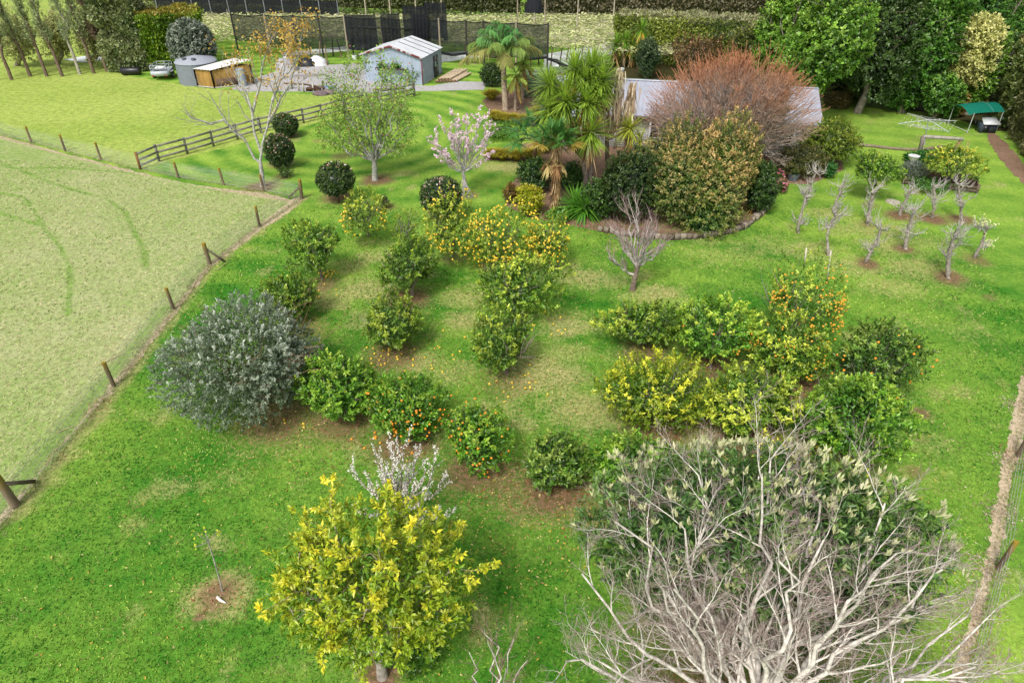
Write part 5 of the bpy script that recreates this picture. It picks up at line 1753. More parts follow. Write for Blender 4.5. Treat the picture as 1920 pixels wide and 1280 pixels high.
r = np.random.default_rng(230)
b0 = G(1042, 396)
Yf = b0[1]
top = T(1040, 280, Yf)
root = thing('fan_palm', b0, 'fan leaved palm with a shaggy brown trunk and hanging dead fans', 'palm')
tr = Buf()
tr.tube(np.array([b0 - [0, 0, .1], T(1044, 350, Yf), top]), [.24, .25, .2], A(150, 120, 85, 1.3), 9)
n = 150
t = r.random(n)
u = rdir(r, n) * [1, 1, .1]
pp = b0 + (top - b0) * t[:, None] + unit(u) * .2
add_strips(tr, pp, unit(u) + [0, 0, -1.2], r.uniform(.2, .45, n), .05, .3, lerp(A(120, 90, 62, 1.2), A(205, 180, 135, 1.15), r.random(n)))
tr.build('trunk', M_BARK, root)
for i in range(15):
    az, el = i * 2.399, 1.35 - i * .085
    fan(r, top + [0, 0, .1], [math.cos(az) * math.cos(el), math.sin(az) * math.cos(el), math.sin(el)], 1.05, A(85, 135, 62, 1.1) if i < 12 else A(190, 165, 80, 1.15)).build('frond', M_LEAF, root)
for i in range(5):
    az = i * 1.3 + 2.4
    fan(r, top + [0, 0, -.2], [math.cos(az) * .55, math.sin(az) * .55, -.85], .8, A(205, 185, 125, 1.15) if i % 2 else A(170, 130, 90, 1.15), 18).build('dead_frond', M_SOFT, root)
b1 = G(998, 330)
root = thing('fan_palm', b1, 'smaller bright fan palm left of the shaggy trunked one, by the sedges', 'palm')
t1 = T(1005, 262, b1[1])
Buf().tube([b1, t1], [.14, .12], A(135, 110, 80, 1.3), 8).build('trunk', M_BARK, root)
for i in range(15):
    az, el = i * 2.399, 1.2 - i * .1
    fan(r, t1, [math.cos(az) * math.cos(el), math.sin(az) * math.cos(el), math.sin(el)], 1.35, A(80, 135, 60, 1.2) * (1.25 if i % 3 == 0 else 1)).build('frond', M_LEAF, root)


def sedge(px, py, wpx, label, seed, name='sedge_mound', col=(A(110, 122, 30, 1.1), A(198, 180, 66, 1.0))):
    r = np.random.default_rng(seed)
    b0 = G(px, py)
    rad = wpx / 2.5 * depth(b0) / FOC
    n = 520
    u = rdir(r, n)
    u[:, 2] = np.abs(u[:, 2]) * .9 + 1.15
    bf = Buf()
    add_strips(bf, np.tile(b0 + [0, 0, .05], (n, 1)) + rdir(r, n) * [rad * .25, rad * .25, 0], u, rad * r.uniform(1.8, 2.6, n), .06, .5, lerp(col[0], col[1], r.random(n)), lerp(col[0], col[1], .3 + .7 * r.random(n)))
    bf.build('foliage', M_SOFT, thing(name, b0, label, 'sedge', 'drooping sedge mounds along the garden path'))


for i, (px, py, w, lab) in enumerate([
        (922, 188, 40, 'golden sedge mound at the end of the gravel drive, below the dark round bush'),
        (928, 225, 34, 'golden sedge mound starting the row along the lawn path'),
        (943, 229, 34, 'green gold sedge mound second from the lawn in the path row'),
        (962, 232, 38, 'larger golden sedge mound in the middle of the path row'),
        (984, 235, 40, 'golden sedge mound touching the small fan palm in the path row'),
        (925, 298, 40, 'golden sedge mound closest to the pink flowering tree'),
        (942, 300, 44, 'tall green gold sedge mound in the front row by the pink tree'),
        (968, 301, 46, 'tallest sedge mound in the front row, beside the dark gap'),
        (995, 300, 44, 'sedge mound of the front row under the fan palm leaves'),
        (1020, 285, 46, 'sedge mound half hidden behind the fan palm fronds'),
        (1010, 222, 44, 'golden sedge mound just below the many headed yucca leaves')]):
    sedge(px, py, w, lab, 240 + i)


def hedge(name, a, b, width, height, label, dark, light, seed, n=5000, L=.2, W=.12, z0=0.0, tip=None, bulge=.15, cat='hedge', core=.25, mat=None, group=None, top_tip=.3, rag=.12, body=None):
    """clipped hedge from a to b (ground points on its front face), its body behind the front face"""
    r = np.random.default_rng(seed)
    a, b = np.asarray(a, float)[:2], np.asarray(b, float)[:2]
    ax = (b - a) / np.linalg.norm(b - a)
    nr = np.array([-ax[1], ax[0]])
    if (nr[1] < 0) if body is None else (nr @ np.asarray(body) < 0):
        nr = -nr
        if body is not None:
            pass
    Lh = np.linalg.norm(b - a)
    root = thing(name, (*((a + b) / 2 + nr * width / 2), 0), label, cat, group)
    area = np.array([Lh * (height - z0), Lh * width, width * (height - z0), width * (height - z0)])
    cnt = (n * area / area.sum()).astype(int)
    ps, ns = [], []
    for k, m in enumerate(cnt):
        s, q = r.random(m), r.random(m)
        if k == 0:
            p = np.stack([s * Lh, 0 * s, z0 + q * (height - z0)], 1); nn = [0, -1, 0]
        elif k == 1:
            p = np.stack([s * Lh, q * width, 0 * s + height], 1); nn = [0, 0, 1]
        else:
            p = np.stack([0 * s + (0 if k == 2 else Lh), s * width, z0 + q * (height - z0)], 1); nn = [-1 if k == 2 else 1, 0, 0]
        ps.append(p); ns.append(np.tile(nn, (m, 1)))
    p, nn = np.concatenate(ps), np.concatenate(ns).astype(float)
    wob = bulge * (smooth_noise(p[:, 0], p[:, 1] + p[:, 2] * 1.7, seed, 1.1) + .7 * smooth_noise(p[:, 0] * 1.3 + 7, p[:, 2] * 2 - p[:, 1], seed + 1, 2.6)) * 2
    p = p + nn * (wob - rag * r.random(len(p)) + .5 * rag * (r.random(len(p)) < .1))[:, None] + r.normal(0, .04, p.shape)
    M = np.array([[ax[0], ax[1], 0], [nr[0], nr[1], 0], [0, 0, 1]])
    P = p @ M + np.array([a[0], a[1], 0])
    N = nn @ M
    k = len(P)
    t = np.clip(.5 + .6 * smooth_noise(p[:, 0], p[:, 2] + p[:, 1], seed + 3, .9) + r.normal(0, .25, k), 0, 1)
    col = lerp(dark, light, t)
    if tip is not None:
        w = np.clip(top_tip * (nn[:, 2] > .5) * r.uniform(.3, 1.4, k) + top_tip * .4 * (r.random(k) < .12), 0, 1)
        col = col * (1 - w[:, None]) + np.asarray(tip) * w[:, None]
    bf = Buf()
    d = unit(N * .5 + UP3 * .35 + rdir(r, k) * .8)
    sz = r.uniform(.6, 1.3, k)
    add_leaves(bf, P, d, unit(N + rdir(r, k) * .7), L * sz, W * sz, col * r.uniform(.75, 1.2, (k, 1)))
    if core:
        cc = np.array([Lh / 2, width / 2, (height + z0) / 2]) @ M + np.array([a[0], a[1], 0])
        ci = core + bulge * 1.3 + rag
        bf.box(cc, (Lh - ci * 2, max(.3, width - ci * 2), height - z0 - ci * 2), np.asarray(dark), ax=M)  # solid core in the dark leaf tone, painting the shaded inside
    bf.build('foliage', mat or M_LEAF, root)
    return root


HD, HL = A(52, 80, 30, 1.2), A(125, 145, 60, 1.2)
# blue green clipped hedge by the young palms, small box hedges
hedge('clipped_hedge', G(985, 186), G(1062, 178), 2.2, 1.9, 'blue green clipped hedge behind the young palms', A(55, 88, 62, 1.2), A(120, 150, 120, 1.2), 260, 5000, .14, .07, tip=A(185, 200, 185), top_tip=.6)
hedge('box_hedge', G(925, 254), G(972, 249), 1.0, .55, 'low clipped green hedge at the back of the small formal bed', A(55, 100, 35, 1.2), A(135, 180, 70, 1.2), 261, 1800, .1, .05, group='low box hedges', core=.1)
hedge('box_hedge', G(922, 268), G(964, 263), 1.2, .6, 'low clipped green hedge at the front of the small formal bed', A(55, 100, 35, 1.2), A(145, 195, 70, 1.2), 262, 2000, .1, .05, group='low box hedges', core=.1)
# shrubs in the beds
shrub('round_bush', (923, 141, 40, 38), 'dark round bush on the drive edge beside the tall feather palm', 'shrub', A(36, 62, 28, 1.2), A(80, 112, 45, 1.2), A(120, 150, 70), 270, n=420, m=10, L=.16, W=.08, core=.8, ragged=.15)
shrub('yellow_shrub', (992, 375, 56, 54), 'low bright yellow green shrub at the bed edge', 'shrub', A(130, 150, 25, 1.15), A(205, 205, 45, 1.05), A(240, 228, 70), 271, n=260, m=13, L=.11, W=.065, tipf=.5, core=.7)
shrub('bronze_shrub', (958, 362, 26, 34), 'small bronze leaved shrub beside the bright yellow one', 'shrub', A(88, 80, 32, 1.2), A(165, 130, 60, 1.2), A(205, 150, 75), 272, n=120, m=12, L=.11, W=.05, core=.6)
shrub('dark_shrub', (1002, 326, 66, 58), 'dark leafy shrub filling the bed corner under the fan palms', 'shrub', A(34, 66, 26, 1.2), A(80, 120, 45, 1.2), A(130, 165, 70), 273, n=300, m=12, L=.13, W=.07, core=.75)
shrub('dark_shrub', (1072, 330, 54, 52), 'dark leafy shrub between the fan palm trunk and the yucca trunks', 'shrub', A(36, 72, 28, 1.1), A(88, 134, 50, 1.0), A(140, 175, 75), 288, n=260, m=12, L=.13, W=.07, core=.7)
shrub('leafy_plant', (1046, 404, 40, 22), 'low broad leaved light green plant at the foot of the fan palm', 'plant', A(70, 130, 45, 1.2), A(140, 190, 75, 1.15), A(170, 205, 90), 274, n=70, m=9, L=.22, W=.1, stems=False)
shrub('camellia_hedge', (1182, 350, 110, 132), 'dark green leafy shrub mass behind the bare grey plum', 'shrub', A(34, 60, 28, 1.2), A(78, 110, 45, 1.2), A(130, 145, 70), 275, n=800, m=13, L=.13, W=.07, core=.8, yr=.8)
BR = (A(58, 92, 34, 1.1), A(150, 168, 72, 1.0), A(236, 196, 134, .95))
shrub('photinia_shrub', (1352, 336, 136, 164), 'very large bronze tipped shrub at the curved stone edging', 'shrub', *BR, 276, n=1700, m=15, L=.13, W=.06, tipf=.55, b=.05, amp=.6, slen=.5, core=.6, up=.35)
shrub('photinia_shrub', (1272, 328, 140, 166), 'tall bronze and green shrub before the house window, behind the bare grey plum', 'shrub', A(48, 84, 32, 1.1), A(128, 156, 66, 1.0), A(230, 192, 128, .95), 277, n=1400, m=15, L=.13, W=.06, tipf=.45, b=.05, amp=.6, slen=.5, core=.55)
shrub('dark_shrub', (1122, 372, 64, 70), 'dark shrub round the foot of the straw skirted yucca', 'shrub', A(36, 66, 28, 1.1), A(86, 124, 48, 1.0), A(130, 165, 70), 287, n=320, m=12, L=.13, W=.07, core=.7)
shrub('dark_shrub', (1428, 352, 70, 92), 'dark glossy shrub at the far end of the bronze tipped shrub', 'shrub', A(34, 68, 30, 1.2), A(85, 125, 50, 1.2), A(140, 170, 80), 278, n=480, m=13, L=.13, W=.07, core=.8)
shrub('low_green_shrub', (1330, 412, 80, 42), 'low dark green shrub skirt behind the stone edging', 'shrub', A(36, 82, 34, 1.2), A(80, 135, 50, 1.2), A(120, 165, 70), 279, n=300, m=12, L=.12, W=.06, core=.7, yr=.6)
shrub('rounded_shrub', (1555, 264, 108, 84), 'yellow green rounded shrub at the far house corner', 'shrub', A(75, 105, 30, 1.2), A(150, 175, 55, 1.15), A(200, 205, 80), 280, n=560, m=14, L=.14, W=.07, tipf=.4, core=.75, b=.15)
shrub('hydrangea_bush', (1500, 300, 90, 60), 'twiggy olive shrub under the spreading red twigged tree', 'shrub', A(70, 80, 38, 1.2), A(130, 135, 70, 1.2), A(190, 170, 100), 281, n=300, m=11, L=.13, W=.06, core=.55)
shrub('small_green_shrub', (1555, 320, 22, 26), 'small round bright green shrub on the mulched house corner', 'shrub', A(40, 105, 40, 1.2), A(80, 155, 60, 1.2), A(120, 180, 80), 282, n=120, m=11, L=.12, W=.05, core=.6)
sp = G(1415, 395)
root = thing('strap_leaf_plant', sp, 'spiky strap leaved plant beside the stones of the curved edging', 'plant')
rosette(np.random.default_rng(283), sp + [0, 0, .3], 70, .9, .06, UP3, -.1, (A(85, 130, 40, 1.2), A(165, 190, 75, 1.15))).build('leaf_rosette', M_LEAF, root)
cp = G(1535, 190)
root = thing('cycad', cp, 'cycad with arching fronds at the edge of the dark wood', 'plant')
rr = np.random.default_rng(284)
Buf().tube([cp, cp + [0, 0, .7]], [.25, .22], DKBARK, 8).build('trunk', M_BARK, root)
for i in range(16):
    feather_frond(rr, cp + [0, 0, .7], i * 2.399, 1.2 - i * .07, 2.0, A(150, 160, 95, 1.2), 26, .06, .4, .7).build('frond', M_SOFT, root)
# pink flowers by the house corner
r = np.random.default_rng(290)
for px, py, w, lab in [(1463, 348, 26, 'pink flowering low bush next to the dark glossy shrub'), (1458, 330, 24, 'pink flowering low bush against the house bed shade')]:
    root, c, R, lump = shrub('azalea_bush', (px, py, w, 24), lab, 'shrub', A(60, 85, 35, 1.2), A(120, 140, 60, 1.2), A(170, 170, 90), 291 + px, n=90, m=9, L=.1, W=.05, core=.5, group='pink flowering bushes')
    fb = Buf()
    u = rdir(r, 90)
    petals(fb, r, c + u * R, .09, [A(225, 120, 150, 1.1), A(240, 170, 185, 1.1)])
    tag(fb.build('flower', M_PETAL, root), kind='stuff')
# planting in and round the timber bed
shrub('lavender_bush', (1713, 322, 44, 36), 'grey green lavender bush spilling over the timber bed end', 'shrub', A(88, 105, 80, 1.2), A(150, 165, 135, 1.15), A(175, 170, 185), 295, n=260, m=12, L=.12, W=.03, tipf=.4, up=.9, slen=.5, spread=.5, stems=False)
shrub('parsley_bush', (1712, 295, 30, 18), 'low dark green bush behind the white urn', 'shrub', A(34, 95, 36, 1.2), A(75, 145, 55, 1.2), A(110, 170, 70), 296, n=110, m=11, L=.12, W=.06, core=.5, stems=False)
shrub('parsley_bush', (1735, 296, 34, 24), 'dark green rounded bush at the foot of the timber post', 'shrub', A(34, 95, 36, 1.2), A(75, 145, 55, 1.2), A(110, 170, 70), 297, n=130, m=11, L=.12, W=.06, core=.5, stems=False)
shrub('vegetable_patch', (1745, 345, 70, 14), 'low green leaves growing inside the timber bed', 'plant', A(50, 100, 36, 1.2), A(110, 165, 60, 1.2), A(150, 190, 80), 298, n=90, m=9, L=.13, W=.06, stems=False, b=.35)

# ------------------------------------------------------------------ shelter belts, hedges and the wood
FD, FL = A(56, 64, 42, 1.2), A(118, 122, 84, 1.2)
r = np.random.default_rng(300)
hedge('tall_shelterbelt_hedge', (-64, 113), (2, 99.5), 3.0, 8.0, 'long dark tall hedge closing the far side of the netted block', A(74, 82, 48, 1.1), A(132, 134, 92, 1.05), 301, 26000, .42, .2, bulge=.35, rag=.5, tip=A(150, 120, 100))
hedge('tall_shelterbelt_hedge', (2, 99.3), (60, 90), 3.0, 8.2, 'far tall hedge with mauve bare twigs behind the bright vine canopy', A(82, 82, 56, 1.1), A(150, 140, 112, 1.05), 302, 20000, .42, .2, bulge=.35, rag=.5, tip=A(165, 140, 130))
hedge('clipped_hedge', G(1149, 116), (34, 69.5), 4.0, 4.5, 'wide clipped hedge with a flat pale top behind the house', A(78, 104, 34, 1.1), A(172, 184, 78, 1.05), 303, 24000, .28, .16, bulge=.2, tip=A(195, 190, 150), top_tip=.8, rag=.2)
hedge('flat_topped_hedge', G(282, 133), G(385, 128), 3.5, 5.0, 'green flat topped hedge block behind the grey water tank', A(62, 104, 28, .95), A(142, 172, 50, .9), 304, 22000, .3, .17, bulge=.3, tip=A(205, 175, 80), top_tip=.7, rag=.3)
hedge('tall_mixed_hedge', G(205, 136), G(280, 133), 4.0, 7.6, 'tall mixed hedge block with pale and brown leaves beside the trees row', A(72, 100, 44, .95), A(172, 178, 126, .9), 305, 26000, .32, .19, bulge=.5, tip=A(205, 200, 180), top_tip=.8, rag=.4)
shrub('grey_leaved_bush', (362, 84, 88, 84), 'silvery grey bush in front of the flat topped hedge', 'shrub', A(62, 84, 62, 1.2), A(150, 165, 140, 1.15), A(205, 212, 195), 306, n=900, m=13, L=.22, W=.12, tipf=.5, core=.75, b=.4)


def wood_tree(px, label, pal, seed, b=2.0, n=700, m=14, L=.25, W=.15, tipf=.3, amp=.35, yr=.9, name='broadleaf_tree', base=None, slen=.9, core=.45, group='trees of the wood beyond the house', trunk_col=None, fill=.3, ragged=.4, lobes=1, up=.25, mat=None):
    r = np.random.default_rng(seed)
    c, R = E(*px, b=b, yr=yr)
    g = np.array([c[0], c[1], 0]) if base is None else G(*base)
    root = thing(name, g, label, 'tree', group)
    bf = Buf()
    lump = lump_fn(r, amp * 1.35, 34, 9.0)
    crown(bf, r, c, R * .92, int(n * 1.35), m, L, W, *pal, tipf, slen, up, amp, -.95, fill, lump, ragged=ragged)
    bf.build('crown', mat or M_LEAF, root)
    tb = Buf()
    fork = np.array([c[0], c[1], max(.8, c[2] - R[2] * .7)])
    rt = .12 + .03 * R[2]
    tb.tube(np.array([g - [0, 0, .2], (g + fork) / 2 + r.normal(0, .1, 3) * [1, 1, 0], fork]), [rt * 1.4, rt * 1.1, rt], trunk_col if trunk_col is not None else GREY, 8)
    u = rdir(r, 12)
    u[:, 2] = np.abs(u[:, 2]) * .8 + .05
    P, Q = limb_paths(r, fork, c + unit(u) * R * .8, 7, .06, .05, rt * .65, .03)
    add_tubes(tb, P, Q, 5, trunk_col if trunk_col is not None else GREY)
    P2, Q2 = spawn(r, P, Q, 5, .4, 1, (.4, .9), (.3, .5), .1, .1, 5, .5, .4)
    add_tubes(tb, P2, Q2, 4, trunk_col if trunk_col is not None else GREY)
    tb.build('trunk', M_BARK, root)
    return root


WG = (A(42, 84, 28, 1.05), A(100, 156, 52, 1.0), A(160, 200, 82, 1.0))
WB = (A(58, 104, 28, 1.1), A(138, 188, 60, 1.0), A(185, 215, 92, 1.0))
WD = (A(44, 68, 32, 1.05), A(92, 122, 56, 1.0), A(130, 160, 78, 1.0))
WO = (A(60, 78, 30, 1.2), A(118, 130, 55, 1.2), A(165, 170, 80, 1.1))
wood_tree((1480, 60, 130, 150), 'bright green open tree behind the twiggy red tree, end of the clipped hedge', WB, 320, 2.5, 700, 14, tipf=.3, ragged=.55)
wood_tree((1560, 75, 150, 170), 'bright green tall tree with a pale forked trunk showing', WB, 321, 3.0, 800, 14, tipf=.35, ragged=.55, base=(1535, 130))
wood_tree((1650, 55, 150, 210), 'dark olive tree with bare grey twigs at the top of the wood', WD, 322, 2.0, 800, 14, tipf=.2)
wood_tree((1735, 65, 140, 190), 'deep green leafy tree filling the middle of the wood', WG, 323, 2.0, 950, 14, tipf=.25)
wood_tree((1840, 25, 190, 130), 'dark green tree reaching the far upper corner of the wood', WG, 324, 4.0, 900, 13, tipf=.15, base=(1870, 150))
wood_tree((1600, -20, 200, 130), 'tall green tree whose crown tops the wood', WG, 325, 6.0, 900, 13, tipf=.25, base=(1590, 110))
wood_tree((1740, -40, 200, 130), 'dark tree standing deepest in the wood', WD, 326, 6.0, 800, 13, tipf=.2, base=(1720, 100))
wood_tree((1828, 95, 88, 150), 'golden cream leaved tree bright against the dark wood', (A(160, 168, 80, 1.0), A(212, 210, 135, .95), A(238, 232, 165, .9)), 327, 1.5, 850, 14, .26, .13, .4, base=(1815, 215), amp=.3, fill=.5)
wood_tree((1850, 135, 44, 130), 'narrow fresh green tree between the golden tree and side hedge', WB, 328, .5, 420, 13, .24, .14, .25)
wood_tree((1450, 75, 90, 90), 'yellow green bush tree rising over the clipped hedge end', WO, 329, 2.0, 420, 13, .26, .15, .3)
wood_tree((1310, 118, 90, 80), 'coppery leaved shrubby tree just behind the house roof', (A(72, 66, 36, 1.2), A(140, 112, 68, 1.2), A(180, 135, 90, 1.15)), 330, .5, 420, 13, .2, .11, .3)
wood_tree((1405, 95, 90, 100), 'olive green shrubby tree between the clipped hedge and red twigged tree', WO, 331, .5, 450, 13, .22, .12, .3)
wood_tree((1216, 108, 40, 66), 'dark glossy bush with a few pink flowers behind the house roof', (A(38, 62, 38, 1.2), A(84, 112, 66, 1.2), A(130, 155, 95, 1.1)), 332, .2, 420, 12, .16, .09, .25, core=.7)
for i, (px, pal, lab) in enumerate([
        ((1575, 140, 70, 80), WD, 'dark shadowy shrub at the wood edge nearest the house end'),
        ((1640, 165, 80, 62), WD, 'low dark shrub along the wood edge behind the lawn'),
        ((1700, 165, 80, 80), WG, 'leafy green shrub halfway along the wood edge'),
        ((1708, 185, 30, 30), (A(120, 128, 60, 1.2), A(190, 185, 105, 1.1), A(225, 215, 150)), 'pale yellow small shrub set in the wood edge'),
        ((1765, 180, 80, 84), WG, 'ivy dark green shrub under the golden cream tree'),
        ((1792, 195, 34, 40), (A(120, 105, 50, 1.2), A(185, 160, 80, 1.1), A(215, 185, 105)), 'tan leaved shrub left of the green canopy shelter'),
        ((1828, 197, 30, 26), (A(165, 140, 45, 1.15), A(225, 195, 80, 1.05), A(240, 215, 110)), 'yellow shrub directly behind the green canopy shelter'),
        ((1600, 175, 50, 36), WO, 'brownish green shrub beside the cycad'),
        ((1570, 190, 40, 22), (A(90, 85, 45, 1.2), A(150, 135, 75, 1.15), A(180, 160, 95)), 'low brown flax like shrub on the wood edge by the house'),
        ((1490, 128, 70, 40), (A(125, 105, 95, 1.2), A(180, 155, 142, 1.15), A(200, 175, 160)), 'grey pink twiggy bush behind the house roof end'),
        ((1500, 165, 50, 40), WO, 'olive shrub right behind the far roof corner')]):
    shrub('edge_shrub', px, lab, 'shrub', *pal, 340 + i, n=420, m=12, L=.2, W=.11, tipf=.3, core=.75, b=.1, amp=.25, group='shrubs along the wood edge')
# dark floor of the wood
hedge('side_hedge', (42.0, 61.5), (37.9, 53.4), 5.0, 5.6, body=(1, 0), label= 'tall loose grey green hedge down the far side of the lawn', dark=A(66, 90, 44, 1.1), light=A(145, 162, 88, 1.1), seed=360, n=17000, L=.3, W=.15, bulge=.5, tip=A(215, 205, 130), top_tip=.6, rag=.4)
hedge('side_hedge', (38.2, 52.8), (35.0, 44.0), 4.0, 5.2, body=(1, 0), label= 'brown and green side hedge nearest the bark path', dark=A(72, 82, 40, 1.1), light=A(155, 155, 98, 1.1), seed=361, n=17000, L=.26, W=.14, bulge=.5, tip=A(200, 185, 150), top_tip=.6, rag=.4)
tb = Buf()
r = np.random.default_rng(362)
bb = np.array([34.9, 43.0, 0])
root = thing('bare_tree', bb, 'whitish leafless branches poking from the side hedge by the bark path', 'tree')
P, Q = limb_paths(r, bb, bb + np.array([[-.8, .2, 4.5], [.4, .6, 5], [-1.4, .5, 3.0], [-1.6, -.4, 1.6], [-1.0, -1.0, 2.4], [.6, -.6, 3.6], [-.2, .9, 4.2]]), 8, .1, .03, .07, .02)
add_tubes(tb, P, Q, 5, GREYW)
P2, Q2 = spawn(r, P, Q, 8, .3, 1, (.4, .9), (.25, .5), .1, .1, 5, .6, .4)
add_tubes(tb, P2, Q2, 4, GREYW)
P3, Q3 = spawn(r, P2, Q2, 5, .3, 1, (.4, .9), (.3, .5), .1, .1, 4, .7, .5)
add_tubes(tb, P3, Q3, 3, GREYW)
tb.build('trunk', M_BARK, root)

# row of feathery trees, far left
ROW = [((57, 143), 'second feathery grey green tree of the paddock row from its outer end'), ((22, 150), 'outermost feathery tree of the paddock row, at the very edge'), ((88, 143), 'feathery row tree with a leaning trunk, third from the outer end'),
       ((117, 143), 'feathery dark row tree in the middle of the paddock row'), ((150, 139), 'feathery row tree with a pale white streaked trunk'), ((176, 137), 'feathery thin row tree with two close stems'),
       ((201, 134), 'feathery reddish twigged row tree nearest the tall mixed hedge'), ((-12, 152), 'feathery row tree just beyond the edge with bluish leaves')]
for i, ((px, py), lab) in enumerate(ROW):
    r = np.random.default_rng(380 + i)
    g = G(px, py)
    root = thing('row_tree', g, lab, 'tree', 'feathery trees in the paddock row')
    top = g + np.array([r.uniform(-.6, .2), .3, 9.0])
    tb = Buf()
    path = np.linspace(g - [0, 0, .1], top, 9)
    path[2:-1] += r.normal(0, .1, path[2:-1].shape)
    tcol = A(185, 178, 165, 1.3) if i == 4 else A(128, 110, 95, 1.3)
    tb.tube(path, np.linspace(.17, .03, 9), tcol, 7)
    P, Q = spawn(r, path[None], np.linspace(.2, .03, 9)[None], 30, .28, 1, (.4, .9), (.10, .18), .45, .06, 6, .45, .3)
    add_tubes(tb, P, Q, 4, tcol)
    P2, Q2 = spawn(r, P, Q, 5, .3, 1, (.3, .8), (.35, .6), .25, .06, 4, .6, .4)
    add_tubes(tb, P2, Q2, 3, tcol)
    tb.build('trunk', M_BARK, root)
    fb = Buf()
    n = len(P2) * 11
    tt = r.random(n) ** .7
    qq = np.repeat(P2, 11, 0)
    fi = np.minimum((tt * 3).astype(int), 2)
    q = qq[np.arange(n), fi] + (qq[np.arange(n), fi + 1] - qq[np.arange(n), fi]) * (tt * 3 - fi)[:, None] + r.normal(0, .13, (n, 3))
    a_, b_ = (A(105, 125, 80, .95), A(182, 194, 146, .9)) if i not in (6, 7) else ((A(105, 92, 75, 1.2), A(165, 142, 120, 1.2)) if i == 6 else (A(70, 95, 80, 1.2), A(130, 155, 140, 1.2)))
    add_leaves(fb, q, unit(UP3 * .8 + rdir(r, n)), rdir(r, n), r.uniform(.25, .45, n), .055, lerp(a_, b_, r.random(n)))
    fb.build('crown', M_SOFT, root)
# lighter trees seen through the row
for i, (px, py, lab) in enumerate([(30, 122, 'pale olive tree seen between trunks at the outer end of the row'), (105, 118, 'pale olive tree seen between the middle trunks of the row'), (170, 112, 'pale olive tree behind the row beside the tall mixed hedge')]):
    g = G(px, py)
    wood_tree((px, 70, 64, 90), lab, (A(135, 142, 80, .95), A(195, 195, 128, .9), A(215, 212, 155, .9)), 395 + i, .4, 260, 11, .26, .11, .3, group='pale trees behind the paddock row', base=(px, py), ragged=.6)


# ------------------------------------------------------------------ small things
r = np.random.default_rng(500)
# curved stone edging: every stone a piece
edge = thing('stone_edging', G(1290, 447), 'curved edging of rough stones and half log sleepers round the house bed', 'garden edging')
line = np.array(gp((1120, 432), (1165, 441), (1215, 446), (1255, 449), (1290, 448), (1330, 444), (1365, 438), (1395, 427), (1418, 411), (1434, 396), (1445, 380)))
seg = np.linalg.norm(np.diff(line, axis=0), axis=1)
cum = np.concatenate([[0], np.cumsum(seg)])
s = 0.0
while s < cum[-1]:
    w = r.uniform(.24, .42)
    q = np.array([np.interp(s + w / 2, cum, line[:, k]) for k in (0, 1)])
    q2 = np.array([np.interp(s + w / 2 + .05, cum, line[:, k]) for k in (0, 1)])
    a = math.atan2(*(q2 - q)[::-1])
    k = np.array([[x, y, z] for x in (-.5, .5) for y in (-.5, .5) for z in (0, 1)]) * [w * .95, r.uniform(.2, .32), r.uniform(.2, .32)]
    k[:, :2] *= np.where(k[:, 2:] > .05, .8, 1.0)
    k += r.normal(0, .018, k.shape)
    ca, sa = math.cos(a + r.normal(0, .12)), math.sin(a + r.normal(0, .12))
    V = np.stack([q[0] + k[:, 0] * ca - k[:, 1] * sa, q[1] + k[:, 0] * sa + k[:, 1] * ca, k[:, 2]], 1)
    Buf().add(V, [[0, 1, 3, 2], [4, 6, 7, 5], [0, 4, 5, 1], [2, 3, 7, 6], [0, 2, 6, 4], [1, 5, 7, 3]], lerp(A(112, 100, 86, 1.25), A(172, 160, 144, 1.25), r.random(1))[0]).build('stone', M_STONE, edge)
    s += w

# log border on the far lawn
lb = thing('log_border', G(1690, 281), 'long low curved log border across the far lawn', 'garden edging')
pts = [G(*p) for p in ((1605, 273), (1640, 277), (1675, 281), (1705, 283), (1735, 282), (1765, 277))]
for a, c in zip(pts[:-1], pts[1:]):
    Buf().tube([a + [0, 0, .09], c + [0, 0, .09]], [.12, .11], A(140, 128, 108, 1.25), 8).build('log', M_WOOD, lb)

# timber garden bed
tbd = thing('raised_bed', G(1765, 350), 'weathered timber raised garden bed filled with soil', 'garden bed')
q = [G(1693, 345), G(1830, 362), G(1828, 340), G(1700, 326)]
for a, c in zip(q, q[1:] + q[:1]):
    for z in (.11, .33):
        Buf().bar(a + [0, 0, z], c + [0, 0, z], .07, .2, A(125, 110, 95, 1.3)).build('plank', M_WOOD, tbd)
for p in q:
    Buf().box(p + [0, 0, .25], (.14, .14, .55), A(120, 105, 90, 1.3)).build('post', M_WOOD, tbd)
Buf().add([p + [0, 0, .3] for p in q], [[0, 1, 2, 3]], A(85, 62, 45)).build('soil', M_STONE, tbd)

# goal-like post and beam
b0 = G(1722, 297)
pf = thing('swing_beam', b0, 'weathered timber post with a long horizontal beam and a slanting brace', 'timber frame')
t0 = T(1731, 256, b0[1])
Buf().bar(b0, t0, .2, .2, A(128, 122, 112, 1.25)).build('post', M_WOOD, pf)
t1 = T(1806, 261, b0[1] - .4)
Buf().bar(t0, t1, .16, .2, A(178, 172, 160, 1.2)).build('beam', M_WOOD, pf)
e0 = np.array([t1[0] - .05, t1[1], 0])
Buf().bar(e0 + [-.4, .3, 0], t1 + [-.1, 0, 0], .12, .12, A(165, 135, 100, 1.25)).build('brace', M_WOOD, pf)
for i, (a, c, lab) in enumerate([((1807, 296), (1815, 263), 'thin pale cane stake beside the end of the beam, taller'), ((1812, 297), (1818, 264), 'thin pale cane stake beside the end of the beam, outer'), ((1793, 285), (1795, 264), 'thin pale cane stake under the beam')]):
    p = G(*a)
    tag(Buf().tube([p, T(*c, p[1])], [.03, .028], A(205, 190, 130), 5).build('garden_stake', M_WOOD, None, off=p), lab, 'stake', 'cane stakes by the timber frame').location = p
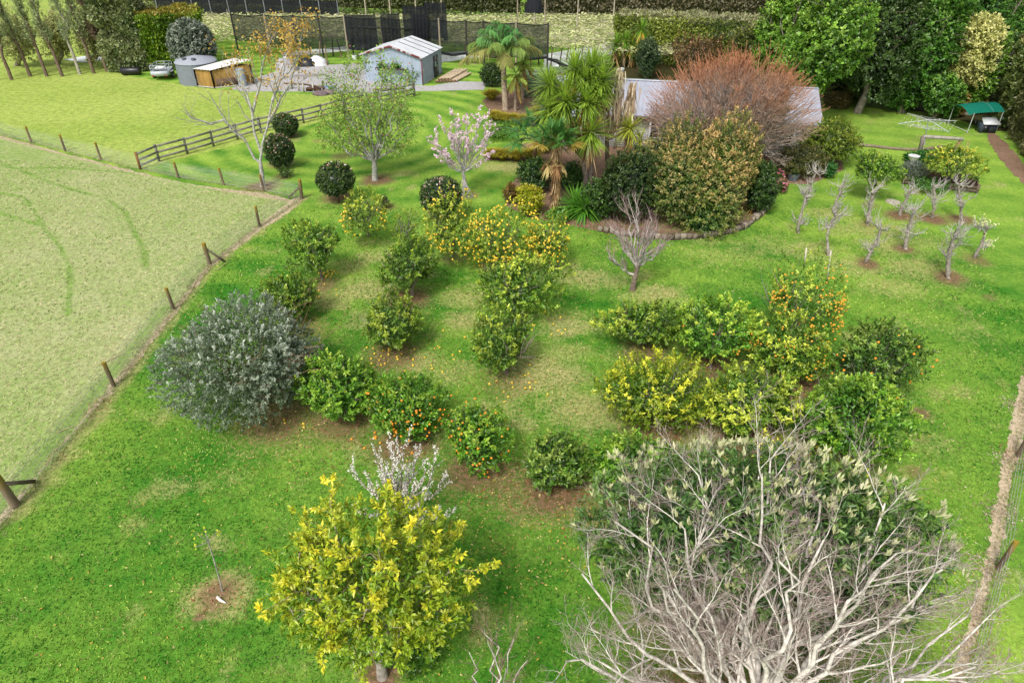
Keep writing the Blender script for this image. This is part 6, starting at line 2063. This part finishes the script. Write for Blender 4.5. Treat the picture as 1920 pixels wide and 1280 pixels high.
for a, c, lab in [((1508, 500), (1512, 465), 'white wooden stake behind the fruit covered mandarin tree'), ((1550, 532), (1558, 470), 'taller white wooden stake between the mandarin and a pollarded pear')]:
    p = G(*a)
    tag(Buf().bar(p, T(*c, p[1]), .06, .05, A(215, 208, 190, 1.2)).build('tree_stake', M_WOOD, None, off=p), lab, 'stake', 'white tree stakes').location = p

# clothes hoist
h0 = G(1733, 272)
hoist = thing('clothes_hoist', h0, 'rotary clothes hoist of galvanised arms with pegs on its lines', 'clothes hoist')
ht = T(1736, 238, h0[1])
Buf().tube([h0, ht + [0, 0, .55]], [.04, .035], A(190, 195, 198), 8).build('pole', M_METAL, hoist)
hub = ht + [0, 0, .2]
ends = []
for k in range(4):
    a = .15 + k * PI / 2
    e = hub + np.array([math.cos(a) * 2.3, math.sin(a) * 2.3, .12])
    ends.append(e)
    Buf().tube([ht + [0, 0, .5], e], [.028, .024], A(222, 226, 228), 6).build('arm', M_METAL, hoist)
    Buf().tube([hub + [0, 0, -.35], hub * .45 + e * .55], [.02, .018], A(205, 210, 212), 5).build('strut', M_METAL, hoist)
w = Buf()
pg = Buf()
for t in (.35, .5, .65, .8, .97):
    for k in range(4):
        a, c = hub * (1 - t) + ends[k] * t, hub * (1 - t) + ends[(k + 1) % 4] * t
        w.tube([a, (a + c) / 2 - [0, 0, .04], c], .008, A(225, 228, 230), 3, cap=False)
        for _ in range(3):
            q = r.random()
            p = a * (1 - q) + c * q - np.array([0, 0, .06])
            pg.box(p, (.025, .02, .11), [A(240, 235, 120, 1.1), A(240, 240, 235, 1.1), A(200, 225, 120, 1.1)][r.integers(3)])
w.build('line', M_METAL, hoist)
pg.build('peg', M_PLASTIC, hoist)['kind'] = 'stuff'

# green canopy shelter over an animal cage
c0 = G(1842, 247)
sh = thing('canopy_shelter', c0, 'dark green fabric canopy shelter on thin white metal legs', 'shelter')
Yc = c0[1]
a0, a1 = G(1812, 250), G(1868, 247)
ax = unit((a1 - a0) * [1, 1, 0])
ay = np.array([-ax[1], ax[0], 0])
W2, D2 = np.linalg.norm(a1 - a0), 2.2
b = Buf()
n = 8
rows = []
for j in range(n + 1):
    t = j / n
    zz = 1.5 + .4 * math.sin(PI * t)
    rows += [a0 + ax * (-.35 if 0 < 1 else 0) + ay * D2 * t + [0, 0, zz - .12], a0 + ax * .35 + ay * D2 * t + [0, 0, zz], a0 + ax * (W2 * .65) + ay * D2 * t + [0, 0, zz + .02], a0 + ax * (W2 + .1) + ay * D2 * t + [0, 0, zz]]
i = (np.arange(n)[:, None] * 4 + np.arange(3)[None]).ravel()
b.add(rows, np.stack([i, i + 1, i + 5, i + 4], 1), A(20, 125, 105, 1.2))
b.build('canopy', M_SOFT, sh)
for s in (.05, W2 - .05):
    for q in (0, D2):
        p = a0 + ax * s + ay * q
        Buf().tube([p, p + [0, 0, 1.5]], [.03, .03], A(215, 220, 222), 6).build('leg', M_METAL, sh)
Buf().bar(a0 + ax * .05 + [0, 0, .12], a0 + ax * .05 + ay * D2 + [0, 0, .12], .03, .03, A(215, 220, 222)).build('foot_rail', M_METAL, sh)
Buf().tube([a0 + ax * W2 * .65 + ay * D2 * t + [0, 0, 1.54 + .4 * math.sin(PI * t)] for t in np.linspace(0, 1, 9)], .02, A(120, 190, 175), 5).build('seam', M_SOFT, sh)
k0 = G(1852, 250)
cg = thing('pet_kennel', k0, 'dark kennel box with a pale sloping lid under the green canopy', 'kennel')
Buf().box(k0 + [0, .4, .35], (1.15, .8, .7), A(72, 82, 95), rz=-.1).build('box', M_PLASTIC, cg)
Buf().add([k0 + [-.62, -.1, .68], k0 + [.6, -.2, .68], k0 + [.5, .5, 1.0], k0 + [-.5, .6, 1.0], k0 + [-.62, -.1, .74], k0 + [.6, -.2, .74], k0 + [.5, .5, 1.06], k0 + [-.5, .6, 1.06]], [[4, 5, 6, 7], [0, 1, 5, 4], [1, 2, 6, 5], [3, 0, 4, 7], [2, 3, 7, 6]], A(215, 218, 222, 1.25)).build('lid', M_PLASTIC, cg)
Buf().box(k0 + [-.25, -.03, .33], (.4, .03, .4), A(35, 40, 46), rz=-.1).build('door', M_PLASTIC, cg)

# urn
u0 = G(1708, 311)
un = thing('garden_urn', u0, 'small white garden urn between the low bushes', 'urn')
Buf().tube([u0, u0 + [0, 0, .08], u0 + [0, 0, .3], u0 + [0, 0, .36]], [.22, .12, .1, .2], A(215, 215, 218, 1.2), 12).build('foot', M_STONE, un)
Buf().tube([u0 + [0, 0, .36], u0 + [0, 0, .5], u0 + [0, 0, .66], u0 + [0, 0, .7]], [.16, .3, .34, .38], A(222, 222, 225, 1.2), 12).build('bowl', M_STONE, un)

# leaf rake against the flowering tree
k0 = G(877, 371)
rk = thing('leaf_rake', k0, 'grey fan shaped leaf rake leaning upright against the pink tree trunk', 'rake')
nk = T(868, 338, k0[1] + .15)
Buf().tube([nk, T(866, 326, k0[1] + .3)], [.025, .022], A(190, 185, 175), 6).build('handle', M_WOOD, rk)
for k in range(11):
    q = (k - 5) / 5
    Buf().tube([nk + [q * .07, 0, 0], k0 + [q * .3 - .05, -.03, .35], k0 + [q * .42, -.08, .02]], [.014, .013, .012], A(200, 192, 195, 1.2), 4).build('tine', M_PLASTIC, rk)
Buf().bar(k0 + [-.24, -.05, .3], k0 + [.2, -.05, .3], .02, .03, A(190, 182, 186, 1.2)).build('cross_bar', M_PLASTIC, rk)

# caged trailer
t0 = G(304, 150)
tr = thing('cage_trailer', t0, 'small silver cage trailer parked by the hedge', 'trailer')
az = .12
R2 = np.array([[math.cos(az), math.sin(az), 0], [-math.sin(az), math.cos(az), 0], [0, 0, 1]])


def tp(x, y, z):
    return t0 + np.array([x, y, z]) @ R2


SILVER = A(205, 212, 222, 1.25)
b = Buf().box(tp(0, .7, .45), (1.5, 2.1, .06), SILVER, ax=R2)
for c_, s_ in (((0, -.35, .65), (1.5, .05, .4)), ((0, 1.75, .65), (1.5, .05, .4)), ((-.75, .7, .65), (.05, 2.1, .4)), ((.75, .7, .65), (.05, 2.1, .4))):
    b.box(tp(*c_), s_, SILVER, ax=R2)
b.build('tray', M_METAL, tr)
for k, (x, y) in enumerate([(x, y) for x in (-.72, 0, .72) for y in (-.33, .7, 1.73)]):
    if (x, y) == (0, .7):
        continue
    Buf().bar(tp(x, y, .85), tp(x, y, 1.35), .04, .04, SILVER).build('cage_post', M_METAL, tr)
for z in (1.1, 1.35):
    for a, c in (((-.72, -.33), (.72, -.33)), ((.72, -.33), (.72, 1.73)), ((.72, 1.73), (-.72, 1.73)), ((-.72, 1.73), (-.72, -.33))):
        Buf().bar(tp(*a, z), tp(*c, z), .035, .035, SILVER).build('cage_rail', M_METAL, tr)
for x in (-.88, .88):
    w = Buf().tube([tp(x - .09, .8, .3), tp(x + .09, .8, .3)], [.3, .3], A(50, 50, 55), 16).build('wheel', M_PLASTIC, tr)
    Buf().tube([tp(x - .1, .8, .3), tp(x + .1, .8, .3)], [.16, .16], A(210, 212, 215), 12).build('rim', M_METAL, w)
    Buf().box(tp(x, .8, .66), (.24, .8, .05), SILVER, ax=R2).build('mudguard', M_METAL, tr)
for x in (-.62, .62):
    Buf().box(tp(x, -.39, .45), (.2, .03, .1), A(190, 60, 50), ax=R2).build('tail_light', M_PLASTIC, tr)
Buf().bar(tp(0, 1.7, .42), tp(0, 3.0, .4), .08, .08, SILVER).build('drawbar', M_METAL, tr)
Buf().box(tp(0, .6, 1.0), (.9, .8, .25), A(225, 228, 230, 1.2), ax=R2).build('load', M_PLASTIC, tr)

k0 = G(247, 141)
bl = thing('black_bale', k0, 'black wrapped round bale lying at the foot of the tall mixed hedge', 'bale')
Buf().tube([k0 + [-.95, 0, .38], k0 + [-.8, 0, .38], k0 + [.8, .05, .38], k0 + [.95, .05, .38]], [.28, .38, .38, .28], A(38, 38, 44), 12).build('wrap', M_PLASTIC, bl)

# poles stacked by the shed
for i in range(11):
    row = 0 if i < 7 else 1
    k = i if i < 7 else i - 7
    a = G(818 + k * 6.0, 156 - k * .2) + [0, 0, .13 + row * .2]
    if row:
        a = G(823 + k * 6.0, 156 - k * .2) + [0, 0, .33]
    c = a + np.array([1.35 + .04 * k, 4.1, 0]) * (1 if k < 5 else .8)
    o = Buf().tube([a, c], [.12, .11], A(215, 195, 165, 1.25), 9)
    o.tube([a + (a - c) * .003, a + (a - c) * .0005], [.105, .105], A(125, 92, 65), 9)
    lg = o.build('timber_pole', M_WOOD, None, off=a)
    lg.location = a
    tag(lg, 'peeled pale timber pole in the stack on the grass beside the shed', 'pole', 'timber poles stacked beside the shed')

# edge of the yard: half buried rails, pipes, bags
yr = thing('low_yard_rail', G(560, 172), 'low broken timber rail fence with leaning posts along the yard edge', 'fence')
for a, c in (((535, 166), (575, 168)), ((575, 168), (610, 174)), ((700, 178), (760, 176)), ((730, 184), (775, 178))):
    Buf().bar(G(*a) + [0, 0, .45], G(*c) + [0, 0, .45], .08, .14, A(130, 105, 90, 1.3)).build('rail', M_WOOD, yr)
for x, y, h, c in ((548, 167, .9, A(110, 88, 70)), (561, 171, .9, A(205, 198, 185)), (570, 173, .85, A(205, 198, 185)), (607, 172, .9, A(120, 98, 75)), (776, 180, 1.0, A(95, 80, 68)), (588, 172, .7, A(205, 200, 190))):
    p = G(x, y)
    Buf().box(p + [0, 0, h / 2], (.12, .12, h), c).build('post', M_WOOD, yr)
for i, (x, y, c, lab) in enumerate([(590, 165, A(120, 150, 195), 'blue white pipe bundle, the one nearest the dark log heap at the yard edge'), (600, 166, A(225, 228, 232), 'white pipe bundle between two blue ones at the yard edge'), (612, 164, A(125, 155, 200), 'blue pipe bundle farthest from the log heap at the yard edge')]):
    p = G(x, y)
    pb_ = thing('pipe_bundle', p, lab, 'pipe bundle', 'pipe bundles on the yard edge')
    for k in range(4):
        Buf().tube([p + [-.5 + k * .17, -.35, .1 + .1 * (k % 2)], p + [.6 + k * .17, -1.0, .1 + .1 * (k % 2)]], [.08, .08], c * (1 - .1 * (k % 2)), 8).build('pipe', M_PLASTIC, pb_)
for i in range(9):
    p = G(572 + r.uniform(0, 14), 171 + r.uniform(-1.5, 1.5)) + [0, 0, .12 + .15 * (i % 2)]
    lg = Buf().tube([p, p + [r.uniform(.8, 1.2), r.uniform(-.4, .4), 0]], [.12, .11], A(105, 82, 66), 8).build('firewood_log', M_BARK, None, off=p)
    lg.location = p
    tag(lg, 'dark log in the low heap along the yard edge', 'log', 'dark logs heaped along the yard edge')


def lumpy(name, px, py, s, col, label, cat, mat, seed, w=(1, 1)):
    rr = np.random.default_rng(seed)
    p = G(px, py)
    k = 12
    V, F = [], []
    for i in range(7):
        a = PI / 2 * i / 6
        for j in range(k):
            q = 1 + rr.normal(0, .09)
            V.append([s[0] * math.cos(a) * math.cos(2 * PI * j / k) * q, s[1] * math.cos(a) * math.sin(2 * PI * j / k) * q, s[2] * math.sin(a) * (1 + rr.normal(0, .1))])
    F = [[i * k + j, i * k + (j + 1) % k, (i + 1) * k + (j + 1) % k, (i + 1) * k + j] for i in range(6) for j in range(k)]
    o = Buf().add(np.array(V) + p, F, col).build(name, mat, None, smooth=True, off=p)
    o.location = p
    return tag(o, label, cat)


lumpy('tarpaulin_heap', 576, 123, (1.0, .8, .75), A(45, 46, 52), 'black tarpaulin heap on the yard beside the white one', 'tarpaulin', M_PLASTIC, 1)
lumpy('tarpaulin_heap', 595, 121, (1.2, .9, .8), A(225, 228, 230, 1.2), 'white wrapped heap on the yard edge under the vines', 'tarpaulin', M_PLASTIC, 2)
lumpy('rubbish_heap', 536, 131, (1.2, 1.0, 1.1), A(190, 188, 190), 'grey and blue covered heap behind the orange leaved tree', 'heap', M_PLASTIC, 3)
lumpy('rock', 602, 178, (.75, .5, .35), A(130, 115, 118), 'purplish rock heap nearest the yard pipes', 'rock', M_STONE, 4)
lumpy('rock', 616, 176, (.7, .5, .4), A(150, 135, 135), 'grey pink rock heap beside the sparse green tree top', 'rock', M_STONE, 5)
k0 = G(665, 112)
bk = thing('white_bucket', k0, 'white plastic bucket on the grass by the netting posts', 'bucket')
Buf().tube([k0, k0 + [0, 0, .4]], [.22, .27], A(232, 236, 238, 1.1), 12).build('pail', M_PLASTIC, bk)
Buf().tube([k0 + [math.cos(a) * .27, 0, .4 + math.sin(a) * .2] for a in np.linspace(0, PI, 8)], .015, A(200, 202, 205), 5).build('handle', M_PLASTIC, bk)
st = G(1674, 379)
tag(Buf().tube([st + [0, 0, 0], st + [0, 0, .05]], [.42, .4], A(205, 195, 175), 12).build('stepping_stone', M_STONE, None, off=st), 'flat pale round stone in the grass among the pollarded pears', 'stone').location = st
pk = G(1486, 338)
pt = thing('flower_pot', pk, 'round grey pot with a plant at the mulched house corner', 'pot')
Buf().tube([pk, pk + [0, 0, .3], pk + [0, 0, .42]], [.26, .36, .38], A(120, 130, 142), 14).build('bowl', M_PLASTIC, pt)
rr = np.random.default_rng(77)
rosette(rr, pk + [0, 0, .4], 40, .5, .05, UP3, 0, (A(60, 105, 45, 1.2), A(120, 165, 80, 1.2))).build('leaf_rosette', M_LEAF, pt)
b = Buf()
p = G(660, 168) * .5 + G(660, 168) * .5

# climber and pot plants on the shed shelf
rr = np.random.default_rng(510)
for i, (q, w, z, lab) in enumerate([(3.9, .35, 1.55, 'leafy pot plant on the shed shelf, nearer the wall middle'), (2.6, .4, 1.55, 'leafy pot plant on the shed shelf, nearer the shed corner')]):
    shrub('pot_plant', None, lab, 'plant', A(48, 92, 40, 1.2), A(110, 160, 70, 1.2), A(150, 190, 90), 511 + i, n=40, m=8, L=.16, W=.07, loc=(sp_(q, -.3, z), np.array([w, .22, .2])), stems=False, group='pot plants on the shed shelf')
cl = thing('wall_climber', sp_(1.1, -.2, 0), 'straggling green climber against the pale shed wall', 'plant')
b = Buf()
P, Q = limb_paths(rr, sp_(1.0, -.12, 0), np.array([sp_(.3, -.1, 1.2), sp_(.9, -.1, 1.5), sp_(1.7, -.1, 1.3), sp_(2.3, -.1, .9)]), 7, .05, .05, .03, .01)
add_tubes(b, P, Q, 4, DKBARK)
qq = np.repeat(P[:, 2:].reshape(-1, 3), 9, 0)
qq = qq + rr.normal(0, .14, qq.shape) * [1, .25, 1]
add_leaves(b, qq, rdir(rr, len(qq)), rdir(rr, len(qq)) + [0, -1, 0], .15, .1, lerp(A(60, 110, 45, 1.2), A(135, 180, 85, 1.2), rr.random(len(qq))))
b.build('foliage', M_LEAF, cl)

# little plants in their own mulch rings
shrub('young_shrub', (723, 378, 14, 22), 'tiny dark shrub in a mulch ring between lemon tree and round shrub', 'shrub', A(60, 70, 32, 1.2), A(110, 120, 55, 1.2), A(150, 150, 80), 600, n=26, m=8, L=.11, W=.05)
shrub('young_shrub', (533, 323, 26, 18), 'tiny green shrub in a mulch ring by the fence corner post', 'shrub', A(55, 85, 32, 1.2), A(110, 150, 60, 1.2), A(150, 180, 80), 601, n=34, m=8, L=.13, W=.05)
p = G(408, 1120)
tag(Buf().tube([p + [0, 0, .03], G(415, 1127) + [0, 0, .04], G(424, 1131) + [0, 0, .03]], [.045, .04, .012], A(215, 210, 200, 1.15), 7).build('fallen_stick', M_TWIG, None, off=p), 'short white piece of branch lying in the sapling ring', 'stick').location = p

# fallen fruit under the trees
r = np.random.default_rng(520)
for px, py, rad, cnt, kind, lab, grp in [
        (612, 516, .42, 26, 'lemon', 'yellow fallen citrus fruit heaped at a trunk foot', 'fallen citrus heaped at one trunk foot'),
        (608, 548, .9, 9, 'lemon', 'yellow fallen citrus fruit on soil below the heap of fruit', 'fallen citrus below the fruit heap'),
        (735, 672, .9, 24, 'lemon', 'yellow orange fallen fruit on bare soil in front of a dark citrus tree', 'fallen citrus on the bare soil patch'),
        (855, 655, 1.3, 14, 'lemon', 'yellow fallen fruit in the grass lane between two dark citrus trees', 'fallen citrus in the grass lane'),
        (962, 718, .8, 16, 'lemon', 'yellow fallen fruit below the loose upright citrus tree', 'fallen citrus below the loose upright tree'),
        (1045, 600, 1.0, 12, 'lemon', 'yellow fallen fruit on dry grass beside the yellow tipped citrus tree', 'fallen citrus on the dry grass'),
        (870, 770, .8, 9, 'orange', 'orange fallen fruit between the two laden orange trees', 'fallen oranges between the orange trees'),
        (700, 825, .6, 9, 'orange', 'orange fallen fruit at the foot of the broad orange tree', 'fallen oranges at the broad orange tree'),
        (885, 490, .9, 10, 'lemon', 'fallen lemon in the grass under the lemon row', 'fallen lemons under the lemon row'),
        (560, 790, .7, 4, 'lemon', 'fallen yellow fruit on the litter in front of the silvery shrub', 'fallen fruit by the silvery shrub')]:
    c = G(px, py)
    for _ in range(cnt):
        o = bpy.data.objects.new('fallen_fruit', fruit_mesh(kind))
        o.location = c + np.array([r.normal(0, rad * .7), r.normal(0, rad * .6), .04])
        o.rotation_euler = r.uniform(0, 6, 3)
        o.scale = [r.uniform(.85, 1.15)] * 3
        link(o)
        tag(o, lab, 'fruit', grp)

# leaf litter and petals on the grass
r = np.random.default_rng(530)


def litter(name, spots, size, cols, mat=M_SOFT, flat=.25):
    bf = Buf()
    for px, py, rad, cnt in spots:
        c = G(px, py)
        p = c + np.stack([r.normal(0, rad, cnt), r.normal(0, rad, cnt), r.uniform(.012, .03, cnt)], 1)
        d = rdir(r, cnt) * [1, 1, flat]
        k = r.random(cnt)
        ci = np.array(cols)[r.integers(0, len(cols), cnt)] * r.uniform(.8, 1.1, (cnt, 1))
        sz = size * r.uniform(.6, 1.3, cnt)
        add_leaves(bf, p, d, unit(UP3 + r.normal(0, .25, (cnt, 3))), sz, sz * .5, ci)
    return tag(bf.build(name, mat), kind='stuff')


YL = [A(225, 200, 110, 1.1), A(215, 180, 80, 1.1), A(190, 150, 100, 1.2), A(235, 220, 150, 1.1)]
BRN = [A(165, 120, 85, 1.2), A(190, 150, 115, 1.2), A(140, 95, 65, 1.2), A(205, 175, 130, 1.15), A(180, 105, 70, 1.2)]
litter('fallen_leaves', [(300, 1080, 3.2, 90), (200, 1180, 3.0, 60), (620, 900, 2.6, 90), (960, 1000, 2.0, 170), (1020, 980, 1.4, 150), (1000, 1120, 1.8, 80), (900, 1060, 1.4, 60), (560, 850, 1.8, 90), (380, 860, 2.2, 50), (1700, 1000, 1.2, 60), (1760, 1080, 1.0, 50), (1640, 960, 1.4, 60), (1720, 780, 2.0, 60), (1740, 640, 2.5, 50),
                         (1060, 740, 2.0, 150), (850, 700, 2.5, 160), (700, 560, 2.5, 160), (600, 600, 1.2, 90), (940, 740, 1.3, 90), (1230, 560, 1.6, 60), (1700, 470, 3.0, 120), (1600, 520, 3.0, 70), (800, 350, 3.0, 110), (880, 330, 1.6, 70), (740, 690, 1.0, 90), (1060, 560, 1.4, 80), (700, 1010, 1.6, 70), (860, 960, 1.0, 60)], .085, YL)
litter('leaf_litter', [(1035, 915, 1.0, 500), (930, 905, .9, 420), (1110, 960, 1.0, 350), (640, 795, 1.0, 400), (520, 785, 1.1, 350), (755, 835, .9, 380), (1240, 805, 1.1, 400), (1400, 830, 1.2, 450), (1470, 735, 1.0, 300), (1560, 745, .9, 300), (1210, 668, 1.0, 320), (1335, 692, 1.0, 320), (765, 565, .9, 260), (575, 620, .8, 200), (735, 672, .9, 300), (945, 720, .8, 260), (1560, 880, 1.1, 350), (1340, 1320, 1.6, 300), (1270, 870, 1.0, 300),
                       (1320, 455, 1.4, 160), (1220, 440, 1.4, 160), (1100, 425, 1.2, 120), (175, 770, .25, 60), (185, 755, .25, 60), (104, 858, .2, 40), (1900, 850, .25, 80), (1835, 1215, .3, 60), (410, 1120, .5, 110)], .075, BRN)
litter('fallen_petals', [(1160, 432, .8, 220), (1205, 440, .8, 160), (875, 360, .6, 60), (1110, 425, .6, 90)], .07, [A(215, 90, 110, 1.1), A(235, 140, 160, 1.1), A(190, 70, 75, 1.1)], M_PETAL)
litter('bark_chips', [(1905, 760, .3, 220), (1890, 860, .3, 240), (1872, 960, .3, 300), (1850, 1060, .3, 320), (1830, 1140, .3, 320), (1815, 1220, .3, 300), (1800, 1280, .3, 200)], .07, [A(205, 185, 165, 1.2), A(170, 145, 122, 1.2), A(225, 210, 195, 1.15)], M_SOFT, .4)
# sticks by the fence line
for i, (a, c) in enumerate([((108, 812), (142, 800)), ((225, 700), (252, 686)), ((185, 686), (235, 664)), ((360, 545), (372, 522)), ((408, 507), (432, 490))]):
    p, q = G(*a) + [0, 0, .03], G(*c) + [0, 0, .05]
    tag(Buf().tube([p, (p + q) / 2 + [0, 0, .03], q], [.02, .018, .01], A(195, 175, 140, 1.2), 5).build('fallen_stick', M_TWIG, None, off=p), 'pale fallen stick lying along the wire fence line', 'stick', 'pale sticks along the fence line').location = p


# grass: tufts standing up from the near lawn
r = np.random.default_rng(540)
bf = Buf()
for ylo, yhi, dens, L in ((6.5, 16, 240, .085), (16, 25, 130, .10), (25, 38, 65, .12)):
    n = int((yhi - ylo) * ((yhi + ylo) / 2 + 4.5) * 2 * dens)
    y = r.uniform(ylo, yhi, n)
    x = r.uniform(-1.0, 1.0, n) * (y + 4.5)
    a = lawn_attr(x, y)
    f = gp((566, 373), (487, 425), (394, 495), (326, 580), (214, 724), (31, 948), (-190, 1230))
    f = np.array(f)[::-1]
    left = np.interp(y, f[:, 1], f[:, 0])
    g = gp((1945, 600), (1912, 702), (1840, 1080), (1790, 1240), (1700, 1450))
    g = np.array(g)[::-1]
    right = np.interp(y, g[:, 1], g[:, 0])
    keep = (r.random(n) > a[:, 1] * 1.1) & (x > left + .45) & (x < right + .05)
    x, y, a = x[keep], y[keep], a[keep]
    n = len(x)
    d = unit(np.stack([r.normal(0, 1, n), r.normal(0, 1, n), np.full(n, .75)], 1))
    p = np.stack([x, y, np.full(n, -.005)], 1)
    s = unit(np.cross(d, r.normal(size=(n, 3)))) * (L * r.uniform(.18, .34, n))[:, None]
    tip = p + d * (L * r.uniform(.6, 1.3, n))[:, None]
    t = np.clip(.40 + a[:, 2] * .9 + .8 * smooth_noise(x, y, 44, 1.1) + .7 * smooth_noise(x, y, 45, 4.0) + .5 * smooth_noise(x, y, 46, 11.0) + r.normal(0, .2, n), 0, 1)
    c = lerp(A(50, 126, 30, 1.28), A(172, 208, 84, 1.25), t)
    w = np.clip(a[:, 0] * 1.5 * (r.random(n) < .75) + (r.random(n) < .03), 0, 1)[:, None]
    c = (c * (1 - w) + lerp(A(165, 170, 95, 1.3), A(222, 205, 150, 1.25), r.random(n)) * w) * r.uniform(.8, 1.2, (n, 1))
    V = np.stack([p - s, p + s, tip], 1).reshape(-1, 3)
    bf.add(V, np.arange(n * 3).reshape(-1, 3), np.repeat(c, 3, 0))
tag(bf.build('grass', M_SOFT), kind='stuff')

# rank grass along the fence lines and straw on the mown paddock
bf = Buf()
for line, m in ((gp((566, 373), (487, 425), (394, 495), (326, 580), (214, 724), (31, 948), (-190, 1230)), 5200), (gp((1945, 600), (1908, 856), (1870, 1066), (1800, 1330)), 2600), (gp((-15, 249), (264, 318), (420, 347), (566, 373)), 2600)):
    line = np.array(line)
    L = np.concatenate([[0], np.cumsum(np.linalg.norm(np.diff(line, axis=0), axis=1))])
    s = r.uniform(0, L[-1], m)
    p = np.stack([np.interp(s, L, line[:, 0]), np.interp(s, L, line[:, 1])], 1) + r.normal(0, .17, (m, 2)) + (.25 * smooth_noise(s, s * 0, 61, 2.0))[:, None]
    p = np.hstack([p, np.zeros((m, 1))])
    d = unit(np.stack([r.normal(0, .6, m), r.normal(0, .6, m), np.ones(m)], 1))
    add_strips(bf, p, d, r.uniform(.1, .3, m), .022, .5, lerp(A(90, 135, 50, 1.2), A(205, 195, 145, 1.2), r.random(m) ** .8), seg=2)
tag(bf.build('rank_grass', M_SOFT), kind='stuff')
bf = Buf()
fen = np.array(gp((566, 373), (487, 425), (394, 495), (326, 580), (214, 724), (31, 948), (-190, 1230)))[::-1]
topl = np.array(gp((-60, 240), (0, 254), (120, 288), (250, 320), (340, 343), (420, 354), (495, 362), (552, 376)))
for ylo, yhi, dens, L in ((12, 24, 75, .10), (24, 46, 34, .13)):
    n = int((yhi - ylo) * 36 * dens)
    y = r.uniform(ylo, yhi, n)
    x = np.interp(y, fen[:, 1], fen[:, 0]) - .5 - r.uniform(0, 36, n)
    keep = (np.abs(x) < .80 * (y + 5)) & (y < np.interp(x, topl[:, 0], topl[:, 1]) - .5)
    x, y = x[keep], y[keep]
    n = len(x)
    a = hay_attr(x, y)
    d = unit(np.stack([r.normal(0, 1, n), r.normal(0, 1, n), np.full(n, .35)], 1))
    p = np.stack([x, y, np.full(n, .006)], 1)
    s = unit(np.cross(d, r.normal(size=(n, 3)))) * (L * r.uniform(.12, .26, n))[:, None]
    tip = p + d * (L * r.uniform(.6, 1.5, n))[:, None]
    g = (r.random(n) < np.clip(.24 + .9 * a[:, 1] + .5 * smooth_noise(x, y, 63, .8), 0, 1))[:, None]
    c = np.where(g, lerp(A(110, 150, 62, 1.2), A(160, 185, 95, 1.2), r.random(n)), lerp(A(200, 192, 140, 1.2), A(228, 218, 178, 1.2), r.random(n)))
    bf.add(np.stack([p - s, p + s, tip], 1).reshape(-1, 3), np.arange(n * 3).reshape(-1, 3), np.repeat(c, 3, 0))
tag(bf.build('cut_grass', M_SOFT), kind='stuff')
